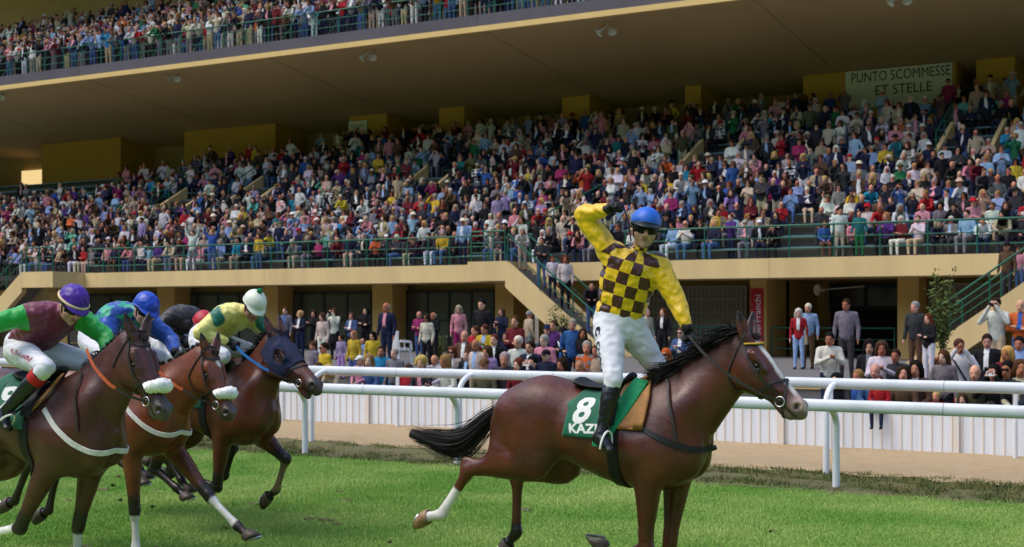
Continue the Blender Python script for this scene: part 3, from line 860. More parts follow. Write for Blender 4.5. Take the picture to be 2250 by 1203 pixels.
def silk_mat(name, c1, c2=None, sleeve=None, size=.085, rough=.38):
    """satin silks: check of c1/c2 on the trunk (from the garment's own coordinates), sleeve colour on the arms"""
    m = mat(name, color=c1, rough=rough, spec=0.5, sheen=0.1, bump=1.0, bscale=9, stretch=(1, 1, .5), bdist=0.04)
    n = m.node_tree; N, L = n.nodes, n.links; b = N['Principled BSDF']
    at = N.new('ShaderNodeAttribute'); at.attribute_name = 'chk'
    src = None
    sep = N.new('ShaderNodeSeparateXYZ'); L.new(at.outputs['Vector'], sep.inputs[0])
    cmb = N.new('ShaderNodeCombineXYZ'); L.new(sep.outputs[0], cmb.inputs[0]); L.new(sep.outputs[1], cmb.inputs[1]); cmb.inputs[2].default_value = .5
    ck = N.new('ShaderNodeTexChecker'); ck.inputs['Scale'].default_value = 1 / size
    ck.inputs['Color1'].default_value = (*c1, 1); ck.inputs['Color2'].default_value = (*(c2 or c1), 1)
    L.new(cmb.outputs[0], ck.inputs['Vector'])
    mx = N.new('ShaderNodeMix'); mx.data_type = 'RGBA'
    gt = N.new('ShaderNodeMath'); gt.operation = 'GREATER_THAN'; gt.inputs[1].default_value = 0.0
    L.new(sep.outputs[2], gt.inputs[0]); L.new(gt.outputs[0], mx.inputs['Factor'])
    L.new(ck.outputs['Color'], mx.inputs['A']); mx.inputs['B'].default_value = (*(sleeve or c1), 1)
    a2 = N.new('ShaderNodeAttribute'); a2.attribute_name = 'Col'
    m2 = N.new('ShaderNodeMix'); m2.data_type = 'RGBA'
    L.new(a2.outputs['Alpha'], m2.inputs['Factor']); L.new(mx.outputs['Result'], m2.inputs['A']); L.new(a2.outputs['Color'], m2.inputs['B'])
    L.new(m2.outputs['Result'], b.inputs['Base Color'])
    return m

def unit(v): v = np.asarray(v, float); return v / (np.linalg.norm(v) + 1e-9)

def fbounds(pts, r):
    P = np.array(pts); return P.min(0) - r, P.max(0) + r

def folds(fld, amp, f, seed=0, ax=(1, 1, 1)):
    """shallow cloth folds in a field"""
    r = np.random.RandomState(seed)
    sl, X, Y, Z = fld.sub(fld.lo, fld.lo + fld.n * fld.res)
    acc = 0
    for _ in range(7):
        k = r.normal(size=3) * f * np.array(ax); acc = acc + np.sin(X * k[0] + Y * k[1] + Z * k[2] + r.rand() * 6)
    acc2 = np.clip(np.abs(acc) / 3.2, 0, 1)
    fld.D += (amp * (acc2 - .4)).astype(np.float32)

def hand(name, wrist, d, palm, m, parent, curl=1.0, side=1, size=1.0, extra=None):
    """closed or relaxed hand: palm, four fingers of unequal length and a thumb"""
    d = unit(d); palm = unit(np.asarray(palm, float) - d * (np.asarray(palm, float) @ d)); lat = np.cross(d, palm) * side
    w = np.asarray(wrist, float); q = size
    f = Field(w - .16 * q, w + .16 * q + d * .05, .0055)
    f.chain([(*(w - d * .03), .024 * q, .029 * q), (*(w + d * .02 * q), .022 * q, .033 * q), (*(w + d * .075 * q), .018 * q, .042 * q)], lat, k=.012, sm=3)
    for i, (o, l) in enumerate(((-.033, .068), (-.011, .078), (.011, .073), (.032, .058))):
        p = w + d * .082 * q + lat * o * q; a = 0.0; rows = [(*p, .0105 * q, .0105 * q)]
        for sg in (.42, .33, .25):
            a += (1.0 if sg == .42 else .95) * curl
            dd = d * math.cos(a) + palm * math.sin(a); p = p + dd * l * sg * q; rows.append((*p, (.0105 - .0015 * len(rows) * .6) * q, (.0105 - .0015 * len(rows) * .6) * q))
        f.chain(rows, None, k=.004)
    t0 = w + d * .03 * q - lat * .036 * q; t1 = t0 + (d * .6 - lat * .5 + palm * .5) * .04 * q; t2 = t1 + (d * .7 + lat * .35 * curl + palm * .55) * .036 * q
    f.chain([(*t0, .014 * q, .014 * q), (*t1, .0125 * q, .0125 * q), (*t2, .010 * q, .010 * q)], None, k=.008)
    v, fc, _ = f.net(1)
    return mesh(name, v, fc, m, parent, smooth=True)

def jockey(label, loc, psi, J, silk, helmet_mat, boots=True, seed=1, skin=srgb('c79a84'), collar=None, peak_mat=None, sleeve_amp=.010, paints=(), cap=None, garter=None, band=None, hand_m=None):
    root = tag(empty('person', (loc[0], loc[1], 0), R(psi)), label, 'jockey', 'jockeys riding the race')
    G = {k: np.array(v, float) for k, v in J.items() if not isinstance(v, (int, float))}
    hc, hf, hu = G['head'], unit(G['face']), G['head_up']
    hu = unit(hu - hf * (hu @ hf)); hr = np.cross(hf, hu)          # hr: to the figure's right
    pel, ch, nk = G['pelvis'], G['chest'], G['neck']
    rs, ls = G['rsh'], G['lsh']; sv = unit(rs - ls)
    axis = unit(nk - pel)
    hr_, hl_ = G['rhip'], G['lhip']; hv = unit(hr_ - hl_)
    H = lambda a, b, c: hc + hf * a + hu * b + hr * c
    # ---- body (skin)
    pts = [G[k] for k in G if k not in ('face', 'head_up', 'rpalm', 'lpalm', 'rhd', 'lhd')]
    lo, hi = fbounds(pts, .2)
    f = Field(lo, hi, .010)
    f.chain([(*pel, .09, .13), (*lerp(pel, ch, .5), .085, .115), (*ch, .10, .145), (*lerp(ch, nk, .6), .07, .12)], sv, k=.03, sm=3)
    f.chain([(*lerp(nk, ch, .2), .055, .055), (*nk, .054, .054), (*H(-.025, -.05, 0), .052, .052)], None, k=.03)
    for s in 'rl':
        f.chain([(*G[s + 'sh'], .04, .04), (*G[s + 'el'], .034, .034), (*G[s + 'wr'], .024, .024)], None, k=.02)
        f.chain([(*G[s + 'hip'], .07, .07), (*G[s + 'kn'], .045, .045), (*G[s + 'an'], .032, .032)], None, k=.03)
    f.ball(H(-.008, .03, 0), (.098, .11, .078), k=.02, rot=[hf, hu, hr])
    f.ball(H(.026, -.06, 0), (.07, .064, .066), k=.03, rot=[hf, hu, hr])
    f.chain([(*H(.088, .015, 0), .013, .012), (*H(.124, -.026, 0), .017, .016), (*H(.102, -.038, 0), .016, .024)], hr, k=.012)
    f.ball(H(.076, -.108, 0), .022, k=.025)
    f.chain([(*H(.084, -.066, -.02), .009, .01), (*H(.094, -.066, 0), .011, .012), (*H(.084, -.066, .02), .009, .01)], hu, k=.008)
    for c in (-1, 1):
        f.ball(H(.058, -.03, c * .046), .032, k=.02)
        f.chain([(*H(.086, .034, c * .012), .011, .014), (*H(.075, .038, c * .05), .011, .014)], hu, k=.012)
        f.ball(H(.096, .012, c * .033), (.014, .014, .02), k=.01, carve=True, rot=[hf, hu, hr])
        f.ball(H(-.012, -.01, c * .078), (.026, .034, .012), k=.008, rot=[hf, hu, hr])
    V, F, _ = f.net(1)
    C = np.tile(np.array(skin, np.float32), (len(V), 1))
    paint(C, V, srgb('7a3a36'), H(.098, -.068, -.02), H(.098, -.068, .02), .006, .010)
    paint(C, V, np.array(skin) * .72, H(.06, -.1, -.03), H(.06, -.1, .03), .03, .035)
    paint(C, V, np.array(skin) * np.array((1.05, .9, .87)), H(.11, -.02, 0), H(.06, -.03, .05), .012, .03)
    for c in (-1, 1): paint(C, V, np.array(skin) * .68, H(.06, -.035, c * .055), H(.05, -.07, c * .05), .012, .03)  # cheek hollows: shading painted into the skin
    paint(C, V, np.array(skin) * .45, H(.105, -.047, -.012), H(.105, -.047, .012), .006, .010)  # shadow under the nose, painted into the skin colour
    for c in (-1, 1): paint(C, V, srgb('3a2a22'), H(.09, .036, c * .015), H(.08, .04, c * .045), .008, .006)
    mesh('body', V, F, M_skin, root, smooth=True, col=C)
    # ---- shirt
    lo, hi = fbounds([pel, ch, nk, rs, ls, G['rel'], G['lel'], G['rwr'], G['lwr']], .22)
    f = Field(lo, hi, .011)
    f.chain([(*lerp(pel, ch, .10), .118, .176), (*lerp(pel, ch, .35), .130, .182), (*ch, .140, .206), (*lerp(ch, nk, .45), .114, .19), (*lerp(ch, nk, .86), .068, .09)], sv, k=.03, sm=4, idv=0)
    f.chain([(*lerp(nk, ch, .12), .062, .062), (*lerp(nk, hc, .18), .060, .060)], None, k=.012, idv=0)
    for s in 'rl':
        S_, E_, W_ = G[s + 'sh'], G[s + 'el'], G[s + 'wr']
        f.chain([(*lerp(S_, nk, .18), .085, .085), (*S_, .088, .088), (*lerp(S_, E_, .5), .079, .079), (*E_, .072, .072), (*lerp(E_, W_, .5), .060, .060), (*lerp(E_, W_, .85), .046, .046), (*lerp(E_, W_, .92), .036, .036)], None, k=.03, sm=3, idv=1)
        f.chain([(*lerp(S_, E_, .12), .070, .070), (*lerp(S_, ch, .3), .08, .08)], None, k=.03, idv=None)
    folds(f, sleeve_amp, 42, seed)
    V, F, ids = f.net(2)
    fw = unit(np.cross(axis, -sv)) if np.cross(axis, -sv) @ hf > 0 else unit(np.cross(axis, sv))
    rel = V - pel
    al = rel @ axis; lat = rel @ sv - (lerp(pel, nk, .5) - pel) @ sv * 0; dp = (V - (pel + al[:, None] * axis)) @ fw
    mid = np.array([(lerp(pel, ch, .5) - pel) @ sv, 0]); arc = np.arctan2(lat - np.interp(al, [0, (ch - pel) @ axis, (nk - pel) @ axis], [0, (ch - pel) @ sv, (nk - pel) @ sv]), dp) * .15
    # sleeve mask: beyond the shoulder point along the arm
    slv = np.full(len(V), -1.0, np.float32)
    for s in 'rl':
        S_, E_ = G[s + 'sh'], G[s + 'el']; ax = unit(E_ - S_); t = (V - S_) @ ax
        dist = np.minimum(capdist(V, S_, E_), capdist(V, E_, G[s + 'wr']))
        g = np.maximum(np.minimum(t - .03, .125 - dist), .09 - capdist(V, E_, G[s + 'wr'])); slv = np.maximum(slv, g)
    slv = relax(slv.astype(np.float32), F, .5)
    me = mesh('silk_shirt', V, F, silk, root, smooth=True, attrs={'chk': np.stack([arc, al, slv], 1)})
    ca = me.data.color_attributes.new('Col', 'FLOAT_COLOR', 'POINT'); cc = np.zeros((len(V), 4), np.float32)
    for col, a, b, r_ in paints:
        dd = capdist(V, np.array(a), np.array(b)); m_ = dd < r_ + .03; cc[m_, :3] = col; cc[m_, 3] = np.clip((r_ - dd[m_]) / .012 + .5, 0, 1)
    ca.data.foreach_set('color', cc.ravel())
    if collar:
        ring = [lerp(nk, hc, .2) + (sv * math.cos(t) + np.cross(axis, sv) * math.sin(t)) * .066 for t in np.linspace(0, 2 * math.pi, 20)]
        mesh('collar', *tube_arrays(ring, .011, 6, False), collar, me, smooth=True)
    # ---- breeches
    lo, hi = fbounds([pel, hr_, hl_, G['rkn'], G['lkn'], lerp(G['rkn'], G['ran'], .2), lerp(G['lkn'], G['lan'], .2), ch], .18)
    f = Field(lo, hi, .011)
    f.chain([(*lerp(pel, ch, .12), .108, .158), (*pel, .126, .182), (*lerp(pel, (hr_ + hl_) / 2, 1.0), .115, .168)], sv, k=.03, sm=3)
    for s in 'rl':
        f.chain([(*G[s + 'hip'], .115, .115), (*lerp(G[s + 'hip'], G[s + 'kn'], .35), .104, .104), (*lerp(G[s + 'hip'], G[s + 'kn'], .8), .078, .078), (*G[s + 'kn'], .070, .070), (*lerp(G[s + 'kn'], G[s + 'an'], .14), .060, .060)], None, k=.035, sm=3)
    folds(f, .010, 44, seed + 5)
    V, F, _ = f.net(2)
    bo = mesh('breeches', V, F, M_breech, root, smooth=True)
    J['_breech_field'] = f; J['_breech'] = bo
    # ---- boots
    for s in 'rl':
        K_, A_, T_ = G[s + 'kn'], G[s + 'an'], G[s + 'toe']
        lo, hi = fbounds([K_, A_, T_, A_ + (A_ - K_) * .15], .12)
        f = Field(lo, hi, .009)
        hl = A_ + unit(A_ - K_) * .055 - unit(T_ - A_) * .045
        f.chain([(*lerp(K_, A_, .16), .060, .060), (*lerp(K_, A_, .38), .064, .062), (*lerp(K_, A_, .7), .050, .050), (*A_, .044, .044)], None, k=.02, sm=3)
        f.chain([(*hl, .040, .036), (*lerp(hl, T_, .5), .036, .040), (*T_, .026, .038)], hv, k=.03, sm=3)
        f.chain([(*(A_ + unit(A_ - K_) * .01), .045, .042), (*lerp(A_, T_, .5), .036, .038)], hv, k=.03)
        folds(f, .004, 55, seed + 9, (.4, .4, 2))
        V, F, _ = f.net(2)
        b_ = mesh('boot', V, F, M_bootb, root, smooth=True)
        if garter and s in garter[0]:
            c0, c1 = lerp(K_, A_, .15), lerp(K_, A_, .27)
            mesh('garter', *tube_arrays([c0, lerp(c0, c1, .5), c1], [.069, .072, .069], 18), garter[1], b_, smooth=True)
        # stirrup iron
        d = unit(T_ - A_); up = unit(K_ - A_); sd_ = unit(np.cross(d, up)); c = lerp(A_, T_, .55) + up * -.02
        arc = [c + sd_ * (.058 * math.sin(t)) + up * (.105 * max(0, math.cos(t)) if abs(t) < 1.57 else -.03) for t in np.linspace(-1.9, 1.9, 26)]
        st = mesh('stirrup', *tube_arrays(arc, .008, 8), M_print if s == 'r' else M_steel, root, smooth=True)
        if 'stir_' + s in G:
            rein('stirrup_leather', [arc[13], lerp(arc[13], G['stir_' + s], .5) + np.array((.0, 0, 0)), G['stir_' + s]], .022, M_leath, st, up=hv)
    # ---- gloves
    for s in 'rl':
        side = 1 if s == 'r' else -1
        hand('glove', G[s + 'wr'], G[s + 'hd'], G[s + 'palm'], hand_m or M_glove, root, curl=J.get(s + 'curl', 1.15), side=side)
        cu = lerp(G[s + 'el'], G[s + 'wr'], .86); dv = unit(G[s + 'wr'] - G[s + 'el'])
        mesh('cuff', *tube_arrays([cu, cu + dv * .02, cu + dv * .07, G[s + 'wr']], [.042, .043, .036, .032], 14), (band if band else (hand_m or M_glove)), root, smooth=True)
    # ---- helmet, peak, goggles
    lo, hi = fbounds([hc], .26); f = Field(lo, hi, .0075)
    ht = J.get('helmet_tilt', .0)
    hf2 = unit(hf * math.cos(ht) + hu * math.sin(ht)); hu2 = np.cross(hr, hf2); hu2 = hu2 if hu2 @ hu > 0 else -hu2
    hc2 = H(-.012, .055, 0)
    f.ball(hc2, (.135, .118, .112), k=0, rot=[hf2, hu2, hr])
    f.plane_cut(hc2 - hu2 * .018, -hu2)
    if cap:   # loose silk with gathers
        folds(f, .006, 45, seed + 2)
    V, F, _ = f.net(1)
    he = mesh('helmet', V, F, helmet_mat, root, smooth=True)
    n0 = hc2 - hu2 * .014
    rim = [n0 + hf2 * .133 * math.cos(t) + hr * .110 * math.sin(t) for t in np.linspace(0, 2 * math.pi, 40)]
    mesh('helmet_rim', *tube_arrays(rim, .007, 6, False), peak_mat or helmet_mat, he, smooth=True)
    Vp, Fp = [], []
    for j, e in enumerate((1.0, 1.12, 1.27, 1.36)):
        for t in np.linspace(-1.05, 1.05, 17):
            k = 1 + (e - 1) * max(0, math.cos(t * 1.35)) ; Vp.append(n0 + hf2 * .13 * k * math.cos(t) + hr * .11 * k * math.sin(t) - hu2 * .10 * (k - 1) + hu2 * .004)
    nt_ = len(Vp); Vp += [v - hu2 * .007 for v in Vp]
    for j in range(3):
        for i in range(16):
            q = (j * 17 + i, j * 17 + i + 1, (j + 1) * 17 + i + 1, (j + 1) * 17 + i); Fp += [q, tuple(x + nt_ for x in q[::-1])]
    for i in range(16): q = (3 * 17 + i, 3 * 17 + i + 1); Fp.append((q[0], q[1], q[1] + nt_, q[0] + nt_))
    mesh('peak', Vp, Fp, peak_mat or helmet_mat, he, smooth=True)
    # lenses
    Vg, Fg = [], []
    for j, (zz, rr) in enumerate(((.046, 1.0), (.038, 1.07), (.014, 1.10), (-.010, 1.06), (-.022, .98))):
        for t in np.linspace(-1.15, 1.15, 25):
            nz = 0 if abs(t) > .16 or j < 3 else (.16 - abs(t)) * .10
            Vg.append(H(.094 * rr * math.cos(t) + .012, zz + nz - .006 * abs(t), .088 * rr * math.sin(t)))
    for j in range(4):
        for i in range(24): Fg.append((j * 25 + i, j * 25 + i + 1, (j + 1) * 25 + i + 1, (j + 1) * 25 + i))
    go = mesh('goggles', Vg, Fg, M_lens, root, smooth=True)
    for c in (-1, 1):
        mesh('goggle_strap', *tube_arrays([H(.045, .012, c * .086), H(-.02, .02, c * .098), H(-.09, .03, c * .08)], .009, 6), M_glove, go, smooth=True)
        mesh('chin_strap', *tube_arrays([H(.0, .03, c * .092), H(.01, -.05, c * .074), H(.045, -.115, c * .03), H(.055, -.128, 0)], .006, 6), M_glove, he, smooth=True)
    J['_root'] = root; J['_H'] = H; J['_he'] = he
    return root
# ------------------------------------------------------------------ ground, turf, track edge
CA, SA, FPX = math.cos(ANG), math.sin(ANG), 3100.0
def along(px, y):
    """x on the line y = const seen at bearing px (2250 wide frame): used to space the bays of the stand"""
    k = (px - 1125) / FPX
    return y * (k * CA - SA) / (CA + k * SA)
def depth(x, y): return -x * SA + y * CA

M_soil = mat('soil', color=srgb('6b5a44'), color2=srgb('51452f'), rough=.95, vscale=.8)
M_turf = mat('turf', color=srgb('6c8f38'), color2=srgb('7f9f48'), rough=.95, vscale=.9, vary=.2, bump=.6, bscale=60)
M_sand = mat('sand', color=srgb('b39b78'), color2=srgb('9b8561'), rough=.97, vscale=3.5, vary=.14, bump=.8, bscale=22, bdist=.04)
M_weed = mat('weedy_bank', color=srgb('6d6346'), color2=srgb('55592f'), rough=.97, vscale=2.6, vary=.3, bump=.8, bscale=16, bdist=.05)
M_asph = mat('apron_paving', color=srgb('6d6a68'), color2=srgb('5c5957'), rough=.9, vscale=1.4, vary=.12)
def sheet(name, x0, x1, y0, y1, nx, ny, m, amp=0.0, f=3.0, z0=0.0, seed=0, edge=0.0, taper=True):
    r = np.random.RandomState(seed)
    xs = np.linspace(x0, x1, nx); ys = np.linspace(y0, y1, ny)
    X, Y = np.meshgrid(xs, ys, indexing='ij'); Z = np.full_like(X, z0)
    ks = r.normal(size=(14, 2)) * f; ph = r.rand(14) * 6.28
    N_ = sum(np.sin(X * k[0] + Y * k[1] + p) for k, p in zip(ks, ph)) / 5
    if amp:
        w = np.sin(np.clip((Y - y0) / (y1 - y0), 0, 1) * math.pi) ** .5 if taper else 1
        Z += amp * N_ * w + amp * .8 * w
    if edge:
        e = sum(np.sin(xs * a + b) for a, b in ((1.7, 0), (3.9, 2), (7.3, 1), (12.1, 4))) * edge
        Y[:, 0] += e; 
    V = np.stack([X, Y, Z], -1).reshape(-1, 3)
    i = np.arange(nx * ny).reshape(nx, ny)
    F = np.stack([i[:-1, :-1], i[1:, :-1], i[1:, 1:], i[:-1, 1:]], -1).reshape(-1, 4)
    return mesh(name, V, F, m, smooth=True)
tag(sheet('ground', -700, 500, -400, 800, 3, 3, M_soil, z0=-.06), kind='structure')
tag(sheet('turf', -130, 70, -60, 17.15, 200, 40, M_turf, z0=0.0), kind='structure')
tag(sheet('weedy_verge', -60, 14, 16.75, 19.3, 500, 40, M_weed, amp=.035, f=4, z0=.008, seed=3, edge=.05), kind='structure')
tag(sheet('sand_track', -70, 20, 18.75, 22.75, 260, 26, M_sand, amp=.012, f=5, z0=.03, seed=5, edge=.12, taper=False), kind='structure')

# wooded hills, unseen: added to block low sky light under the stand
hx, hv, hf = [], [], []
for i in range(97):
    a = R(-200 + i * 220 / 96)          # an arc round the side the stand faces
    for j, (rr, hh) in enumerate(((260, -2), (300, 52), (360, 112), (430, 142), (520, 105))):
        w = 1 + .22 * math.sin(i * .37 + j) + .12 * math.sin(i * 1.13 + 2 * j)
        hv.append((-20 + rr * math.cos(a), 20 + rr * math.sin(a), hh * w if hh > 0 else hh))
for i in range(96):
    for j in range(4): hf.append((i * 5 + j, i * 5 + j + 1, (i + 1) * 5 + j + 1, (i + 1) * 5 + j))
tag(mesh('sky_blocking_hills', hv, hf, mat('sky_blocking_hillside', color=srgb('3f4f2c'), color2=srgb('54603a'), rough=.95, vscale=.05), None, smooth=True), kind='structure')

def blade_tuft(name, n, h, spread, m, seed, w=.006, lean=.5):
    r = np.random.RandomState(seed); V, F = [], []
    for _ in range(n):
        a = r.rand() * 6.28; d = np.array((math.cos(a), math.sin(a), 0)); p = np.array((r.normal() * spread, r.normal() * spread, -.005)); hh = h * (.55 + .6 * r.rand()); l = lean * r.rand()
        sd = np.array((-d[1], d[0], 0)); a2 = r.rand() * 6.28; sd = np.array((math.cos(a2), math.sin(a2), 0)); b = len(V)
        for t in (0, .5, 1):
            c = p + np.array((0, 0, hh * t * (1 - .25 * l * t))) + d * hh * l * t * t
            if t < 1: V += [c - sd * w * (1 - t * .5) / 2, c + sd * w * (1 - t * .5) / 2]
            else: V.append(c)
        F += [(b, b + 1, b + 3, b + 2), (b + 2, b + 3, b + 4)]
    me = bpy.data.meshes.new(name); me.from_pydata([tuple(v) for v in V], [], F); me.materials.append(m)
    return bpy.data.objects.new(name, me)

def instance_tint(name, c1, c2, rough=.8):
    m = bpy.data.materials.new(name); m.use_nodes = True; n = m.node_tree; b = n.nodes['Principled BSDF']
    oi = n.nodes.new('ShaderNodeObjectInfo'); mx = n.nodes.new('ShaderNodeMix'); mx.data_type = 'RGBA'
    no = n.nodes.new('ShaderNodeTexNoise'); no.inputs['Scale'].default_value = .55; no.inputs['Detail'].default_value = 3
    n.links.new(oi.outputs['Location'], no.inputs['Vector'])
    ad = n.nodes.new('ShaderNodeMath'); ad.operation = 'MULTIPLY_ADD'; ad.inputs[1].default_value = 2.6; ad.inputs[2].default_value = -1.1
    n.links.new(no.outputs[0], ad.inputs[0])
    a3 = n.nodes.new('ShaderNodeMath'); a3.operation = 'MULTIPLY_ADD'; a3.inputs[1].default_value = .45
    n.links.new(oi.outputs['Random'], a3.inputs[0]); n.links.new(ad.outputs[0], a3.inputs[2]); a3.use_clamp = True
    mx.inputs['A'].default_value = (*c1, 1); mx.inputs['B'].default_value = (*c2, 1)
    n.links.new(a3.outputs[0], mx.inputs['Factor']); n.links.new(mx.outputs['Result'], b.inputs['Base Color'])
    b.inputs['Roughness'].default_value = rough; b.inputs['Specular IOR Level'].default_value = .25
    b.inputs['Subsurface Weight'].default_value = 0
    return m

def scatter(name, base, objs, density, smin, smax, seed, label, cat):
    """instances of small tufts over a sheet"""
    col = bpy.data.collections.new(name + '_source')
    for o in objs: col.objects.link(o)
    ng = bpy.data.node_groups.new(name, 'GeometryNodeTree')
    ng.interface.new_socket('Geometry', in_out='INPUT', socket_type='NodeSocketGeometry'); ng.interface.new_socket('Geometry', in_out='OUTPUT', socket_type='NodeSocketGeometry')
    N, L = ng.nodes, ng.links
    gi, go = N.new('NodeGroupInput'), N.new('NodeGroupOutput')
    dp = N.new('GeometryNodeDistributePointsOnFaces'); dp.inputs['Density'].default_value = density; dp.inputs['Seed'].default_value = seed
    ci = N.new('GeometryNodeCollectionInfo'); ci.inputs['Collection'].default_value = col; ci.inputs['Separate Children'].default_value = True; ci.inputs['Reset Children'].default_value = True
    ip = N.new('GeometryNodeInstanceOnPoints'); ip.inputs['Pick Instance'].default_value = True
    rv = N.new('FunctionNodeRandomValue'); rv.data_type = 'FLOAT_VECTOR'; rv.inputs[0].default_value = (-.12, -.12, 0); rv.inputs[1].default_value = (.12, .12, 6.28)
    rs = N.new('FunctionNodeRandomValue'); rs.data_type = 'FLOAT'; rs.inputs[2].default_value = smin; rs.inputs[3].default_value = smax; rs.inputs['Seed'].default_value = 5
    L.new(gi.outputs[0], dp.inputs['Mesh']); L.new(dp.outputs['Points'], ip.inputs['Points']); L.new(ci.outputs[0], ip.inputs['Instance'])
    L.new(rv.outputs[0], ip.inputs['Rotation']); L.new(rs.outputs[1], ip.inputs['Scale']); L.new(ip.outputs[0], go.inputs[0])
    md = base.modifiers.new(name, 'NODES'); md.node_group = ng
    return tag(base, label, cat, kind='stuff')
M_blade = instance_tint('grass_blade', srgb('75a243'), srgb('b0c470'))
M_blade2 = instance_tint('weed_blade', srgb('6a6a3a'), srgb('8f8257'))
M_blade3 = instance_tint('weed_leaf', srgb('44582a'), srgb('5d6b34'))
tufts = [blade_tuft('grass_tuft', 26, .045, .04, M_blade, s, w=.006, lean=.8) for s in range(5)]
scatter('grass', sheet('grass', -20.5, -2.0, 7.5, 17.12, 60, 30, None, z0=.002, seed=2), tufts, 480, .7, 1.25, 3, 'short mown green turf across the racing lane', 'grass')
wt = [blade_tuft('weed_tuft', 12, .07, .05, M_blade2, 20 + s, w=.008, lean=1.6) for s in range(3)] + [blade_tuft('weed_leaf_tuft', 12, .06, .05, M_blade3, 30 + s, w=.014, lean=1.2) for s in range(3)]
scatter('weeds', sheet('weeds', -30, 0, 16.95, 19.0, 60, 20, None, z0=.02, seed=4), wt, 130, .5, 1.35, 7, 'trampled weeds and dry clippings below the white rails', 'weeds')

# ------------------------------------------------------------------ white running rails
M_rail = mat('white_rail_plastic', color=srgb('cfd4da'), rough=.42, vary=.1, vscale=2.5, bump=.04, bscale=30)
M_postw = mat('white_post_plastic', color=srgb('dfe2e4'), rough=.4, vary=.05, vscale=4)
def running_rail(label, yp, yr, zr, x0, step, n, r, z_off=0.0):
    root = tag(empty('running_rail', (x0, yp, 0)), label, 'rail', 'white plastic running rails')
    # two-metre-plus rail lengths butted end to end
    poly = [(math.cos(t) * .052, math.sin(t) * .076) for t in np.linspace(0, 2 * math.pi, 16, endpoint=False)]
    for i in range(n):
        xa, xb = (i - .5) * step + .004, (i + .5) * step - .004; V = [(x, yr - yp + a, zr - .076 + b) for x in (xa, xb, xa, xb) for a, b in poly]
        F = [(k, (k + 1) % 16, (k + 1) % 16 + 16, k + 16) for k in range(16)] + [tuple(range(47, 31, -1)), tuple(range(48, 64))]
        mesh('rail_length', V, F, M_rail, root, smooth=True)
    s = 1 if yr > yp else -1; L_ = abs(yr - yp)
    pts = [(0, 0, -.05), (0, 0, .3), (0, 0, zr - .36)] + [(0, s * L_ * (1 - math.cos(t)), zr - .36 + .27 * math.sin(t)) for t in np.linspace(.2, 1.57, 7)]
    me = None
    for i in range(n):
        if me is None:
            o = mesh('post', *tube_arrays(pts, r, 12), M_postw, root, smooth=True); me = o.data
        else: o = link('post', me, root)
        o.location = (i * step, 0, 0)
    return root
running_rail('nearer white running rail with its gooseneck posts bent towards the turf', 17.2, 16.85, 1.16, -28.25, 2.83, 12, .046)
running_rail('farther white running rail with gooseneck posts bent towards the crowd', 18.8, 19.2, 1.315, -33.27, 3.0, 13, .044)
hk = None
for i in range(11):      # thin hooked posts along the foot of the crowd fence
    pts = [(0, 0, -.03), (0, 0, .5), (0, 0, 1.0)] + [(-.03 - .16 * (1 - math.cos(t)), -.16 * (1 - math.cos(t)), 1.0 + .13 * math.sin(t)) for t in np.linspace(.2, 1.5, 6)]
    if hk is None:
        o = mesh('hooked_post', *tube_arrays(pts, .036, 10), M_postw, None, smooth=True); hk = o.data
    else: o = link('hooked_post', hk)
    o.location = (-30.2 + i * 2.86, 22.18, 0)
    tag(o, 'thin white hooked post before the crowd fence, %s from the left' % ['first', 'second', 'third', 'fourth', 'fifth', 'sixth', 'seventh', 'eighth', 'ninth', 'tenth', 'eleventh'][i], 'post', 'hooked posts along the crowd fence')

# ------------------------------------------------------------------ corrugated crowd fence
M_panel = mat('white_sheet_metal', color=srgb('e2e7ed'), rough=.5, vary=.08, vscale=1.6, stretch=(6, 1, .4))
M_rib = mat('cream_rusty_rib', color=srgb('e6e2da'), color2=srgb('dccdbd'), rough=.6, vscale=3.2, stretch=(1, 1, 2.2), vary=.1)
M_rust = mat('rusty_top_rail', color=srgb('b9ab98'), color2=srgb('8a6148'), rough=.75, vscale=4)
fence = tag(empty('crowd_fence', (-34, 22.5, 0)), 'low white corrugated metal fence in front of the crowd', 'fence')
rib_me = None
PW = 2.86
for i in range(12):
    mb = MB(); mb.box(i * PW + .003, (i + 1) * PW - .003, 0, .02, -.02, .665); mb.build('panel', M_panel, fence)
    for k in range(18):
        if rib_me is None:
            mb = MB(); mb.prism([(-.018, 0), (.018, 0), (.011, -.014), (-.011, -.014)], 2, .0, .66); o = mb.build('rib', M_rib, fence); rib_me = o.data
        else: o = link('rib', rib_me, fence)
        o.location = (i * PW + .08 + k * .159, 0, 0)
    mb = MB(); mb.box(i * PW - .045, i * PW + .045, -.06, -.03, -.02, .66); mb.build('fence_post', M_rib, fence)
mb = MB(); mb.tube([(0, -.005, .685), (12 * PW, -.005, .685)], .022, 8); mb.build('top_rail', M_rust, fence, smooth=True)

# ------------------------------------------------------------------ apron and terrace in front of the stand
def slab(name, m, *b, parent=None):
    mb = MB(); mb.box(*b); return mb.build(name, m, parent)
M_yel = mat('cream_painted_concrete', color=srgb('dcc088'), rough=.8, vary=.1, vscale=1.1, stretch=(1, 1, .12), bump=.15, bscale=20)
M_yel2 = mat('ochre_painted_concrete', color=srgb('c9a561'), rough=.8, vary=.08, vscale=.6, bump=.15, bscale=20)
M_conc = mat('grey_concrete', color=srgb('8f8d8a'), rough=.9, vary=.12, vscale=1.3)
tag(slab('apron', M_asph, -110, 40, 22.6, 28.4, -.05, .0), kind='structure')
tag(slab('terrace_step', M_conc, -110, 40, 28.4, 30.2, -.05, .30), kind='structure')
tag(slab('terrace_platform', M_asph, -110, 40, 30.2, 62, -.05, .75), kind='structure')
tag(slab('terrace_edging', M_yel2, -110, 40, 30.16, 30.197, .55, .762), kind='structure')

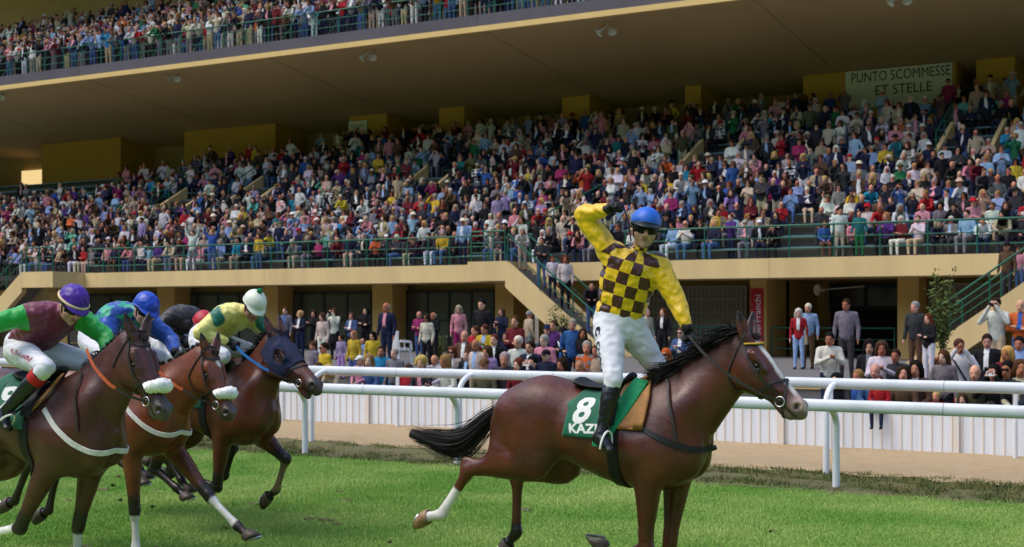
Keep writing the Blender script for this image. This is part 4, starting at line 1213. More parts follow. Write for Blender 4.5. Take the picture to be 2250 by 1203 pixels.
# ------------------------------------------------------------------ grandstand
GS = tag(empty('grandstand', (0, 0, 0)), 'cream and ochre concrete grandstand with two tiers packed with spectators', 'grandstand')
M_soffit = mat('soffit_plaster', color=srgb('c4a67c'), rough=.9, vary=.07, vscale=.25)
M_fascia = mat('grey_fascia_metal', color=srgb('555058'), rough=.6, vary=.12, vscale=.7)
M_trim = mat('yellow_trim', color=srgb('e0bd7a'), rough=.7, vary=.05, vscale=1)
M_seat = mat('tier_concrete', color=srgb('77756f'), rough=.9, vary=.12, vscale=.8)
M_bench = mat('blue_bench_plastic', color=srgb('5c7f86'), rough=.5, vary=.06)
M_frame = mat('dark_green_frame', color=srgb('1f2a26'), rough=.5)
M_glass = mat('dark_window_glass', color=srgb('4f4d4a'), rough=.12, spec=.6)
M_grille = mat('white_grille', color=srgb('b9b4a8'), rough=.6)
M_gback = mat('grille_backing', color=srgb('8b8375'), rough=.5)
X0, X1 = -80, 12
Y_SL, Z_SL = 44.0, 4.05
# balcony slab in lengths with joints
xs = [-52.7, -49.4, -38.2, -27.2, -16.6, -5.4, 6]
for a, b in zip(xs[:-1], xs[1:]):
    mb = MB(); mb.box(a + .006, b - .006, Y_SL, 46.6, Z_SL - .64, Z_SL); mb.build('balcony_slab', M_yel, GS)
slab('balcony_soffit', M_yel2, X0 + 27.5, 6, 46.6, 61, Z_SL - .62, Z_SL - .40, parent=GS)
# wall under the balcony: pillars, windows, grilles
def bay(px, y=46.5): return along(px, y)
def pillar(p0, p1, y0=46.05, y1=47.1):
    mb = MB(); mb.box(bay(p0, y0), bay(p1, y0), y0, y1, .75, Z_SL - .64); mb.build('pillar', M_yel2, GS)
for p0, p1 in ((345, 383), (577, 610), (818, 862), (1088, 1128), (1648, 1684), (1972, 2018)): pillar(p0, p1)
slab('back_wall', M_yel2, X0, bay(1135), 47.6, 47.9, .75, Z_SL - .63, parent=GS)
slab('back_wall', M_yel2, bay(1135), bay(1690), 48.2, 48.5, .75, Z_SL - .63, parent=GS)
slab('back_wall', M_yel2, bay(1690), bay(1985), 51.5, 51.8, .75, Z_SL - .63, parent=GS)
slab('back_wall', M_yel2, bay(1985), 10, 48.2, 48.5, .75, Z_SL - .63, parent=GS)
slab('side_wall', M_yel2, bay(1690) - .25, bay(1690), 47.1, 51.5, .75, Z_SL - .63, parent=GS)
slab('side_wall', M_yel2, bay(1985), bay(1985) + .25, 47.1, 51.5, .75, Z_SL - .63, parent=GS)
def window(p0, p1, z0, z1, ncol, nrow, y=47.0, shelf=True):
    a, b = bay(p0, y), bay(p1, y)
    w = slab('window', M_frame, a, b, y, y + .06, z1, z1 + .10, parent=GS)
    slab('sill', M_frame, a, b, y - .03, y + .09, z0 - .08, z0, parent=w)
    for i in range(ncol + 1):
        x = a + (b - a) * i / ncol; slab('mullion', M_frame, x - .05, x + .05, y - .01, y + .07, z0, z1, parent=w)
    for j in range(1, nrow):
        z = z0 + (z1 - z0) * j / nrow
        for i in range(ncol):
            xa, xb = a + (b - a) * i / ncol + .05, a + (b - a) * (i + 1) / ncol - .05; slab('transom', M_frame, xa, xb, y, y + .06, z - .04, z + .04, parent=w)
    for i in range(ncol):
        for j in range(nrow):
            xa, xb = a + (b - a) * i / ncol + .05, a + (b - a) * (i + 1) / ncol - .05
            za, zb = z0 + (z1 - z0) * j / nrow + .04, z0 + (z1 - z0) * (j + 1) / nrow - .04
            slab('pane', M_glass, xa, xb, y + .025, y + .04, za, zb, parent=w)
window(150, 340, .83, 3.1, 4, 2)
window(388, 572, .83, 3.1, 4, 2)
window(613, 814, .83, 3.1, 4, 2)
window(892, 1085, .83, 3.1, 4, 2)
def grille(p0, p1, y, z0, z1):
    a, b = bay(p0, y), bay(p1, y)
    g = slab('glazed_grille', M_gback, a, b, y + .05, y + .09, z0, z1, parent=GS)
    n = int((b - a) / .17); me = None
    for i in range(n + 1):
        if me is None:
            mb = MB(); mb.box(-.012, .012, 0, .03, z0, z1); o = mb.build('bar', M_grille, g); me = o.data
        else: o = link('bar', me, g)
        o.location = (a + .015 + (b - a - .03) * i / n, y, 0)
    for k in range(6):
        z = z0 + (z1 - z0) * (k + .03) / 5.1; slab('cross_bar', M_grille, a, b, y - .022, y - .002, z, z + .03, parent=g)
grille(1300, 1640, 47.7, .85, 3.25)
grille(2040, 2205, 47.7, .85, 3.25)
# recess behind the pillar: dark panel with the opening's shade in its colour, high window, guard rail
hall = slab('doorway_shade_panel', mat('painted_opening_shade', color=srgb('3a3028'), rough=.9), bay(1826, 51.4), bay(1975, 51.4), 51.38, 51.46, .75, 2.45, parent=GS)
w = slab('window', M_frame, bay(1822, 51.2), bay(1985, 51.2), 51.2, 51.3, 2.35, 3.35, parent=GS)
for p0, p1 in ((1830, 1897), (1906, 1975)): slab('pane', M_glass, bay(p0, 51.1), bay(p1, 51.1), 51.17, 51.195, 2.52, 3.2, parent=w)
# banner
M_ban = mat('red_banner', color=srgb('b3202f'), rough=.7, vary=.05)
ban = tag(slab('banner', M_ban, 0, .47, 0, .02, 0, 1.95), 'red vertical banner with white lettering on the ochre pillar', 'banner')
ban.location = (bay(1649, 46.0), 46.0, 1.15)
v, f = text_mesh('\u00dcberFranchi', .33)
V3 = np.stack([.27 - v[:, 1], np.full(len(v), -.006), .92 + v[:, 0] * 1.0], 1)
mesh('banner_lettering', V3, f, M_print, ban)
v, f = text_mesh('LA', .15)
mesh('banner_lettering', np.stack([.24 + v[:, 0], np.full(len(v), -.006), 1.83 + v[:, 1]], 1), f, mat('banner_dull_red', color=srgb('8a1a26'), rough=.7), ban)

# outside stairs
def stair(name_u, u0, z0, u1, z1, y0, y1, thick, n):
    """flight from (u0,z0) top to (u1,z1) bottom with stringers at both sides"""
    for ya, yb in ((y0, y0 + .28), (y1 - .28, y1)):
        mb = MB(); mb.prism([(u0, z0), (u1, z1), (u1, z1 - thick), (u0, z0 - thick)] if u1 > u0 else [(u0, z0), (u0, z0 - thick), (u1, z1 - thick), (u1, z1)], 1, ya, yb)
        o = mb.build('stringer', M_yel, GS)
    for i in range(n):
        ua, ub = u0 + (u1 - u0) * i / n, u0 + (u1 - u0) * (i + 1) / n; z = z0 + (z1 - z0) * (i + 1) / n
        slab('tread', M_conc, min(ua, ub), max(ua, ub), y0 + .28, y1 - .28, z - .30, z - .12, parent=GS)
SL_C = .806
slab('landing', M_yel, -27.2, -25.64, 42.2, 43.99, Z_SL - .66, Z_SL + .03, parent=GS)
stair('c', -25.638, Z_SL + .03, -25.638 + 3.31 / SL_C, .77, 42.2, 43.99, .92, 20)
stair('r', -6.9, Z_SL + .03, -6.9 - 3.31 / .70, .77, 42.2, 43.99, .85, 20)
slab('landing', M_yel, -6.89, -4.5, 42.2, 43.99, Z_SL - .66, Z_SL + .03, parent=GS)
stair('l', -50.6, Z_SL + .03, -50.6 - 3.31 / .76, .77, 42.2, 43.99, .9, 20)
slab('landing', M_yel, -50.59, -48.6, 42.2, 43.99, Z_SL - .66, Z_SL + .03, parent=GS)

# lower tier of steps
ROW_D, ROW_H, NROW = .80, .432, 13
slab('tier_walkway', M_seat, X0, X1, 46.6, 61, Z_SL - .39, Z_SL - .02, parent=GS)
slab('front_walkway', M_conc, X0 + 27.3, 6, Y_SL + .25, 46.59, Z_SL + .001, Z_SL + .012, parent=GS)
ROWS = []
for i in range(NROW):
    y0 = 45.2 + ROW_D * i; z = Z_SL + ROW_H * i
    if i: slab('tier_step', M_seat, X0, X1, y0 - .1, y0 + ROW_D, z - ROW_H - .2, z, parent=GS)
    slab('bench', M_bench, X0, X1, y0 + .32, y0 + .66, z + .38, z + .43, parent=GS)
    ROWS.append((y0 + .45, z))
Y_TOP = 45.2 + ROW_D * NROW; Z_TOP = Z_SL + ROW_H * NROW
slab('top_walkway', M_seat, X0, X1, Y_TOP - .1, 61, Z_TOP - .6, Z_TOP, parent=GS)
slab('rear_wall', mat('rear_wall_plaster', color=srgb('a58a60'), rough=.9, vary=.06), X0 - 8, X1, 60.2, 60.6, Z_TOP, 13.0, parent=GS)
# yellow service boxes against the soffit
def sof(y): return 13.62 + (12.0 - 13.62) * (y - 48.2) / (60.2 - 48.2)
M_box = mat('ochre_service_box', color=srgb('bd933c'), rough=.8, vary=.06, vscale=.6)
for p0, p1 in ((92, 265), (405, 605), (768, 850), (965, 1020), (1235, 1295), (1505, 1540), (1765, 2100), (2145, 2230)):
    a, b = along(p0, 57.6), along(p1, 57.6)
    mb = MB(); mb.box(a, b, 57.6, 60.19, Z_TOP, sof(57.6) - .02); mb.build('service_box', M_box, GS)
# soffit of the upper deck, fascia and trim
mb = MB(); mb.prism([(48.2, 13.62), (61, sof(61)), (61, sof(61) + .3), (48.2, 13.95)], 0, X0 - 8, X1); mb.build('upper_soffit', M_soffit, GS)
for k in range(9):      # joints between the soffit bays
    x = X0 + k * 11.4 + 4.2; mb = MB(); mb.prism([(48.25, 13.60), (60.1, sof(60.1) - .02), (60.1, sof(60.1) + .05), (48.25, 13.68)], 0, x, x + .03); mb.build('soffit_joint', mat('joint_filler', color=srgb('a58f6c'), rough=.9), GS)
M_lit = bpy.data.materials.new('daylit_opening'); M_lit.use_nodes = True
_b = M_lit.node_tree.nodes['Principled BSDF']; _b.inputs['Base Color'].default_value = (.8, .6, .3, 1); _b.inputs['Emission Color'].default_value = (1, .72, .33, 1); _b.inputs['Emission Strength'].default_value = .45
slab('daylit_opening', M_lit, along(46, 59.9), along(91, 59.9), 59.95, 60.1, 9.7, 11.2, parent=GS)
slab('fascia_trim', M_trim, X0 - 8, X1, 48.0, 48.196, 13.60, 13.82, parent=GS)
for k in range(8): slab('fascia_panel', M_fascia, X0 - 8 + k * 11.5 + .006, X0 - 8 + (k + 1) * 11.5 - .006, 48.06, 48.196, 13.824, 14.30, parent=GS)
UROWS = []
slab('upper_walkway', M_seat, X0 - 8, X1, 48.2, 49.1, 13.96, 14.28, parent=GS)
for i in range(9):
    y0 = 49.1 + .8 * i; z = 14.28 + .46 * i
    slab('upper_tier_step', M_seat, X0 - 8, X1, y0 - .1 if i else 49.11, y0 + .8, z - .66 if i else 13.97, z + .002, parent=GS)
    UROWS.append((y0 + .45, z))
slab('unseen_shade_roof', M_soffit, X0 - 10, X1, 50.5, 64, 22.5, 23.0, parent=GS)  # out of view; added to shade the upper tier
slab('upper_rear_wall', M_soffit, X0 - 10, X1, 57.5, 57.9, 14, 22.4, parent=GS)

# vomitory mouths in the lower tier: ochre cheeks, green rails
def vomitory(px, row):
    y, z = ROWS[row]; y -= .45; x = along(px, y)
    for dx in (0, 1.9):
        mb = MB(); mb.prism([(y - .02, z + .0), (y - .02, z + .62), (y + 2.4, z + 1.95), (y + 2.4, z + .2)], 0, x + dx, x + dx + .16); mb.build('vomitory_cheek', M_yel, GS)
    slab('vomitory_shade_panel', mat('painted_opening_shade', None), x + .165, x + 1.895, y + 1.2, y + 1.3, z + .2, z + 1.15, parent=GS)  # dark sheet: shade of the opening put into its colour
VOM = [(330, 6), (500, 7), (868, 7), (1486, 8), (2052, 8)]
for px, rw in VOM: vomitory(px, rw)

# signs
M_sgn = mat('white_sign_board', color=srgb('cfd2cb'), rough=.7, vary=.04)
M_sgt = mat('dark_sign_paint', color=srgb('1c2a24'), rough=.7)
def sign(label, p0, p1, z0, z1, lines, y=57.5):
    a, b = along(p0, y), along(p1, y)
    s = tag(slab('sign_board', M_sgn, 0, b - a, 0, .05, 0, z1 - z0), label, 'sign'); s.location = (a, y, z0)
    for (txt, size, cx, cz) in lines:
        v, f = text_mesh(txt, size); v = v * (min(1, .93 * (b - a) * 1.087 / np.ptp(v[:, 0])), 1, 1)
        mesh('sign_lettering', np.stack([(b - a) * cx + v[:, 0] * .92, np.full(len(v), -.006), (z1 - z0) * cz + v[:, 1]], 1), f, M_sgt, s)
sign('wide white betting sign with dark capitals under the soffit at right', 1858, 2092, 10.75, sof(57.5) - .06, [('PUNTO SCOMMESSE', .58, .52, .80), ('ET STELLE', .58, .55, .42)])
sign('small white sign under the soffit above the crowd, left of centre', 766, 806, 10.6, sof(57.5) - .30, [('PUNTO', .26, .5, .8), ('SCOMMESSE', .175, .5, .58)])

# horn loudspeakers under the fascia
M_horn = mat('grey_horn', color=srgb('c4c1b2'), rough=.5)
for k, (x, z) in enumerate(((-60.0, 13.55), (-47.75, 13.45), (-36.4, 13.40), (-24.95, 13.30), (-13.6, 13.2))):
    root = tag(empty('horn_loudspeaker', (x, 48.7, z)), ['pair of grey horn loudspeakers under the fascia at the left edge', 'pair of grey horn loudspeakers under the fascia, second from left', 'pair of grey horn loudspeakers under the fascia, in the middle of the row', 'pair of grey horn loudspeakers under the fascia above the raised arm', 'pair of grey horn loudspeakers at the top edge, rightmost'][k], 'loudspeaker', 'horn loudspeakers under the fascia')
    root.scale = (.72, .72, .72)
    for s in (-1, 1):
        mb = MB(); mb.lathe([(.055, -.1), (.06, .05), (.085, .18), (.14, .30), (.24, .40), (.25, .41), (.23, .40), (.07, .2), (.0, .18)], (s * .22, 0, -.02), 18, axis=(s * .55 - .1, -.55, -.75)); mb.build('horn', M_horn, root, smooth=True)
    mb = MB(); mb.tube([(-.2, .05, .02), (0, .05, .16), (.2, .05, .02)], .025, 6).tube([(0, .05, .16), (0, .05, .3)], .03, 6); mb.build('bracket', M_horn, root)
o = tag(empty('wall_loudspeaker', (bay(1810, 47.4), 47.2, 3.05)), 'round grey horn loudspeaker high in the ochre recess', 'loudspeaker')
mb = MB(); mb.lathe([(.06, -.1), (.07, .05), (.15, .2), (.2, .22), (.18, .2), (.0, .1)], (0, 0, 0), 18, axis=(-.5, -.8, 0)); mb.build('horn', M_horn, o, smooth=True)
mb = MB(); mb.tube([(.1, .1, .02), (1.4, .3, .12)], .02, 6); mb.build('bracket', M_horn, o)

# ------------------------------------------------------------------ green railings
M_green = mat('green_rail_paint', color=srgb('17604a'), rough=.45, vary=.1, vscale=2)
def railing(label, P0, P1, spacing, h=1.05, fr=(1.0, .62, .28), r=.028, brace=None, m=M_green, grp='green metal railings'):
    P0, P1 = np.array(P0, float), np.array(P1, float); L_ = np.linalg.norm((P1 - P0)[:2]); n = max(1, round(L_ / spacing))
    root = tag(empty('railing', P0), label, 'railing', grp)
    d = P1 - P0; me = None
    for i in range(n + 1):
        if me is None:
            mb = MB(); mb.tube([(0, 0, 0), (0, 0, h)], r * .9, 8); o = mb.build('post', m, root, smooth=True); me = o.data
        else: o = link('post', me, root)
        o.location = d * i / n
    for k, f_ in enumerate(fr):
        mb = MB(); up = np.array((0, 0, h * f_)); mb.tube([up, d + up], r * (1.15 if k == 0 else .6), 8); mb.build('rail', m, root, smooth=True)
    if brace:
        for i in range(0, n + 1, brace):
            c = d * i / n; mb = MB(); s = 1 if i % 2 else -1
            mb.tube([c + np.array((s * .62, -.0, .02)), c + np.array((0, 0, h * .55))], r * .75, 6); mb.build('brace', m, root, smooth=True)
    return root
zb = Z_SL + .01
railing('green balcony railing above the left run of dark windows', (-48.5, 44.1, zb), (-27.3, 44.1, zb), .98)
railing('green balcony railing over the glazed grille and red banner, right of the stairs', (-21.9, 44.1, zb), (-7.0, 44.1, zb), 1.42)
railing('short green railing on the landing at the head of the central stairs', (-27.1, 42.3, zb + .03), (-25.7, 42.3, zb + .03), .7)
railing('green railing on the landing at the far left', (-50.4, 42.3, zb + .03), (-48.7, 42.3, zb + .03), .8)
def stair_rail(label, u0, u1, sl, y):
    railing(label, (u0, y, Z_SL + .03), (u1, y, Z_SL + .03 - abs(u1 - u0) * sl), 1.15, h=.95, fr=(1.0, .5))
stair_rail('green handrail down the front of the central stairs', -25.6, -21.7, SL_C, 42.32)
stair_rail('green handrail down the back of the central stairs', -25.6, -21.7, SL_C, 43.85)
stair_rail('green handrail down the front of the right-hand stairs', -6.95, -11.5, .70, 42.32)
stair_rail('green handrail down the back of the right-hand stairs', -6.95, -11.5, .70, 43.85)
stair_rail('green handrail down the stairs at the left edge', -50.7, -54.8, .76, 42.32)
railing('long green railing with slanted braces along the upper tier', (-64, 48.25, 14.29), (-14, 48.25, 14.29), 1.32, fr=(1.0, .66, .33), brace=2)
railing('green guard rail across the dark recess beneath the balcony', (bay(1690, 46.3) + .1, 46.3, .75), (bay(1972, 46.3) - .1, 46.3, .75), 1.6, h=1.0)
railing('green guard rail before the glazed grille under the balcony', (-21.5, 45.6, .75), (bay(1642, 45.6), 45.6, .75), 1.9, h=1.0)
for k, (px, rw) in enumerate(VOM):
    y, z = ROWS[rw]; y -= .45; x = along(px, y)
    railing('green rail round a stairway mouth in the lower tier, %s from the left' % ['first', 'second', 'third', 'fourth', 'fifth'][k], (x + .08, y, z + .6), (x + .08, y + 2.4, z + 1.93), 1.2, h=.7, fr=(1.0, .5), r=.024, grp='green rails round the stairway mouths')
railing('sloping green aisle handrail in the lower tier left of the raised arm', (along(1150, 46.5), 46.5, 4.7), (along(1345, 50.2), 50.2, 6.7), 1.6, h=.9, fr=(1.0, .4), r=.026)

# ------------------------------------------------------------------ shrubs and terrace furniture
M_leaf = instance_tint('shrub_leaf', srgb('46562a'), srgb('6f7a3e'))
def shrub(name, label, loc, h, w, n, pot=None, seed=0, flowers=None):
    root = tag(empty(name, loc), label, 'shrub')
    r = np.random.RandomState(seed); z0 = 0
    if pot:
        mb = MB(); mb.lathe([(.0, 0), (.17, 0), (.23, .38), (.26, .38), (.26, .44), (.22, .44), (.2, .36), (.0, .36)], (0, 0, 0), 20); mb.build('pot', mat('terracotta', color=srgb('8a4630'), rough=.85, vary=.1), root, smooth=True); z0 = .36
    V, F, SV, SF = [], [], [], []
    for _ in range(34):
        a = r.rand() * 6.28; el = w * (.3 + .7 * r.rand()); tip = np.array((math.cos(a) * el, math.sin(a) * el, z0 + h * (.35 + .65 * r.rand())))
        mid = np.array((tip[0] * .35, tip[1] * .35, z0 + (tip[2] - z0) * .6)); pl = catmull([(0, 0, z0), mid, tip], 6)
        tv, tf = tube_arrays(pl, [.012 * (1 - .8 * i / len(pl)) for i in range(len(pl))], 4, False); b = len(SV); SV += tv; SF += [tuple(i + b for i in q) for q in tf]
        for _ in range(n):
            c = pl[int(len(pl) * (.3 + .69 * r.rand()))] + r.normal(size=3) * .06; d = r.normal(size=3); d /= np.linalg.norm(d); s = np.cross(d, r.normal(size=3)); s /= np.linalg.norm(s); l = .035 + .035 * r.rand()
            b = len(V); V += [c - d * l, c + s * l * .42, c + d * l, c - s * l * .42]; F.append((b, b + 1, b + 2, b + 3))
    mesh('stem', SV, SF, mat('shrub_stem', color=srgb('4b3d2a'), rough=.9), root)
    tag(mesh('foliage', V, F, M_leaf, root), kind='stuff')
    return root
shrub('shrub', 'loose green shrub at the foot of the central stairs', (-22.9, 41.6, .75), 1.9, .85, 30, seed=2)
shrub('potted_shrub', 'tall wispy shrub in a terracotta pot beside the right-hand stairs', (along(2070, 33.6), 33.6, .75), 2.1, .42, 30, pot=True, seed=5)
shrub('shrub', 'small green shrub beside the white chairs', (along(960, 35.5), 35.5, .75), .8, .4, 16, seed=8)
M_chair = mat('white_plastic', color=srgb('d9d9d8'), rough=.45)
def plastic_chair(label, x, y, rz):
    root = tag(empty('plastic_chair', (x, y, .75), rz), label, 'chair', 'white plastic chairs on the terrace')
    for sx in (-1, 1):
        for sy in (-1, 1):
            mb = MB(); mb.tube([(sx * .24, sy * .24, 0), (sx * .2, sy * .19, .44)], .022, 6); mb.build('leg', M_chair, root)
        mb = MB(); mb.tube([(sx * .25, -.22, .44), (sx * .26, -.2, .66), (sx * .26, .2, .68)], .022, 6); mb.build('armrest', M_chair, root, smooth=True)
    slab('seat', M_chair, -.23, .23, -.22, .22, .43, .455, parent=root)
    for k in range(5): slab('back_slat', M_chair, -.21 + k * .088, -.15 + k * .088, .21, .235, .5, .92, parent=root)
    slab('back_rim', M_chair, -.23, .23, .205, .24, .921, .96, parent=root)
plastic_chair('white plastic chair on the terrace beside the man in jeans', along(882, 33.0), 33.0, 2.6)
plastic_chair('white plastic chair on the terrace behind the baby held up', along(878, 34.6), 34.6, 2.9)
# ------------------------------------------------------------------ the four runners in view and the one hidden behind
WHITE = (.62, .58, .54)
HORSES = {}
def add_horse(key, label, loc, psi, P, pad=True):
    root = tag(empty('race_horse', (loc[0], loc[1], 0), R(psi)), label, 'horse', 'race horses galloping on the turf')
    fld, V, F, C, hoofs = make_horse(P, .0105 if key in ('lead', 'h9') else .0125)
    finish_horse(root, P, fld, V, F, C, hoofs)
    HORSES[key] = (root, P, fld)
    return root, P, fld

DK = srgb('1d1512')
lead = dict(S=1.03, xo=-.03, zo=.06, poll=(1.12, 0, 2.06), muzzle=(1.53, -.03, 1.59), head_side=(.0, 1, 0), arch=-.015,
    legs={'rf': [(.41, -.17, 1.03), (.38, -.15, .55), (.09, -.13, .43), (.02, -.13, .55)],
          'lf': [(.50, .16, 1.01), (.45, .13, .52), (.47, .13, .21), (.53, .13, .06)],
          'rh': [(-.50, -.19, 1.14), (-1.05, -.16, 1.03), (-1.31, -.14, .67), (-1.48, -.14, .63)],
          'lh': [(-.43, .18, 1.09), (-.80, .14, .965), (-.80, .12, .53), (-.90, .12, .41)]},
    ears=[(-.25, -.12, .95), (-.02, .25, .95)], ear_face=(.6, -.75, .1),
    coat=srgb('4f2314'), dark=DK, dark_legs=(), socks={'rh': [(.55, 1.75, WHITE)], 'lh': [(1.0, 1.8, DK)]}, pale_hoofs=('rh',),
    muzzle_col=srgb('6a5752'), marks=[(WHITE, (.08, -.004, -.012), (.30, -.004, -.016), .025, .012), (WHITE, (.30, 0, -.016), (.50, .0, -.018), .03, .012), (srgb('b59a90'), (.53, .0, -.01), (.585, .02, -.02), .03, .03)],
    tail=[(-.83, 0, 1.50), (-.98, -.02, 1.38), (-1.13, -.04, 1.24), (-1.28, -.06, 1.20), (-1.48, -.08, 1.24), (-1.62, -.09, 1.27)], tail_spread=.075,
    mane_dir=(-.8, -.6, .12), mane_flow=(-.6, -.5, -.9), mane_len=.2, seed=3, rein_sag=.05)
add_horse('lead', 'bay racehorse with a white blaze and one white hind sock, alone in front', (-4.735, 9.206), 3, lead)
tack(HORSES['lead'][0], lead, HORSES['lead'][2], brow=True, nose='figure', hands=[(.69, -.10, 2.05), (.69, .06, 2.03)], breast=(M_leath, 1))
racing_saddle(HORSES['lead'][0], lead, HORSES['lead'][2], M_cloth_green, x0=-.04, slant=.085)
strap(HORSES['lead'][2], 'folded_cloth', [(.33, -.10, 1.74), (.27, -.24, 1.66), (.20, -.32, 1.52), (.12, -.34, 1.36), (.10, -.33, 1.26)], .13, M_cloth_green2, HORSES['lead'][0], off=.034, th=.01)

# ---- rider of the leading horse: standing in the stirrups, one arm flung up
LJ = dict(head=(.325, -.03, 2.805), face=(.46, -.86, -.06), head_up=(.16, .06, 1), pelvis=(.109, 0, 2.173), chest=(.195, -.01, 2.487), neck=(.262, -.005, 2.645),
    rsh=(.065, -.07, 2.655), rel=(-.113, -.12, 2.925), rwr=(.14, -.22, 2.955), rhd=(.85, -.25, .22), rpalm=(.3, -.5, -.7), rcurl=1.25,
    lsh=(.390, .07, 2.550), lel=(.53, .06, 2.305), lwr=(.641, .0, 2.103), lhd=(.35, -.1, -.85), lpalm=(-.2, -.9, 0), lcurl=1.2,
    rhip=(.055, -.06, 2.095), lhip=(.175, .06, 2.095), rkn=(.185, -.27, 1.75), ran=(.13, -.355, 1.35), rtoe=(.225, -.405, 1.255),
    lkn=(.37, .22, 1.75), lan=(.22, .36, 1.36), ltoe=(.34, .40, 1.28), stir_r=(.15, -.30, 1.5), stir_l=(.15, .30, 1.5), helmet_tilt=.10)
S_LEAD = silk_mat('yellow_brown_check_silk', srgb('e2b70c'), srgb('431c12'), srgb('e2b70c'), size=.087, rough=.32)
M_hblue = mat('blue_helmet_silk', color=srgb('1a5fc4'), rough=.45, spec=.45, vary=.08, vscale=8, bump=.25, bscale=12)
M_hblack = mat('black_peak', color=srgb('17171b'), rough=.35)
jockey('person in yellow and brown checked silks standing in the stirrups, arm raised in triumph', (-4.735, 9.206), 3, LJ, S_LEAD, M_hblue, seed=4, peak_mat=M_hblack, sleeve_amp=.014)
mesh('whip', *tube_arrays(catmull([(.20, -.26, 3.02), (.25, -.25, 2.97), (.28, -.22, 2.84), (.29, -.20, 2.72)], 6), [.009] * 7 + [.006] * 12, 6), M_whip, LJ['_root'], smooth=True)

_r, _P, _f = HORSES['lead']
v, f = text_mesh('8', .36, bold=.012)
cl = [c for c in _r.children if c.name.startswith('saddle_cloth')][0]
decal(_f, 'number_print', v * (0.82, 1, 1), f, (-.06, -.30, 1.545), (.92, .0, .20), (.16, .22, .92), .0155, M_print, cl)
v, f = text_mesh('KAZI', .105, bold=.004)
decal(_f, 'name_print', v, f, (-.045, -.34, 1.395), (1, 0, .06), (-.06, .1, 1), .0155, M_print, cl)
M_ink = mat('breeches_lettering', color=srgb('1b1c30'), rough=.7)
v, f = text_mesh('C. CHAN', .085, bold=.002)
decal(LJ['_breech_field'], 'name_print', v, f, (.03, -.26, 1.955), (.17, -.25, -.93), (.80, -.42, .25), .005, M_ink, LJ['_breech'])

def galloper(key, label, loc, P, jl, J, silk, helm, **kw):
    tk = kw.pop('tack', {}); tx = kw.pop('saddle', {})
    r, P, f = add_horse(key, label, loc, 0, P)
    tack(r, P, f, hands=[J['rwr_rein'] if 'rwr_rein' in J else np.array(J['rwr']) + np.array(J['rhd']) * .08, np.array(J['lwr']) + np.array(J['lhd']) * .08], **tk)
    cl, sad = racing_saddle(r, P, f, M_cloth_green, **tx)
    jockey(jl, loc, 0, J, silk, helm, **kw)
    return r, P, f, cl

# ---- dark brown horse nearest the left edge, purple cap
O9 = (-8.652, 7.576)
P9 = dict(S=1.05, xo=-.22, zo=.05, poll=(.89, 0, 2.05), muzzle=(1.19, -.01, 1.51), arch=-.01,
    legs={'rf': [(.05, -.17, 1.0), (-.25, -.17, .55), (-.57, -.17, .48), (-.69, -.16, .54)], 'lf': [(.17, .16, .98), (.04, .15, .53), (.02, .15, .21), (.07, .15, .07)],
          'rh': [(-.80, -.2, 1.06), (-1.22, -.16, .68), (-1.12, -.14, .26), (-1.02, -.14, .14)], 'lh': [(-.76, .18, 1.05), (-1.28, .15, .78), (-1.58, .13, .46), (-1.72, .13, .48)]},
    ears=[(-.15, -.30, .93), (.0, .28, .95)], ear_face=(.9, -.35, .1), coat=srgb('47211a'), dark=srgb('1a1311'), muzzle_col=srgb('4b4240'),
    socks={'lf': [(.30, .85, srgb('d6d4d0'))], 'rf': [(.30, .85, srgb('d6d4d0'))]},
    tail=[(-1.06, 0, 1.5), (-1.25, 0, 1.48), (-1.5, 0, 1.36), (-1.75, 0, 1.28)], mane_dir=(-.7, .5, .2), mane_flow=(-.3, .6, -.9), mane_len=.13, breast_drop=.1, seed=6, rein_sag=.06, girth_x=.14,
    marks=[((.5, .45, .42), (.115, -.004, .0), (.12, -.004, 0), .004, .006)])
J9 = dict(head=(.165, -.02, 2.265), face=(.78, -.22, -.50), head_up=(.5, 0, .85), pelvis=(-.36, 0, 1.97), chest=(-.10, -.02, 2.15), neck=(.05, -.02, 2.22),
    rsh=(-.10, -.20, 2.205), rel=(-.26, -.44, 2.12), rwr=(-.48, -.50, 2.0), rhd=(-.6, 0, -.6), rpalm=(0, 1, 0), rcurl=1.2, rwr_rein=(.42, -.11, 1.94),
    lsh=(.05, .17, 2.17), lel=(.24, .25, 2.02), lwr=(.40, .12, 1.88), lhd=(.6, -.3, -.4), lpalm=(.2, -.8, -.2), lcurl=1.2,
    rhip=(-.34, -.10, 1.91), lhip=(-.34, .10, 1.91), rkn=(.20, -.30, 1.80), ran=(-.20, -.37, 1.44), rtoe=(-.10, -.40, 1.34), lkn=(.18, .29, 1.79), lan=(-.2, .36, 1.44), ltoe=(-.1, .4, 1.34),
    stir_r=(-.05, -.3, 1.5), stir_l=(-.05, .3, 1.5), helmet_tilt=.05)
S9 = silk_mat('maroon_silk_green_sleeves', srgb('6e2440'), None, srgb('0fa33c'), rough=.45)
M_hpurple = mat('purple_helmet_silk', color=srgb('43168c'), rough=.42, spec=.45, vary=.1, vscale=8, bump=.5, bscale=12)
M_cream = mat('cream_band', color=srgb('d9bf9a'), rough=.7)
r9, P9, f9, cl9 = galloper('h9', 'dark brown racehorse with white fleece noseband, nearest the left edge', O9, P9,
    'person in maroon silks with bright green sleeves and a purple cap, crouched in the saddle', J9, S9, M_hpurple, seed=14, cap=True, garter=('rl', M_red),
    tack=dict(nose='fleece', breast=(M_white_strap, 1), rein_mats=(M_strap, M_orange)), saddle=dict(x0=-.24, x1=.20, pad=False))
rim = [J9['_H'](.135 * math.cos(t) - .012, .055 - .004, .113 * math.sin(t)) for t in np.linspace(0, 2 * math.pi, 40)]
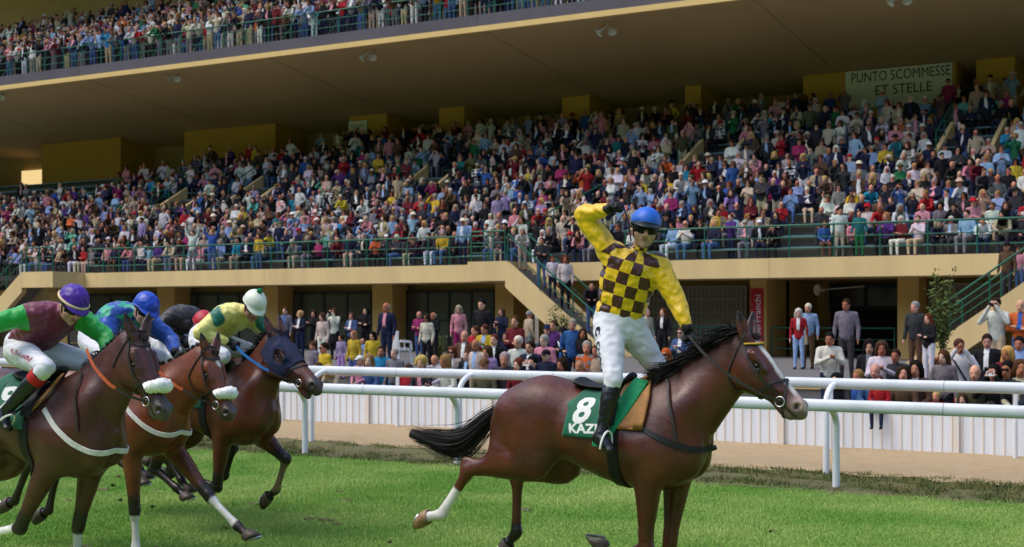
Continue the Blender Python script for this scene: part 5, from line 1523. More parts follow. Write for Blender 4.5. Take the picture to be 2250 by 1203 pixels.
mesh('cap_band', *tube_arrays(rim, .011, 6, False), M_cream, J9['_he'], smooth=True)
v, f = text_mesh('9', .36, bold=.012)
decal(f9, 'number_print', v * (.85, 1, 1), f, (-.31, -.28, 1.57), (.95, 0, .12), (.10, .40, .88), .0155, M_print, cl9)
M_inkr = mat('red_lettering', color=srgb('b03a44'), rough=.7)
v, f = text_mesh('A. DUCH\u00caNE', .062, shear=.2, bold=.001)
decal(J9['_breech_field'], 'name_print', v, f, (-.10, -.30, 1.90), (.92, -.30, -.16), (.12, -.2, .95), .006, M_inkr, J9['_breech'])

strap(f9, 'saddle_binding', [(.12, -.10, 1.78), (.10, -.22, 1.70), (.03, -.30, 1.56), (-.04, -.31, 1.48)], .035, M_tan, r9, off=.02, th=.01)
# ---- bay horse in the middle, blue cap
O2 = (-9.329, 9.094)
P2 = dict(S=1.03, xo=-.33, zo=.06, poll=(.865, 0, 1.89), muzzle=(1.125, -.01, 1.37), arch=-.02,
    legs={'rf': [(.06, -.17, 1.0), (.075, -.15, .46), (.09, -.15, .15), (.15, -.15, .04)], 'lf': [(.24, .16, 1.0), (.68, .15, .60), (1.0, .15, .37), (1.15, .15, .285)],
          'rh': [(-.80, -.2, 1.06), (-1.28, -.16, .82), (-1.5, -.14, .45), (-1.6, -.14, .42)], 'lh': [(-.80, .18, 1.06), (-1.25, .15, .74), (-1.35, .13, .34), (-1.45, .13, .3)]},
    ears=[(-.10, -.30, .93), (.0, .25, .95)], ear_face=(.9, -.35, .1), coat=srgb('683319'), dark=srgb('1d1413'), muzzle_col=srgb('4a3a36'), plaits=True, breast_drop=.1,
    socks={'rf': [(.25, .9, srgb('d6d4d0'))], 'lf': [(.22, .80, srgb('d6d4d0'))]},
    tail=[(-1.15, 0, 1.5), (-1.35, 0, 1.48), (-1.6, 0, 1.36), (-1.85, 0, 1.28)], seed=8, rein_sag=.04, girth_x=.14,
    marks=[(WHITE, (.115, -.006, .0), (.14, -.006, .012), .014, .012)])
J2 = dict(head=(.07, -.02, 2.235), face=(.80, -.30, -.42), head_up=(.45, 0, .88), pelvis=(-.55, 0, 2.02), chest=(-.26, 0, 2.175), neck=(-.06, -.01, 2.225),
    rsh=(-.18, -.20, 2.175), rel=(-.10, -.30, 1.94), rwr=(.12, -.12, 1.87), rhd=(.7, .1, -.3), rpalm=(0, 1, -.2), rcurl=1.2,
    lsh=(-.08, .18, 2.14), lel=(.10, .27, 1.97), lwr=(.32, .10, 1.86), lhd=(.7, -.1, -.3), lpalm=(0, -1, -.2), lcurl=1.2,
    rhip=(-.52, -.10, 1.95), lhip=(-.52, .10, 1.95), rkn=(-.05, -.30, 1.80), ran=(-.42, -.37, 1.46), rtoe=(-.32, -.40, 1.36), lkn=(-.05, .30, 1.80), lan=(-.42, .37, 1.46), ltoe=(-.32, .40, 1.36),
    stir_r=(-.2, -.3, 1.5), stir_l=(-.2, .3, 1.5), helmet_tilt=.05)
S2 = silk_mat('blue_green_check_silk', srgb('12a07a'), srgb('17469a'), srgb('1c4fae'), size=.095, rough=.4)
M_hblue2 = mat('royal_blue_cap_silk', color=srgb('1740b0'), rough=.36, spec=.5, vary=.1, vscale=8, bump=.5, bscale=12)
galloper('h2', 'bay racehorse with plaited mane, white star and fleece noseband, middle of the chasing three', O2, P2,
    'person in blue and green checked silks and a royal blue cap, crouched low', J2, S2, M_hblue2, seed=21, cap=True, skin=srgb('d0a592'),
    tack=dict(nose='fleece', breast=(M_white_strap, 1), rein_mats=(M_strap, M_orange)), saddle=dict(x0=-.24, x1=.20, pad=False))

# ---- dark bay with a hood, white cap
O3 = (-9.816, 10.552)
P3 = dict(S=1.03, xo=-.04, zo=.03, poll=(.85, 0, 2.03), muzzle=(1.385, -.02, 1.56), arch=-.02, gape=.03,
    legs={'rf': [(.27, -.17, 1.0), (.18, -.15, .51), (-.06, -.14, .55), (-.16, -.14, .62)], 'lf': [(.50, .16, .99), (.80, .15, .78), (.70, .13, .48), (.57, .13, .39)],
          'rh': [(-.42, -.2, 1.04), (-.66, -.16, .64), (-.36, -.15, .46), (-.23, -.15, .37)], 'lh': [(-.46, .18, 1.04), (-.80, .15, .72), (-.58, .14, .50), (-.47, .14, .40)]},
    ears=[(-.35, -.2, .90), (-.3, .2, .92)], ear_face=(.9, -.35, .1), coat=srgb('562817'), dark=srgb('1b1312'), muzzle_col=srgb('3c302e'),
    socks={'lf': [(.25, .9, srgb('6f6046'))]},
    tail=[(-.88, 0, 1.5), (-1.05, 0, 1.48), (-1.3, 0, 1.36), (-1.55, 0, 1.28)], mane_dir=(-.8, .2, .2), mane_flow=(-.4, .4, -.8), mane_len=.13, seed=9, rein_sag=.03, girth_x=.14)
J3 = dict(head=(.545, -.03, 2.275), face=(.72, -.42, -.52), head_up=(.5, -.1, .85), pelvis=(-.10, 0, 1.99), chest=(.22, 0, 2.17), neck=(.42, -.01, 2.235),
    rsh=(.24, -.20, 2.175), rel=(.16, -.36, 2.02), rwr=(.34, -.14, 1.93), rhd=(.7, .1, -.3), rpalm=(0, 1, -.2), rcurl=1.2,
    lsh=(.38, .19, 2.15), lel=(.46, .26, 1.98), lwr=(.54, .11, 1.885), lhd=(.5, -.3, -.4), lpalm=(0, -1, -.2), lcurl=1.2,
    rhip=(-.08, -.10, 1.92), lhip=(-.08, .10, 1.92), rkn=(.40, -.29, 1.80), ran=(.02, -.37, 1.46), rtoe=(.12, -.40, 1.36), lkn=(.40, .29, 1.80), lan=(.02, .37, 1.46), ltoe=(.12, .40, 1.36),
    stir_r=(.15, -.3, 1.5), stir_l=(.15, .3, 1.5), helmet_tilt=-.05)
S3 = silk_mat('pale_yellow_silk', srgb('e2d97c'), None, srgb('e2d97c'), rough=.5)
GRN = srgb('0a6b58')
M_hwhite = mat('white_helmet_silk', color=srgb('d5dccb'), rough=.45, vary=.04, vscale=8, bump=.15, bscale=12)
M_blueband = mat('blue_cuff', color=srgb('2c63c0'), rough=.6)
galloper('h3', 'dark bay racehorse wearing a navy blinker hood, farthest right of the chasing pack', O3, P3,
    'person in pale yellow silks with green shoulder patches and a white cap', J3, S3, M_hwhite, seed=31, skin=srgb('c48f7b'),
    paints=[(GRN, (.17, -.06, 2.33), (.20, -.22, 2.27), .062), (GRN, (.20, -.22, 2.27), (.34, -.27, 2.10), .062), (GRN, (.38, .14, 2.26), (.50, .17, 2.08), .06)],
    tack=dict(nose='strap', hood=True, rein_mats=(M_strap, M_bluerub)), saddle=dict(x0=-.24, x1=.20, pad=False))
pv, pf = ico(J3['_H'](.0, .185, 0), .03, 2); mesh('pompom', pv, pf, mat('green_pompom', color=srgb('0b7a4a'), rough=.9, bump=.8, bscale=80), J3['_he'], smooth=True)

# ---- a fifth runner, almost hidden behind the white-capped rider
O5 = (-11.074, 11.195)
P5 = dict(P3); P5.update(gape=0, coat=srgb('4f2d1e'), seed=12, socks={})
for k in ('hp', 'dh', 'dn', 'sd', 'crest'): P5.pop(k, None)
J5 = {k: v for k, v in J3.items() if not k.startswith('_')}
for k in ('head', 'neck'): J5[k] = tuple(np.array(J5[k]) + np.array((-.02, 0, -.20)))
S5 = silk_mat('black_yellow_silk', srgb('17161a'), None, srgb('17161a'), rough=.5)
M_hred = mat('red_helmet_silk', color=srgb('b01a2c'), rough=.45, vary=.06, vscale=8, bump=.2, bscale=12)
galloper('h5', 'brown racehorse almost wholly hidden behind the hooded dark bay', O5, P5,
    'person in black silks with a red cap, mostly hidden behind the white-capped rider', J5, S5, M_hred, seed=41, cap=True,
    tack=dict(nose='strap'), saddle=dict(x0=-.24, x1=.20, pad=False))

# torn turf along the line of the runners
rc = np.random.RandomState(15); V, F = [], []
for _ in range(24):
    c = np.array((rc.uniform(-13.5, -4.5), rc.uniform(8.8, 14.5), .03)); r_ = rc.uniform(.03, .10); b = len(V); n = 9
    V.append(c + np.array((0, 0, .025)))
    for k in range(n): a = 6.28 * k / n; q = r_ * rc.uniform(.5, 1.2); V.append(c + np.array((q * 1.6 * math.cos(a), q * math.sin(a), rc.uniform(-.02, .02))))
    F += [(b, b + 1 + k, b + 1 + (k + 1) % n) for k in range(n)]
tag(mesh('torn_turf', V, F, mat('torn_soil', color=srgb('4c402a'), color2=srgb('5f6a35'), rough=.97, vscale=30), None, smooth=True), 'torn turf divots along the runners\' line', 'divots', kind='stuff')
# turf kicked up by the hooves
M_clod = mat('turf_clod', color=srgb('4a3a26'), color2=srgb('56642c'), rough=.95, vscale=20)
rc = np.random.RandomState(5)
for k, (x, y, z) in enumerate(((-9.9, 9.3, .62), (-9.75, 9.25, .50), (-9.6, 9.5, .42), (-7.4, 10.2, .18), (-11.2, 10.6, .5))):
    v, f = ico((0, 0, 0), (.022, .016, .013), 2); v = v * (1 + .35 * rc.rand(len(v), 1)); o = mesh('turf_clod', v, f, M_clod)
    o.location = (x, y, z); tag(o, ['highest clod of turf kicked up beside the bay horse', 'middle clod of turf kicked up beside the bay horse', 'lowest clod of turf kicked up beside the bay horse', 'clod of turf low over the grass behind the leading horse', 'clod of turf behind the dark brown horse'][k], 'clod', 'clods of turf kicked up by hooves')
# ------------------------------------------------------------------ spectators
# ids: 0 skin, 1 top, 2 bottom, 3 shoes, 4 hair, 5 dark detail, 6 shirt front, 7 lips
M_people = mat('spectator_cloth', attr='Col', rough=.8, spec=.2, vary=.14, vscale=14, bump=.7, bscale=11, bdist=.03)
M_phair = mat('spectator_hair', attr='Col', rough=.85, spec=.1, vary=.2, vscale=30)
HEADC = {}
def person_arrays(pose, female, res, child=False):
    """front is -y, feet (or seat) at the origin; returns verts, quads, ids"""
    seat = pose.startswith('sit')
    f = Field((-.62, -.72, -.04), (.62, .36, 2.3), res)
    sw = .162 if female else .188
    if seat:
        pz = .56; pel = np.array((0, .04, pz)); ch = np.array((0, .02, .90)); nk = np.array((0, 0, 1.10)); hd = np.array((0, -.025, 1.235))
        kn = [np.array((s * .13, -.44, .53)) for s in (-1, 1)]; an = [np.array((s * .12, -.42, .09)) for s in (-1, 1)]
    else:
        pz = .95; pel = np.array((0, .0, pz)); ch = np.array((0, 0, 1.27)); nk = np.array((0, -.01, 1.475)); hd = np.array((0, -.03, 1.615))
        kn = [np.array((s * .10, -.01, .50)) for s in (-1, 1)]; an = [np.array((s * .11, .02, .08)) for s in (-1, 1)]
    if 'lean' in pose:
        for q in (ch, nk, hd): q += np.array((0, -.28, -.06)) * (q[2] - pz) / .5
    sh = [np.array((s * sw, nk[1] + .01, nk[2] - .065)) for s in (-1, 1)]
    arms = []
    for s, S_ in zip((-1, 1), sh):
        if 'cross' in pose: E = S_ + np.array((s * .06, -.05, -.27)); W = np.array((-s * .05, S_[1] - .20, S_[2] - .24 + .02 * s))
        elif 'clap' in pose: E = S_ + np.array((s * .07, -.10, -.25)); W = np.array((s * .03, S_[1] - .30, S_[2] - .13))
        elif 'photo' in pose: E = S_ + np.array((s * .10, -.20, -.16)); W = np.array((s * .06, hd[1] - .24, hd[2] - .03))
        elif 'up' in pose: E = S_ + np.array((s * .16, -.03, .22)); W = S_ + np.array((s * .17, -.06, .47))
        elif 'wave' in pose and s > 0: E = S_ + np.array((s * .16, -.08, .14)); W = S_ + np.array((s * .10, -.12, .40))
        elif 'shade' in pose and s < 0: E = S_ + np.array((s * .15, -.14, .0)); W = np.array((s * .09, hd[1] - .10, hd[2] + .06))
        elif 'lean' in pose: E = S_ + np.array((s * .06, -.12, -.24)); W = np.array((s * .10, S_[1] - .36, S_[2] - .27))
        elif seat: E = S_ + np.array((s * .07, -.04, -.27)); W = np.array((s * .09, -.28, .66))
        elif 'hip' in pose and s > 0: E = S_ + np.array((s * .16, .04, -.25)); W = np.array((s * .17, -.05, pz + .08))
        else: E = S_ + np.array((s * .065, .02, -.28)); W = S_ + np.array((s * .075, -.06, -.52))
        arms.append((S_, E, W))
    wz = .112 if female else .132
    f.chain([(*pel, .12, .17 if female else .165), (*lerp(pel, ch, .45), wz, .14 if female else .165), (*ch, .13, .17 if female else .195), (*lerp(ch, nk, .6), .095, sw * .92), (*lerp(ch, nk, .95), .055, .07)], (1, 0, 0), k=.03, sm=3, idv=1)
    for i in (0, 1):
        S_, E, W = arms[i]
        f.chain([(*lerp(S_, nk, .3), .06, .06), (*S_, .07, .07)], None, k=.03, idv=1); f.chain([(*S_, .068, .068), (*E, .053, .053), (*lerp(E, W, .92), .042, .042)], None, k=.006, idv=1)
        d = unit(W - E); f.chain([(*lerp(E, W, .96), .028, .028), (*(W + d * .05), .035, .024), (*(W + d * .12), .022, .018)], (1, 0, 0), k=.01, idv=0)
        hp_ = pel + np.array((-.085 if i == 0 else .085, 0, -.03))
        f.chain([(*hp_, .098, .098), (*lerp(hp_, kn[i], .5), .082, .082), (*kn[i], .062, .062), (*lerp(kn[i], an[i], .5), .056, .056), (*an[i], .045, .045)], None, k=.03, idv=2)
        f.chain([(*(an[i] + np.array((0, .03, -.04))), .042, .04), (*(an[i] + np.array((0, -.15, -.05))), .032, .04)], (1, 0, 0), k=.015, idv=3)
    if female and 'skirt' in pose and not seat:
        f.chain([(0, 0, .98, .11, .14), (0, 0, .62, .16, .20)], (1, 0, 0), k=.02, idv=2)
    f.chain([(*lerp(nk, ch, .15), .05, .05), (*(hd + np.array((0, .02, -.06))), .05, .05)], None, k=.015, idv=0)
    f.ball(hd + np.array((0, .005, .025)), (.084, .104, .114), k=.01, idv=0)
    f.ball(hd + np.array((0, -.03, -.06)), (.064, .07, .066), k=.02, idv=0)
    f.chain([(*(hd + np.array((0, -.09, .01))), .012, .012), (*(hd + np.array((0, -.108, -.028))), .018, .016)], None, k=.012, idv=0)
    for s in (-1, 1): f.ball(hd + np.array((s * .078, .005, -.01)), (.014, .026, .034), k=.006, idv=0)
    HEADC[seat, 'lean' in pose] = hd
    V, F, ids = f.net(1)
    return V, F, ids, hd

def hair_arrays(style, res):
    """hair or headgear around a head centred on the origin"""
    f = Field((-.24, -.26, -.36), (.24, .26, .26), res)
    if style in ('short', 'grey_short'):
        f.ball((0, .018, .045), (.090, .104, .102), k=0); f.ball((0, -.13, -.045), (.085, .10, .105), k=.015, carve=True); f.plane_cut((0, .05, -.05), (0, -.35, -1))
    elif style == 'thin':
        f.ball((0, .03, .02), (.087, .098, .085), k=0); f.ball((0, -.06, .08), (.085, .12, .10), k=.01, carve=True); f.plane_cut((0, .05, -.05), (0, -.2, -1))
    elif style == 'bob':
        f.ball((0, .02, .035), (.105, .118, .115), k=0); f.chain([(-.075, .03, -.02, .05, .05), (-.085, .03, -.11, .042, .042)], None, k=.03); f.chain([(.075, .03, -.02, .05, .05), (.085, .03, -.11, .042, .042)], None, k=.03)
        f.chain([(0, .06, -.02, .06, .08), (0, .06, -.12, .05, .09)], (1, 0, 0), k=.03); f.ball((0, -.14, -.045), (.076, .115, .125), k=.02, carve=True)
    elif style == 'long':
        f.ball((0, .018, .035), (.10, .112, .112), k=0)
        for s in (-1, 1): f.chain([(s * .07, .03, 0, .045, .045), (s * .092, .025, -.13, .042, .042), (s * .095, -.01, -.27, .03, .03)], None, k=.03)
        f.chain([(0, .06, 0, .06, .08), (0, .085, -.15, .05, .1), (0, .09, -.28, .03, .08)], (1, 0, 0), k=.03); f.ball((0, -.14, -.05), (.066, .11, .125), k=.02, carve=True)
    elif style == 'curly':
        f.ball((0, .02, .04), (.112, .118, .118), k=0)
        r = np.random.RandomState(3)
        for _ in range(16):
            a = r.rand() * 3.14; f.ball((math.cos(a) * .105, .03 + .04 * r.normal(), .03 + .11 * math.sin(a) - .08 * r.rand()), .04, k=.02)
        f.ball((0, -.15, -.04), (.080, .125, .13), k=.02, carve=True)
    elif style == 'cap':
        f.ball((0, .005, .055), (.098, .115, .10), k=0); f.plane_cut((0, 0, .035), (0, -.05, -1)); f.chain([(0, -.09, .045, .012, .07), (0, -.17, .035, .008, .06)], (1, 0, 0), k=.01)
    elif style == 'hat':
        f.ball((0, .005, .075), (.10, .115, .105), k=0); f.plane_cut((0, 0, .05), (0, 0, -1)); f.ball((0, 0, .055), (.18, .19, .016), k=.01)
    V, F, _ = f.net(1)
    return V, F

def reduce_mesh(V, F, ids, ratio):
    """collapse decimation; ids carried over by nearest vertex"""
    me = bpy.data.meshes.new('t'); me.from_pydata(V.tolist(), [], F.tolist()); o = bpy.data.objects.new('t', me); COL.objects.link(o)
    m = o.modifiers.new('d', 'DECIMATE'); m.ratio = ratio
    dg = bpy.context.evaluated_depsgraph_get(); e = o.evaluated_get(dg).to_mesh(); e.calc_loop_triangles()
    W = np.empty(len(e.vertices) * 3, np.float32); e.vertices.foreach_get('co', W); W = W.reshape(-1, 3)
    T = np.empty(len(e.loop_triangles) * 3, np.int32); e.loop_triangles.foreach_get('vertices', T); T = T.reshape(-1, 3)
    o.to_mesh_clear() if False else None
    bpy.data.objects.remove(o, do_unlink=True); bpy.data.meshes.remove(me)
    return W, T, face_ids(W, T, V, ids)

from mathutils.kdtree import KDTree
def face_ids(W, T, V, ids):
    kd = KDTree(len(V))
    for i, v in enumerate(V): kd.insert(v, i)
    kd.balance()
    C = W[T].mean(1)
    return np.array([ids[kd.find(c)[1]] for c in C], dtype=np.int16)

TPL, HTPL = {}, {}
def template(pose, female, lod):
    key = (pose, female, lod)
    if key not in TPL:
        res, tgt = {'near': (.0225, 4200), 'mid': (.032, 1100), 'far': (.04, 380)}[lod]
        V, F, ids, hd = person_arrays(pose, female, res)
        W, T, fi = reduce_mesh(V, F, ids, min(1, tgt / (2 * len(F))))
        # face details and shirt front by position
        C = W[T].mean(1) - hd
        sk = fi == 0
        for s in (-1, 1): fi[sk & (np.abs(C[:, 0] - s * .033) < .021) & (np.abs(C[:, 2] - .012) < .013) & (C[:, 1] < -.06)] = 5
        fi[sk & (np.abs(C[:, 0]) < .026) & (np.abs(C[:, 2] + .066) < .011) & (C[:, 1] < -.06)] = 7
        B_ = W[T].mean(1); fr = (fi == 1) & (np.abs(B_[:, 0]) < .05) & (B_[:, 1] < hd[1] - .01) & (B_[:, 2] > hd[2] - .48)
        fi[fr] = 6
        TPL[key] = (W, T, fi, hd)
    return TPL[key]
def hair_template(style, lod):
    key = (style, lod)
    if key not in HTPL:
        res, tgt = {'near': (.018, 700), 'mid': (.024, 220), 'far': (.03, 90)}[lod]
        V, F = hair_arrays(style, res)
        W, T, _ = reduce_mesh(V, F, np.zeros(len(V), int), min(1, tgt / (2 * len(F)))); HTPL[key] = (W, T)
    return HTPL[key]

CLOTH = {'navy': '1d2440', 'black': '17171b', 'white': 'd9d8d6', 'light blue': '8fabd0', 'blue': '2f5aa0', 'red': 'a81c26', 'dark red': '6a1824', 'pink': 'd08a96', 'magenta': '9a2b62', 'purple': '583078', 'lilac': 'a58cba',
         'grey': '77777b', 'charcoal': '35353a', 'beige': 'b8a488', 'brown': '5d4432', 'olive': '5c5b3c', 'green': '1f6a42', 'mint': '6dc4a6', 'yellow': 'd3b233', 'orange': 'c9632c', 'turquoise': '2388b0', 'denim': '46618a', 'cream': 'cfc4ae', 'teal': '1f7079'}
TOPS = ['navy'] * 19 + ['black'] * 22 + ['white'] * 14 + ['light blue'] * 7 + ['blue'] * 3 + ['red'] * 5 + ['dark red'] * 4 + ['pink'] * 4 + ['magenta'] * 2 + ['purple'] * 2 + ['lilac'] * 3 + ['grey'] * 9 + ['charcoal'] * 12 + ['beige'] * 8 + ['brown'] * 6 + ['olive'] * 3 + ['green'] * 2 + ['mint'] + ['yellow'] * 2 + ['orange'] + ['turquoise'] + ['cream'] * 4 + ['teal']
BOTS = ['denim'] * 10 + ['navy'] * 6 + ['black'] * 8 + ['charcoal'] * 6 + ['beige'] * 6 + ['grey'] * 5 + ['white'] * 3 + ['brown'] * 2
HAIRC = {'black': '14110f', 'dark brown': '2a1c14', 'brown': '452e1e', 'auburn': '5a2c18', 'blond': 'b08f56', 'fair': '8a6a40', 'grey': '8d867c', 'white': 'bdb6aa', 'red': 'a84a1c'}
HAIRN = ['black'] * 5 + ['dark brown'] * 10 + ['brown'] * 8 + ['auburn'] * 2 + ['blond'] * 4 + ['fair'] * 4 + ['grey'] * 8 + ['white'] * 3
SKINS = ['d09d84', 'c98f76', 'c2876e', 'd6a890', 'b87c62', 'a86c52']

def jit(c, r, a=.12): return tuple(max(0, x * (1 + a * (r.random() * 2 - 1))) for x in c)

def dress(rn, female=None, top=None, bot=None, hair=None, style=None, stripe=None, shirt=None, skin=None):
    """one spectator's look"""
    if female is None: female = rn.random() < .42
    style = style or rn.choice(['long'] * 5 + ['bob'] * 4 + ['curly', 'short', 'hat']) if female else style or rn.choice(['short'] * 9 + ['thin'] * 3 + ['none', 'cap', 'hat'])
    d = dict(female=female, style=style, hair=hair or rn.choice(HAIRN), top=top or rn.choice(TOPS), bot=bot or rn.choice(BOTS), skin=skin or rn.choice(SKINS))
    if style == 'thin' and hair is None: d['hair'] = rn.choice(['grey', 'white', 'brown', 'dark brown'])
    if style in ('cap', 'hat'): d['gear'] = rn.choice(['beige', 'white', 'navy', 'black', 'olive', 'red', 'cream']) if hair is None else hair
    d['shirt'] = shirt if shirt is not None else (rn.choice(['white', 'light blue', 'white', 'pink', 'navy', 'cream']) if d['top'] in ('navy', 'black', 'charcoal', 'grey', 'brown', 'beige', 'olive') and rn.random() < .55 else None)
    d['stripe'] = stripe if stripe is not None else (rn.choice(['white', 'navy', 'grey']) if rn.random() < .07 else None)
    return d

def look_colors(d, W, T, fi, rn):
    tc = tuple(.76 * q for q in jit(srgb(CLOTH[d['top']]), rn)); sk = jit(srgb(d['skin']), rn, .08)
    tab = np.array([sk, tc, jit(srgb(CLOTH[d['bot']]), rn), srgb('1e1a18'), (0, 0, 0), tuple(c * .42 for c in sk), srgb(CLOTH[d['shirt']]) if d['shirt'] else tc, tuple(c * k for c, k in zip(sk, (.75, .45, .45)))], dtype=np.float32)
    C = tab[fi]
    if d['stripe']:
        m = (fi == 1) & (((W[T].mean(1)[:, 2] * 14).astype(int) % 2) == 0); C[m] = srgb(CLOTH[d['stripe']])
    return C

def tri_mesh(name, W, T, C, m, parent):
    ok = (T[:, 0] != T[:, 1]) & (T[:, 1] != T[:, 2]) & (T[:, 0] != T[:, 2]); T, C = T[ok], C[ok]
    o = mesh(name, W, T, m, parent, smooth=True)
    a = o.data.color_attributes.new('Col', 'FLOAT_COLOR', 'CORNER')
    cc = np.ones((len(T) * 3, 4), np.float32); cc[:, :3] = np.repeat(C, 3, 0)
    a.data.foreach_set('color', cc.ravel())
    return o

def hair_color(d, rn):
    return jit(srgb(CLOTH[d['gear']]), rn) if d['style'] in ('cap', 'hat') else jit(srgb(HAIRC[d['hair']]), rn, .15)

def turn_head(W, hd, yaw, pitch=0.0):
    d = W - hd; w = np.clip((.2 - np.linalg.norm(d * (1, 1, .8), axis=1)) / .05, 0, 1) * np.clip((d[:, 2] + .13) / .06, 0, 1)
    a = w * yaw; c, s = np.cos(a), np.sin(a); e = d.copy(); e[:, 0] = d[:, 0] * c - d[:, 1] * s; e[:, 1] = d[:, 0] * s + d[:, 1] * c
    b = w * pitch; c, s = np.cos(b), np.sin(b); g = e.copy(); g[:, 1] = e[:, 1] * c - e[:, 2] * s; g[:, 2] = e[:, 1] * s + e[:, 2] * c
    return (hd + g).astype(np.float32)

def put_person(label, group, loc, yaw, scale, pose, d, rn, lod, extras=(), tilt=0):
    """an individual spectator: body mesh with hair, hat, glasses or camera as parts"""
    W, T, fi, hd = template(pose, d['female'], lod)
    root = tag(empty('person', loc, yaw), label, 'person', group); root.scale = (scale * (1 + .06 * (rn.random() - .5)), scale, scale)
    hy, hpz = (0, 0) if ('glasses' in extras or 'camera' in extras or 'phone' in extras) else ((rn.random() - .5) * .9, (rn.random() - .5) * .3)
    tri_mesh('body', turn_head(W, hd, hy, hpz), T, look_colors(d, W, T, fi, rn), M_people, root)
    if d['style'] != 'none':
        hW, hT = hair_template(d['style'], lod)
        tri_mesh('hat' if d['style'] in ('hat', 'cap') else 'hair', turn_head(hW * 1.06 + hd, hd, hy, hpz), hT, np.tile(hair_color(d, rn), (len(hT), 1)), M_phair, root)
    if 'glasses' in extras:
        mb = MB()
        for s in (-1, 1): mb.box(hd[0] + s * .035 - .028, hd[0] + s * .035 + .028, hd[1] - .112, hd[1] - .098, hd[2] - .008, hd[2] + .03)
        mb.box(hd[0] - .012, hd[0] + .012, hd[1] - .11, hd[1] - .1, hd[2] + .012, hd[2] + .02); mb.build('sunglasses', M_lens, root)
    if 'camera' in extras:
        z = hd[2] - .0; mb = MB(); mb.box(-.065, .065, hd[1] - .25, hd[1] - .19, z - .045, z + .045); c = mb.build('camera', M_glove, root)
        mb = MB(); mb.lathe([(0, -.03), (.035, -.03), (.038, .09), (.03, .09), (.026, .075), (0, .075)], (0, hd[1] - .25, z), 14, axis=(0, -1, 0)); mb.build('camera_lens', M_glove, c, smooth=True)
    if 'phone' in extras:
        mb = MB(); mb.box(-.065, .065, hd[1] - .27, hd[1] - .258, hd[2] - .035, hd[2] + .035); mb.build('phone', M_print, root)
    if 'bag' in extras:
        mb = MB(); mb.box(.18, .26, -.16, .12, .72, .98); mb.tube([(.22, -.1, .98), (.2, -.03, 1.25), (.15, 0, 1.44)], .012, 5); mb.build('shoulder_bag', mat('bag_leather', color=srgb('9a8f74'), rough=.7), root)
    if 'strap' in extras:
        pts = [(-.15, -.02, hd[2] - .17), (-.05, -.155, hd[2] - .33), (.08, -.165, hd[2] - .55), (.17, -.06, hd[2] - .68)]
        mesh('shoulder_strap', *tube_arrays(catmull(pts, 5), .018, 6), M_print if 'white' in extras else M_glove, root, smooth=True)
    if 'vest' in extras:
        pass
    return root

CR = random.Random(99)
GRP_G = 'spectators on the apron and terrace'
ORD = ['first', 'second', 'third', 'fourth', 'fifth', 'sixth', 'seventh', 'eighth', 'ninth', 'tenth', 'eleventh', 'twelfth', 'thirteenth', 'fourteenth', 'fifteenth', 'sixteenth', 'seventeenth', 'eighteenth', 'nineteenth', 'twentieth', 'twenty-first', 'twenty-second', 'twenty-third', 'twenty-fourth', 'twenty-fifth', 'twenty-sixth', 'twenty-seventh', 'twenty-eighth', 'twenty-ninth', 'thirtieth']
def floor_z(y): return 0.0 if y < 28.5 else (.30 if y < 30.2 else .75)
def stand_at(px, top_y, zone, target):
    """distance at which a figure of that height has its head at the sight line, inside the zone"""
    best = None
    for y in np.arange(zone[0], zone[1] + .01, .1):
        x = along(px, y); zt = CAM_H - (top_y - 692) * depth(x, y) / FPX
        s = (zt - floor_z(y)) / target
        if best is None or abs(s - 1) < abs(best[3] - 1) - .004: best = (x, y, floor_z(y), s)
    x, y, z, s = best
    return x, y, z, min(max(s, .84), 1.09)
Z_PLAT, Z_STEP, Z_FLOOR, Z_SEAT = (30.6, 37.5), (28.7, 30.0), (24.3, 28.2), (23.25, 23.5)
M_benchw = mat('bench_wood', color=srgb('5a4a3a'), rough=.8)
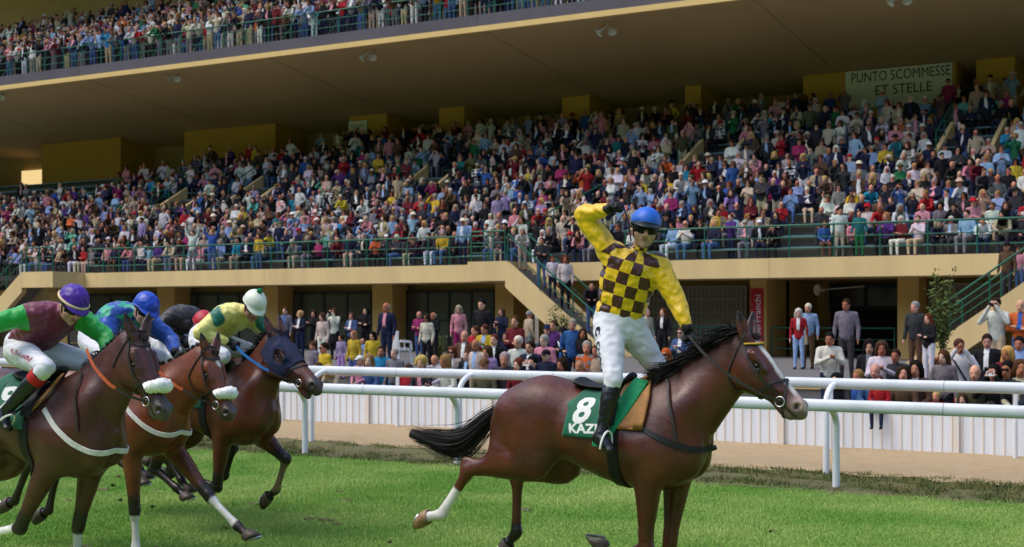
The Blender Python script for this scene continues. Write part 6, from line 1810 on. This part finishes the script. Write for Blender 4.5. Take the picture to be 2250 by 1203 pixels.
# zone, px, head top y, pose, dress options, yaw, label, extras, size
G = [
 ('P', 628, 677, 'stand', dict(female=False, top='grey', shirt='blue', bot='navy', hair='brown', style='short'), 0, 'man in blue-grey blazer over blue shirt, leftmost standing by the dark windows', ()),
 ('P', 660, 685, 'stand cross', dict(female=True, top='navy', shirt='white', bot='navy', hair='blond', style='curly'), 0, 'curly blond woman in navy jacket standing by the dark windows', ()),
 ('P', 690, 683, 'stand clap', dict(female=True, top='black', shirt='', bot='black', hair='dark brown', style='long'), 0, 'dark-haired woman in a black dress by the dark windows', ()),
 ('P', 709, 690, 'stand', dict(female=True, top='cream', shirt='', bot='white', hair='brown', style='bob'), 0, 'woman in pale top and trousers left of the woman holding a camera', ()),
 ('P', 735, 679, 'stand photo skirt', dict(female=True, top='white', shirt='', bot='black', hair='brown', style='long'), .1, 'woman in white cardigan and black skirt lifting a camera to her eye', ('camera',)),
 ('P', 773, 688, 'stand cross', dict(female=True, top='denim', shirt='white', bot='black', hair='brown', style='long'), 0, 'woman in blue patterned top standing right of the woman with a camera', ()),
 ('P', 803, 676, 'stand cross', dict(female=True, top='black', shirt='', bot='black', hair='black', style='bob'), .2, 'tall figure in a black jacket beside the ochre pillar', ()),
 ('P', 850, 667, 'stand', dict(female=False, top='navy', shirt='pink', bot='navy', hair='grey', style='thin'), 0, 'man in navy suit and pink shirt before the ochre pillar', ()),
 ('P', 861, 682, 'stand lean', dict(female=False, top='brown', shirt='', bot='grey', hair='white', style='thin'), .3, 'bald man in brown jacket bending forward before the pillar', ()),
 ('P', 922, 686, 'stand cross', dict(female=False, top='magenta', shirt='', bot='denim', hair='brown', style='thin'), 0, 'man in magenta sweater and jeans with folded arms', ()),
 ('P', 938, 694, 'stand', dict(female=True, top='cream', shirt='', bot='black', hair='dark brown', style='long'), 0, 'woman in sunglasses between the magenta sweater and the black shirt', ('glasses',)),
 ('P', 953, 688, 'stand cross', dict(female=False, top='black', shirt='', bot='black', hair='grey', style='thin'), 0, 'balding man in black shirt with a jacket over his arm', ()),
 ('P', 1008, 673, 'stand', dict(female=True, top='pink', shirt='', bot='magenta', hair='grey', style='bob'), .5, 'grey-haired woman in pink with a shoulder bag', ('bag',)),
 ('P', 1060, 659, 'stand', dict(female=False, top='black', shirt='', bot='charcoal', hair='black', style='short'), 0, 'man in black polo shirt, tallest before the windows', ()),
 ('P', 1103, 679, 'stand clap', dict(female=True, top='navy', shirt='', bot='navy', hair='brown', style='bob'), 0, 'woman in navy patterned jacket left of the stair stringer', ()),
 ('S', 1133, 697, 'stand cross', dict(female=True, top='dark red', shirt='', bot='black', hair='brown', style='short'), 0, 'woman in dark red jumper with folded arms and a hand at her chin', ()),
 ('P', 1162, 685, 'stand', dict(female=False, top='beige', shirt='', bot='grey', hair='grey', style='short'), 2.6, 'grey-haired man in beige jacket seen from behind', ()),
 ('F', 690, 742, 'stand', dict(female=False, top='grey', shirt='', bot='grey', hair='brown', style='short'), -.5, 'boy in grey hooded top right of the hooded horse', (), .8),
 ('F', 714, 755, 'stand', dict(female=False, top='yellow', shirt='', bot='denim', hair='dark brown', style='short'), -.4, 'man in sunglasses and yellow shirt right of the hooded horse', ('glasses',)),
 ('S', 750, 737, 'stand', dict(female=True, top='lilac', shirt='', bot='lilac', hair='dark brown', style='curly'), 0, 'small girl in lilac held up beside the yellow top', (), .62),
 ('S', 778, 728, 'stand', dict(female=True, top='yellow', shirt='', bot='denim', hair='fair', style='long'), 0, 'fair-haired woman in a mustard yellow top with children', ()),
 ('S', 797, 745, 'stand', dict(female=False, top='light blue', shirt='', bot='grey', hair='fair', style='none'), 0, 'baby in pale blue held up beside the mustard top', (), .55),
 ('S', 819, 736, 'stand', dict(female=True, top='yellow', shirt='', bot='black', hair='black', style='bob'), .4, 'dark-haired woman in pale yellow holding a baby', ()),
 ('F', 838, 763, 'stand', dict(female=False, top='turquoise', shirt='', bot='denim', hair='dark brown', style='short'), .2, 'young man in bright turquoise jacket behind the rail', ()),
 ('Q', 792, 785, 'sit', dict(female=False, top='pink', shirt='', bot='white', hair='white', style='cap'), 0, 'toddler in a white bonnet behind the rail', (), .7),
 ('Q', 812, 782, 'sit', dict(female=True, top='denim', shirt='', bot='denim', hair='fair', style='bob'), 0, 'woman seated behind the rail beside the toddler in a bonnet', ()),
 ('Q', 745, 795, 'sit lean', dict(female=True, top='beige', shirt='', bot='beige', hair='blond', style='bob'), 0, 'blond woman in beige seated low behind the rail', ()),
 ('Q', 700, 800, 'sit', dict(female=False, top='brown', shirt='', bot='brown', hair='brown', style='short'), 0, 'man in brown seated behind the rail under the hooded horse', ()),
 ('Q', 927, 786, 'sit', dict(female=True, top='charcoal', shirt='pink', bot='charcoal', hair='blond', style='curly'), 0, 'short-haired blond woman in dark jacket seated behind the rail', ()),
 ('Q', 956, 783, 'sit', dict(female=False, top='white', shirt='', bot='white', hair='fair', style='thin'), 0, 'baby in white seated behind the rail', (), .72),
 ('Q', 979, 783, 'sit', dict(female=True, top='white', shirt='', bot='beige', hair='fair', style='bob'), 0, 'woman in white seated behind the rail beside the baby', ()),
 ('F', 994, 764, 'stand', dict(female=True, top='cream', shirt='white', bot='black', hair='auburn', style='bob'), .2, 'auburn-haired woman with glasses and pale jacket', ('glasses',)),
 ('F', 1022, 729, 'stand', dict(female=False, top='brown', shirt='white', bot='charcoal', hair='dark brown', style='thin'), .1, 'bearded balding man in brown jacket over white shirt', ()),
 ('F', 1028, 772, 'stand', dict(female=False, top='black', shirt='light blue', bot='navy', hair='brown', style='short'), 0, 'fair man in black coat and blue shirt close behind the rail', ()),
 ('F', 1047, 748, 'stand', dict(female=False, top='cream', shirt='light blue', bot='beige', hair='grey', style='thin'), 0, 'balding man in pale cream jacket', ()),
 ('S', 1045, 718, 'stand clap', dict(female=False, top='red', shirt='', bot='navy', hair='brown', style='short'), 0, 'person in bright red top behind the yellow waistcoat', ()),
 ('S', 1066, 715, 'stand clap', dict(female=False, top='yellow', shirt='light blue', bot='navy', hair='brown', style='short'), .1, 'man in yellow waistcoat over light blue shirt', ()),
 ('F', 1087, 737, 'stand', dict(female=True, top='black', shirt='white', bot='black', hair='auburn', style='short'), .2, 'woman in black cardigan with short auburn hair', ()),
 ('S', 1112, 735, 'stand up', dict(female=True, top='navy', shirt='', bot='navy', hair='brown', style='long'), .3, 'person in navy reaching an arm up behind the white jacket', ()),
 ('Q', 1110, 778, 'sit', dict(female=False, top='charcoal', shirt='', bot='charcoal', hair='grey', style='short'), .2, 'grey-haired man in dark jacket seated behind the rail', ()),
 ('F', 1139, 741, 'stand', dict(female=True, top='white', shirt='', bot='white', hair='white', style='short'), .3, 'white-haired woman in a white quilted jacket', ()),
 ('Q', 1170, 786, 'sit photo', dict(female=False, top='navy', shirt='', bot='navy', hair='black', style='short'), .1, 'man in navy jacket lifting a phone behind the rail', ('phone',)),
 ('F', 1197, 738, 'stand', dict(female=False, top='pink', shirt='', bot='navy', hair='grey', style='short'), 0, 'man in pale pink shirt below the stair foot', ()),
 ('F', 1201, 772, 'stand', dict(female=False, top='navy', shirt='', bot='navy', hair='black', style='cap'), 0, 'man in dark cap close behind the rail below the pink shirt', ()),
 ('S', 1205, 716, 'stand', dict(female=False, top='navy', shirt='', bot='navy', hair='navy', style='cap'), 0, 'officer in dark peaked cap behind the pink shirt', ()),
 ('S', 1218, 706, 'stand', dict(female=True, top='purple', shirt='', bot='black', hair='brown', style='short'), 0, 'short-haired woman in purple between the two officers', ()),
 ('S', 1238, 722, 'stand cross', dict(female=False, top='black', shirt='', bot='black', hair='black', style='cap'), .2, 'uniformed officer with a white cross belt and folded arms', ('strap', 'white')),
 ('S', 1258, 703, 'stand', dict(female=False, top='blue', shirt='', bot='navy', hair='grey', style='short'), .5, 'man in bright blue windcheater at the foot of the stairs', ()),
 ('F', 1291, 752, 'stand', dict(female=False, top='orange', stripe='grey', shirt='', bot='grey', hair='grey', style='short'), 0, 'man in orange and grey striped top with a shoulder strap', ('strap',)),
 ('Q', 1275, 795, 'sit', dict(female=False, top='grey', shirt='', bot='grey', hair='white', style='thin'), 0, 'bald man low behind the rail under the striped top', ()),
 ('S', 1281, 724, 'stand', dict(female=True, top='black', shirt='', bot='black', hair='dark brown', style='long'), .2, 'dark-haired woman in black left of the jockey\'s white breeches', ()),
 ('P', 1420, 680, 'stand', dict(female=False, top='cream', shirt='', bot='beige', hair='grey', style='short'), 1.2, 'man in cream jacket half hidden behind the leading rider', ()),
 ('P', 1457, 679, 'stand', dict(female=True, top='black', shirt='white', bot='black', hair='auburn', style='long'), 0, 'long-haired woman in black at the guard rail before the grille', ()),
 ('S', 1497, 722, 'stand clap', dict(female=True, top='denim', shirt='white', bot='denim', hair='brown', style='short'), 0, 'woman in sunglasses and denim right of the leading rider', ('glasses',)),
 ('F', 1464, 768, 'stand', dict(female=True, top='charcoal', shirt='', bot='black', hair='red', style='long'), 0, 'red-haired woman in sunglasses just above the leading horse', ('glasses',)),
 ('F', 1538, 755, 'stand', dict(female=False, top='navy', shirt='', bot='navy', hair='white', style='none'), 0, 'bald man in glasses left of the leading horse\'s ears', ()),
 ('P', 1755, 680, 'stand', dict(female=True, top='red', shirt='white', bot='light blue', hair='white', style='bob'), .2, 'white-haired woman in red cardigan and pale jeans', ('bag',)),
 ('P', 1776, 669, 'stand', dict(female=False, top='light blue', shirt='', bot='brown', hair='white', style='short'), .2, 'white-haired man in blue shirt and brown trousers', ()),
 ('F', 1822, 733, 'stand clap', dict(female=False, top='white', shirt='', bot='navy', hair='black', style='short', skin='a86c52'), .5, 'smiling man in white waistcoat clapping behind the rail', ()),
 ('P', 1860, 659, 'stand', dict(female=False, top='grey', shirt='', bot='charcoal', hair='dark brown', style='short'), .1, 'bearded man in grey polo shirt before the dark recess', ()),
 ('F', 1911, 748, 'stand', dict(female=True, top='black', shirt='grey', bot='black', hair='black', style='long'), .1, 'woman with long black hair in black cardigan over grey', ()),
 ('F', 1938, 752, 'stand clap', dict(female=True, top='white', shirt='', bot='white', hair='brown', style='bob'), .2, 'young woman in white polo shirt with her hands clasped', ()),
 ('Q', 1923, 803, 'sit', dict(female=False, top='denim', shirt='', bot='denim', hair='white', style='none'), .3, 'bald man with glasses leaning on the fence beside the child', ()),
 ('Q', 1853, 812, 'sit lean', dict(female=True, top='charcoal', shirt='', bot='navy', hair='black', style='bob'), 0, 'woman in a dark headscarf leaning on the fence', ()),
 ('Q', 1985, 808, 'sit', dict(female=True, top='brown', shirt='', bot='brown', hair='dark brown', style='bob'), 0, 'smiling woman in dark brown jacket behind the fence', ()),
 ('Q', 2013, 797, 'sit', dict(female=True, top='brown', shirt='white', bot='beige', hair='black', style='bob'), 0, 'laughing dark-haired woman behind the fence, right of the smiling one', ()),
 ('P', 2012, 665, 'stand', dict(female=False, top='charcoal', shirt='', bot='brown', hair='grey', style='short'), -.3, 'grey-haired man in dark waistcoat before the ochre pillar', ()),
 ('P', 2041, 697, 'stand cross', dict(female=True, top='black', shirt='', bot='white', hair='auburn', style='long'), -.5, 'woman in black blazer and white trousers beside the potted shrub', ()),
 ('F', 2108, 748, 'stand photo', dict(female=False, top='white', shirt='', bot='red', hair='brown', style='short'), .3, 'photographer in white shirt and red trousers shading his eyes', ('strap',)),
 ('F', 2170, 737, 'stand', dict(female=False, top='black', shirt='white', bot='black', hair='dark brown', style='short'), 0, 'young man in black suit and white shirt at the right', ()),
 ('P', 2190, 657, 'stand photo', dict(female=False, top='white', shirt='', bot='beige', hair='dark brown', style='short'), -.1, 'man in white shirt photographing from the foot of the right-hand stairs', ('camera',)),
 ('P', 2243, 661, 'stand cross', dict(female=False, top='orange', shirt='blue', bot='denim', hair='brown', style='thin'), 0, 'man in orange waistcoat over blue tee-shirt at the right edge', ()),
 ('F', 2214, 764, 'stand cross', dict(female=True, top='dark red', shirt='', bot='black', hair='blond', style='bob'), 0, 'blond woman in dark red with her hand at her mouth', ()),
 ('Q', 2185, 805, 'sit photo', dict(female=True, top='black', shirt='', bot='black', hair='black', style='bob'), 0, 'woman in sunglasses filming with a phone behind the fence', ('glasses', 'phone')),
 ('Q', 2215, 798, 'sit', dict(female=False, top='charcoal', shirt='', bot='charcoal', hair='black', style='short', skin='a86c52'), -.2, 'man in sunglasses and dark grey tee-shirt leaning on the fence', ('glasses',)),
 ('Q', 2243, 795, 'sit', dict(female=True, top='cream', shirt='', bot='black', hair='brown', style='bob'), 0, 'woman in pale coat behind the fence at the right edge', ()),
 ('Q', 2058, 862, 'sit', dict(female=False, top='red', shirt='', bot='navy', hair='blond', style='short'), 0, 'fair-haired child peering over the fence', (), .7),
 ('Q', 2116, 868, 'sit', dict(female=True, top='navy', shirt='', bot='navy', hair='brown', style='bob'), 0, 'brown-haired child peering over the fence beneath the photographer', (), .68),
] + [
 ('Q', 668, 802, 'sit', dict(female=True, top='teal', bot='black', hair='brown', style='bob'), 0, 'woman in teal seated under the hooded horse\'s jaw', ()),
 ('F', 868, 768, 'stand', dict(female=False, top='grey', bot='denim', hair='grey', style='short'), .1, 'grey-haired man in grey right of the turquoise jacket', ()),
 ('Q', 898, 792, 'sit', dict(female=False, top='red', bot='navy', hair='brown', style='short'), 0, 'boy in red seated behind the rail left of the blond woman', (), .8),
 ('F', 1072, 762, 'stand', dict(female=True, top='lilac', bot='grey', hair='brown', style='bob'), .1, 'woman in lilac between the black coat and the white quilted jacket', ()),
 ('Q', 1066, 792, 'sit', dict(female=False, top='olive', bot='brown', hair='brown', style='cap'), 0, 'man in a cap and olive jacket seated behind the rail', ()),
 ('Q', 1141, 790, 'sit', dict(female=True, top='dark red', bot='black', hair='auburn', style='long'), 0, 'long-haired woman in dark red seated below the white quilted jacket', ()),
 ('F', 1166, 752, 'stand', dict(female=False, top='navy', shirt='white', bot='navy', hair='dark brown', style='short'), .1, 'man in navy jacket between the white quilted jacket and the pink shirt', ()),
 ('Q', 1236, 790, 'sit', dict(female=True, top='black', bot='black', hair='dark brown', style='bob'), 0, 'woman in black seated below the officer with the cross belt', ()),
 ('F', 1312, 760, 'stand', dict(female=False, top='beige', bot='grey', hair='brown', style='short'), 0, 'man in beige just left of the leading rider\'s knee', ()),
 ('Q', 1886, 816, 'sit', dict(female=False, top='blue', bot='denim', hair='fair', style='short'), 0, 'fair-haired boy in blue beside the headscarf', (), .85),
 ('F', 2074, 772, 'stand', dict(female=True, top='grey', bot='black', hair='brown', style='long'), 0, 'long-haired woman in grey left of the photographer in white', ()),
 ('Q', 2143, 806, 'sit', dict(female=False, top='olive', bot='brown', hair='grey', style='thin'), 0, 'balding man in olive behind the fence below the black suit', ()),
 ('F', 2240, 742, 'stand', dict(female=False, top='light blue', bot='navy', hair='black', style='short'), 0, 'dark-haired man in light blue shirt below the orange waistcoat', ()),
 ('F', 1968, 770, 'stand', dict(female=False, top='charcoal', bot='black', hair='dark brown', style='short'), .2, 'dark-haired man in charcoal right of the white polo shirt', ()),
]
for g in G:
    zone, px, ty, pose, dr, yaw, lab, ex = g[:8]; size = g[8] if len(g) > 8 else 1.0
    zr = {'P': Z_PLAT, 'S': Z_STEP, 'F': Z_FLOOR, 'Q': Z_SEAT}[zone]
    hgt = (1.345 if pose.startswith('sit') else 1.735) * size
    dr = dict(dr); dr['shirt'] = dr.get('shirt') or ''
    x, y, z, s = stand_at(px, ty, zr, hgt)
    zt = CAM_H - (ty - 692) * depth(x, y) / FPX
    d = dress(CR, stripe=dr.pop('stripe', ''), **dr)
    lift = max(0.0, zt - z - hgt * s) if size < .8 else 0.0
    put_person(lab, GRP_G, (x, y, z + lift), yaw, s * size, pose, d, CR, 'near', ex)

bn = tag(empty('bench', (-30, 23.35, 0)), 'long low wooden bench behind the crowd fence', 'bench')
for k in range(2): slab('seat_plank', M_benchw, 0, 30, -.1 + k * .2, .08 + k * .2, .37, .41, parent=bn)
for k in range(16): slab('leg', M_benchw, k * 1.95, k * 1.95 + .08, -.06, .22, 0, .369, parent=bn)
# child sitting on the fence, legs dangling over it
d = dress(CR, female=False, top='red', bot='navy', hair='brown', style='short', shirt='', stripe='')
put_person('child in red waistcoat sitting on the fence with dangling legs', GRP_G, (along(1928, 22.5), 22.62, .36), .1, .62, 'sit', d, CR, 'near')
# people on the stairs
def tread_z(x): return Z_SL - .1 - max(0, x + 25.638) * SL_C
ST = [(1110, 488, 'stand lean', dict(female=False, top='charcoal', bot='navy', hair='dark brown', style='short'), 'man in dark shirt at the head of the central stairs'),
      (1148, 500, 'stand lean', dict(female=False, top='cream', bot='beige', hair='grey', style='short'), 'man in pale waistcoat leaning on the stair rail'),
      (1190, 524, 'stand cross', dict(female=False, top='charcoal', bot='denim', hair='black', style='short'), 'man in grey polo shirt and jeans on the stairs'),
      (1214, 564, 'stand', dict(female=False, top='white', bot='navy', hair='brown', style='short'), 'boy in white bib on the stairs'),
      (1242, 558, 'stand', dict(female=True, top='white', bot='black', hair='auburn', style='long'), 'girl in white bib lower on the stairs'),
      (1300, 611, 'stand lean', dict(female=False, top='black', bot='denim', hair='dark brown', style='short'), 'man in black shirt leaning on the lower stair rail')]
for px, ty, pose, dr, lab in ST:
    x = along(px, 43.0); z = tread_z(x); zt = CAM_H - (ty - 692) * depth(x, 43.0) / FPX
    put_person(lab, 'people on the central stairs', (x, 43.0, z), .5, min(max((zt - z) / 1.735, .72), 1.08), pose, dress(CR, shirt='', stripe='', **dr), CR, 'near')
for px, ty, dr, lab in ((2213, 535, dict(female=False, top='brown', bot='charcoal', hair='black', style='cap'), 'man in dark cap on the right-hand stairs'), (2240, 545, dict(female=True, top='pink', bot='denim', hair='brown', style='long'), 'woman in pink on the right-hand stairs')):
    x = along(px, 43.0); z = Z_SL - .1 - max(0, -6.9 - x) * .70; zt = CAM_H - (ty - 692) * depth(x, 43.0) / FPX
    put_person(lab, 'people on the right-hand stairs', (x, 43.0, z), -.3, min(max((zt - z) / 1.735, .72), 1.08), 'stand', dress(CR, shirt='', stripe='', **dr), CR, 'near')

# ---- seated rows of the lower tier
SECT = [(260, 'above purple cap'), (420, 'above blue cap'), (640, 'above white cap'), (880, 'above windows'), (1100, 'left of stairs'), (1290, 'behind stairs'), (1480, 'behind lead rider'), (1640, 'above grille'), (1850, 'above banner'), (2050, 'above recess'), (9999, 'above right stairs')]
ROWN = ['front balcony row', 'second balcony row', 'third balcony row', 'fourth balcony row']
def bearing(x, y): return 1125 + FPX * (x * CA + y * SA) / depth(x, y)
SITP = ['sit'] * 6 + ['sit lean'] * 4 + ['sit cross'] * 4 + ['sit clap'] * 3 + ['sit photo', 'sit shade', 'sit lean', 'sit lean']
STDP = ['stand', 'stand cross', 'stand clap', 'stand photo', 'stand hip', 'stand lean']
SPECIAL = {0: [(470, 'stand up', dict(female=True, top='white', bot='grey', hair='brown', style='short', shirt='', stripe=''), 'woman in white cheering with both arms up in the balcony front row'),
               (516, 'stand up', dict(female=False, top='blue', bot='denim', hair='fair', style='short', shirt='', stripe=''), 'man in blue with both arms raised in the balcony front row'),
               (607, 'stand', dict(female=True, top='yellow', bot='denim', hair='brown', style='bob', shirt='', stripe=''), 'person in mustard yellow standing at the balcony rail'),
               (1056, 'stand', dict(female=False, top='light blue', bot='navy', hair='cream', style='hat', shirt='white', stripe=''), 'man in pale blue jacket and hat standing at the balcony rail'),
               (1910, 'stand', dict(female=False, top='teal', bot='green', hair='brown', style='short', shirt='', stripe=''), 'boy in teal and bright green standing at the balcony rail'),
               (1852, 'sit', dict(female=True, top='mint', bot='grey', hair='yellow', style='cap', shirt='', stripe=''), 'child in mint jacket and yellow cap in the balcony front row'),
               (2188, 'sit', dict(female=True, top='yellow', bot='white', hair='auburn', style='bob', shirt='', stripe=''), 'woman in bright yellow jacket in the balcony front row')]}
n_ind = 0
crowd = []        # (pose, dress, x, y, z, yaw, scale)
def blocked(x, y, row):
    for px, rw in VOM:
        yy = ROWS[rw][0] - .45; xv = along(px, yy)
        if rw <= row <= rw + 2 and xv - .25 < x < xv + 2.3: return True
    if row < 3:
        xa = along(1745, y)
        if abs(x - xa - row * .12) < .5: return True
    return False
for row, (y, z) in enumerate(ROWS):
    x = along(-15, y) - 3; xe = along(2265, y) + 3; secn = {}
    sp = list(SPECIAL.get(row, []))
    while x < xe:
        gap = .46 + CR.random() * .15 + (.35 if CR.random() < .05 else 0)
        x += gap
        px = bearing(x, y)
        if blocked(x, y, row): continue
        if row > (8 if px < 260 else 10 if px < 430 else 12): continue      # the rear steps thin out towards the left end
        d = dress(CR); pose = CR.choice(SITP); yaw = .9 * (CR.random() - .4); sc = .9 + .18 * CR.random(); lab = None; yy = y + .2 * (CR.random() - .5)
        if CR.random() < (.05 if row < 3 else .08 + .03 * row): pose = CR.choice(STDP)
        if sp and abs(px - sp[0][0]) < 22:
            _, pose, dd, lab = sp.pop(0); d = dress(CR, **dd); yaw = .1; sc = 1.0
            if 'boy' in lab or 'mustard' in lab: sc = .85
            if pose.startswith('stand'): yy = 44.55
        if row < 3 and n_ind < 200 and -20 < px < 2270:
            if lab is None:
                sec = next(nm for lim, nm in SECT if px < lim); secn[sec] = secn.get(sec, 0) + 1
                gar = 'top' if d['shirt'] is None else 'jacket'
                who = 'woman' if d['female'] else 'man'
                if d['style'] in ('hat', 'cap'): hh = d['gear'] + ' ' + d['style']
                elif d['style'] == 'none': hh = 'bald head'
                else: hh = d['hair'].replace('dark ', '') + ' hair'
                lab = '%s in %s %s, %s, %s from left, %s, %s' % (who, d['top'], gar, hh, ORD[secn[sec] - 1], ROWN[row], sec)
            put_person(lab, 'spectators seated in the lower rows of the stand', (x, yy, z), yaw, sc, pose, d, CR, 'mid', ('glasses',) if CR.random() < .12 else ())
            n_ind += 1
        else:
            crowd.append((pose, d, x, yy, z, yaw, sc))
# people standing along the top walkway
for yw in (Y_TOP + .5, Y_TOP + 1.3):
    x = along(-15, yw); xe = along(2265, yw)
    while x < xe:
        x += .5 + CR.random() * .7
        if bearing(x, yw) < 690 or (1850 < bearing(x, yw) < 2100 and CR.random() < .6): continue
        crowd.append((CR.choice(STDP), dress(CR), x, yw + .3 * CR.random(), Z_TOP, .4 * (CR.random() - .4), .95 + .1 * CR.random()))
# ---- upper tier
upper = []
x = along(-15, 48.55); xe = along(1720, 48.55)
while x < xe:
    x += .42 + CR.random() * .3; upper.append((CR.choice(['stand lean', 'stand lean', 'stand', 'stand cross', 'stand clap', 'stand photo', 'stand lean']), dress(CR), x, 48.62 + .12 * CR.random(), 14.28, .4 * (CR.random() - .5), .94 + .12 * CR.random()))
for i, (y, z) in enumerate(UROWS):
    x = along(-20, y); xe = along(1650, y)
    while x < xe:
        x += .46 + CR.random() * .2; upper.append((CR.choice(STDP[:4] + (SITP if i > 3 else [])), dress(CR), x, y - .1 + .1 * CR.random(), z, .3 * (CR.random() - .4), .94 + .12 * CR.random()))

def merge_crowd(name, lst, label, lod='far'):
    VS, TS, CS = [], [], []; base = 0
    for pose, d, x, y, z, yaw, sc in lst:
        W, T, fi, hd = template(pose, d['female'], lod)
        c, s_ = math.cos(yaw), math.sin(yaw); Rm = np.array(((c, -s_, 0), (s_, c, 0), (0, 0, 1)), np.float32) * sc; P0 = np.array((x, y, z), np.float32)
        hy, hpz = (CR.random() - .5) * 1.0, (CR.random() - .5) * .3
        VS.append(turn_head(W, hd, hy, hpz) @ Rm.T + P0); TS.append(T + base); base += len(W); CS.append(look_colors(d, W, T, fi, CR))
        if d['style'] != 'none':
            hW, hT = hair_template(d['style'], lod)
            VS.append(turn_head(hW * 1.06 + hd, hd, hy, hpz) @ Rm.T + P0); TS.append(hT + base); base += len(hW); CS.append(np.tile(np.array(hair_color(d, CR), np.float32), (len(hT), 1)))
    return tag(tri_mesh(name, np.vstack(VS), np.vstack(TS), np.vstack(CS), M_people, None), label, 'crowd', kind='stuff')
merge_crowd('crowd', crowd, 'dense crowd filling the upper rows of the lower tier')
merge_crowd('crowd', upper, 'dense crowd standing along the upper tier')
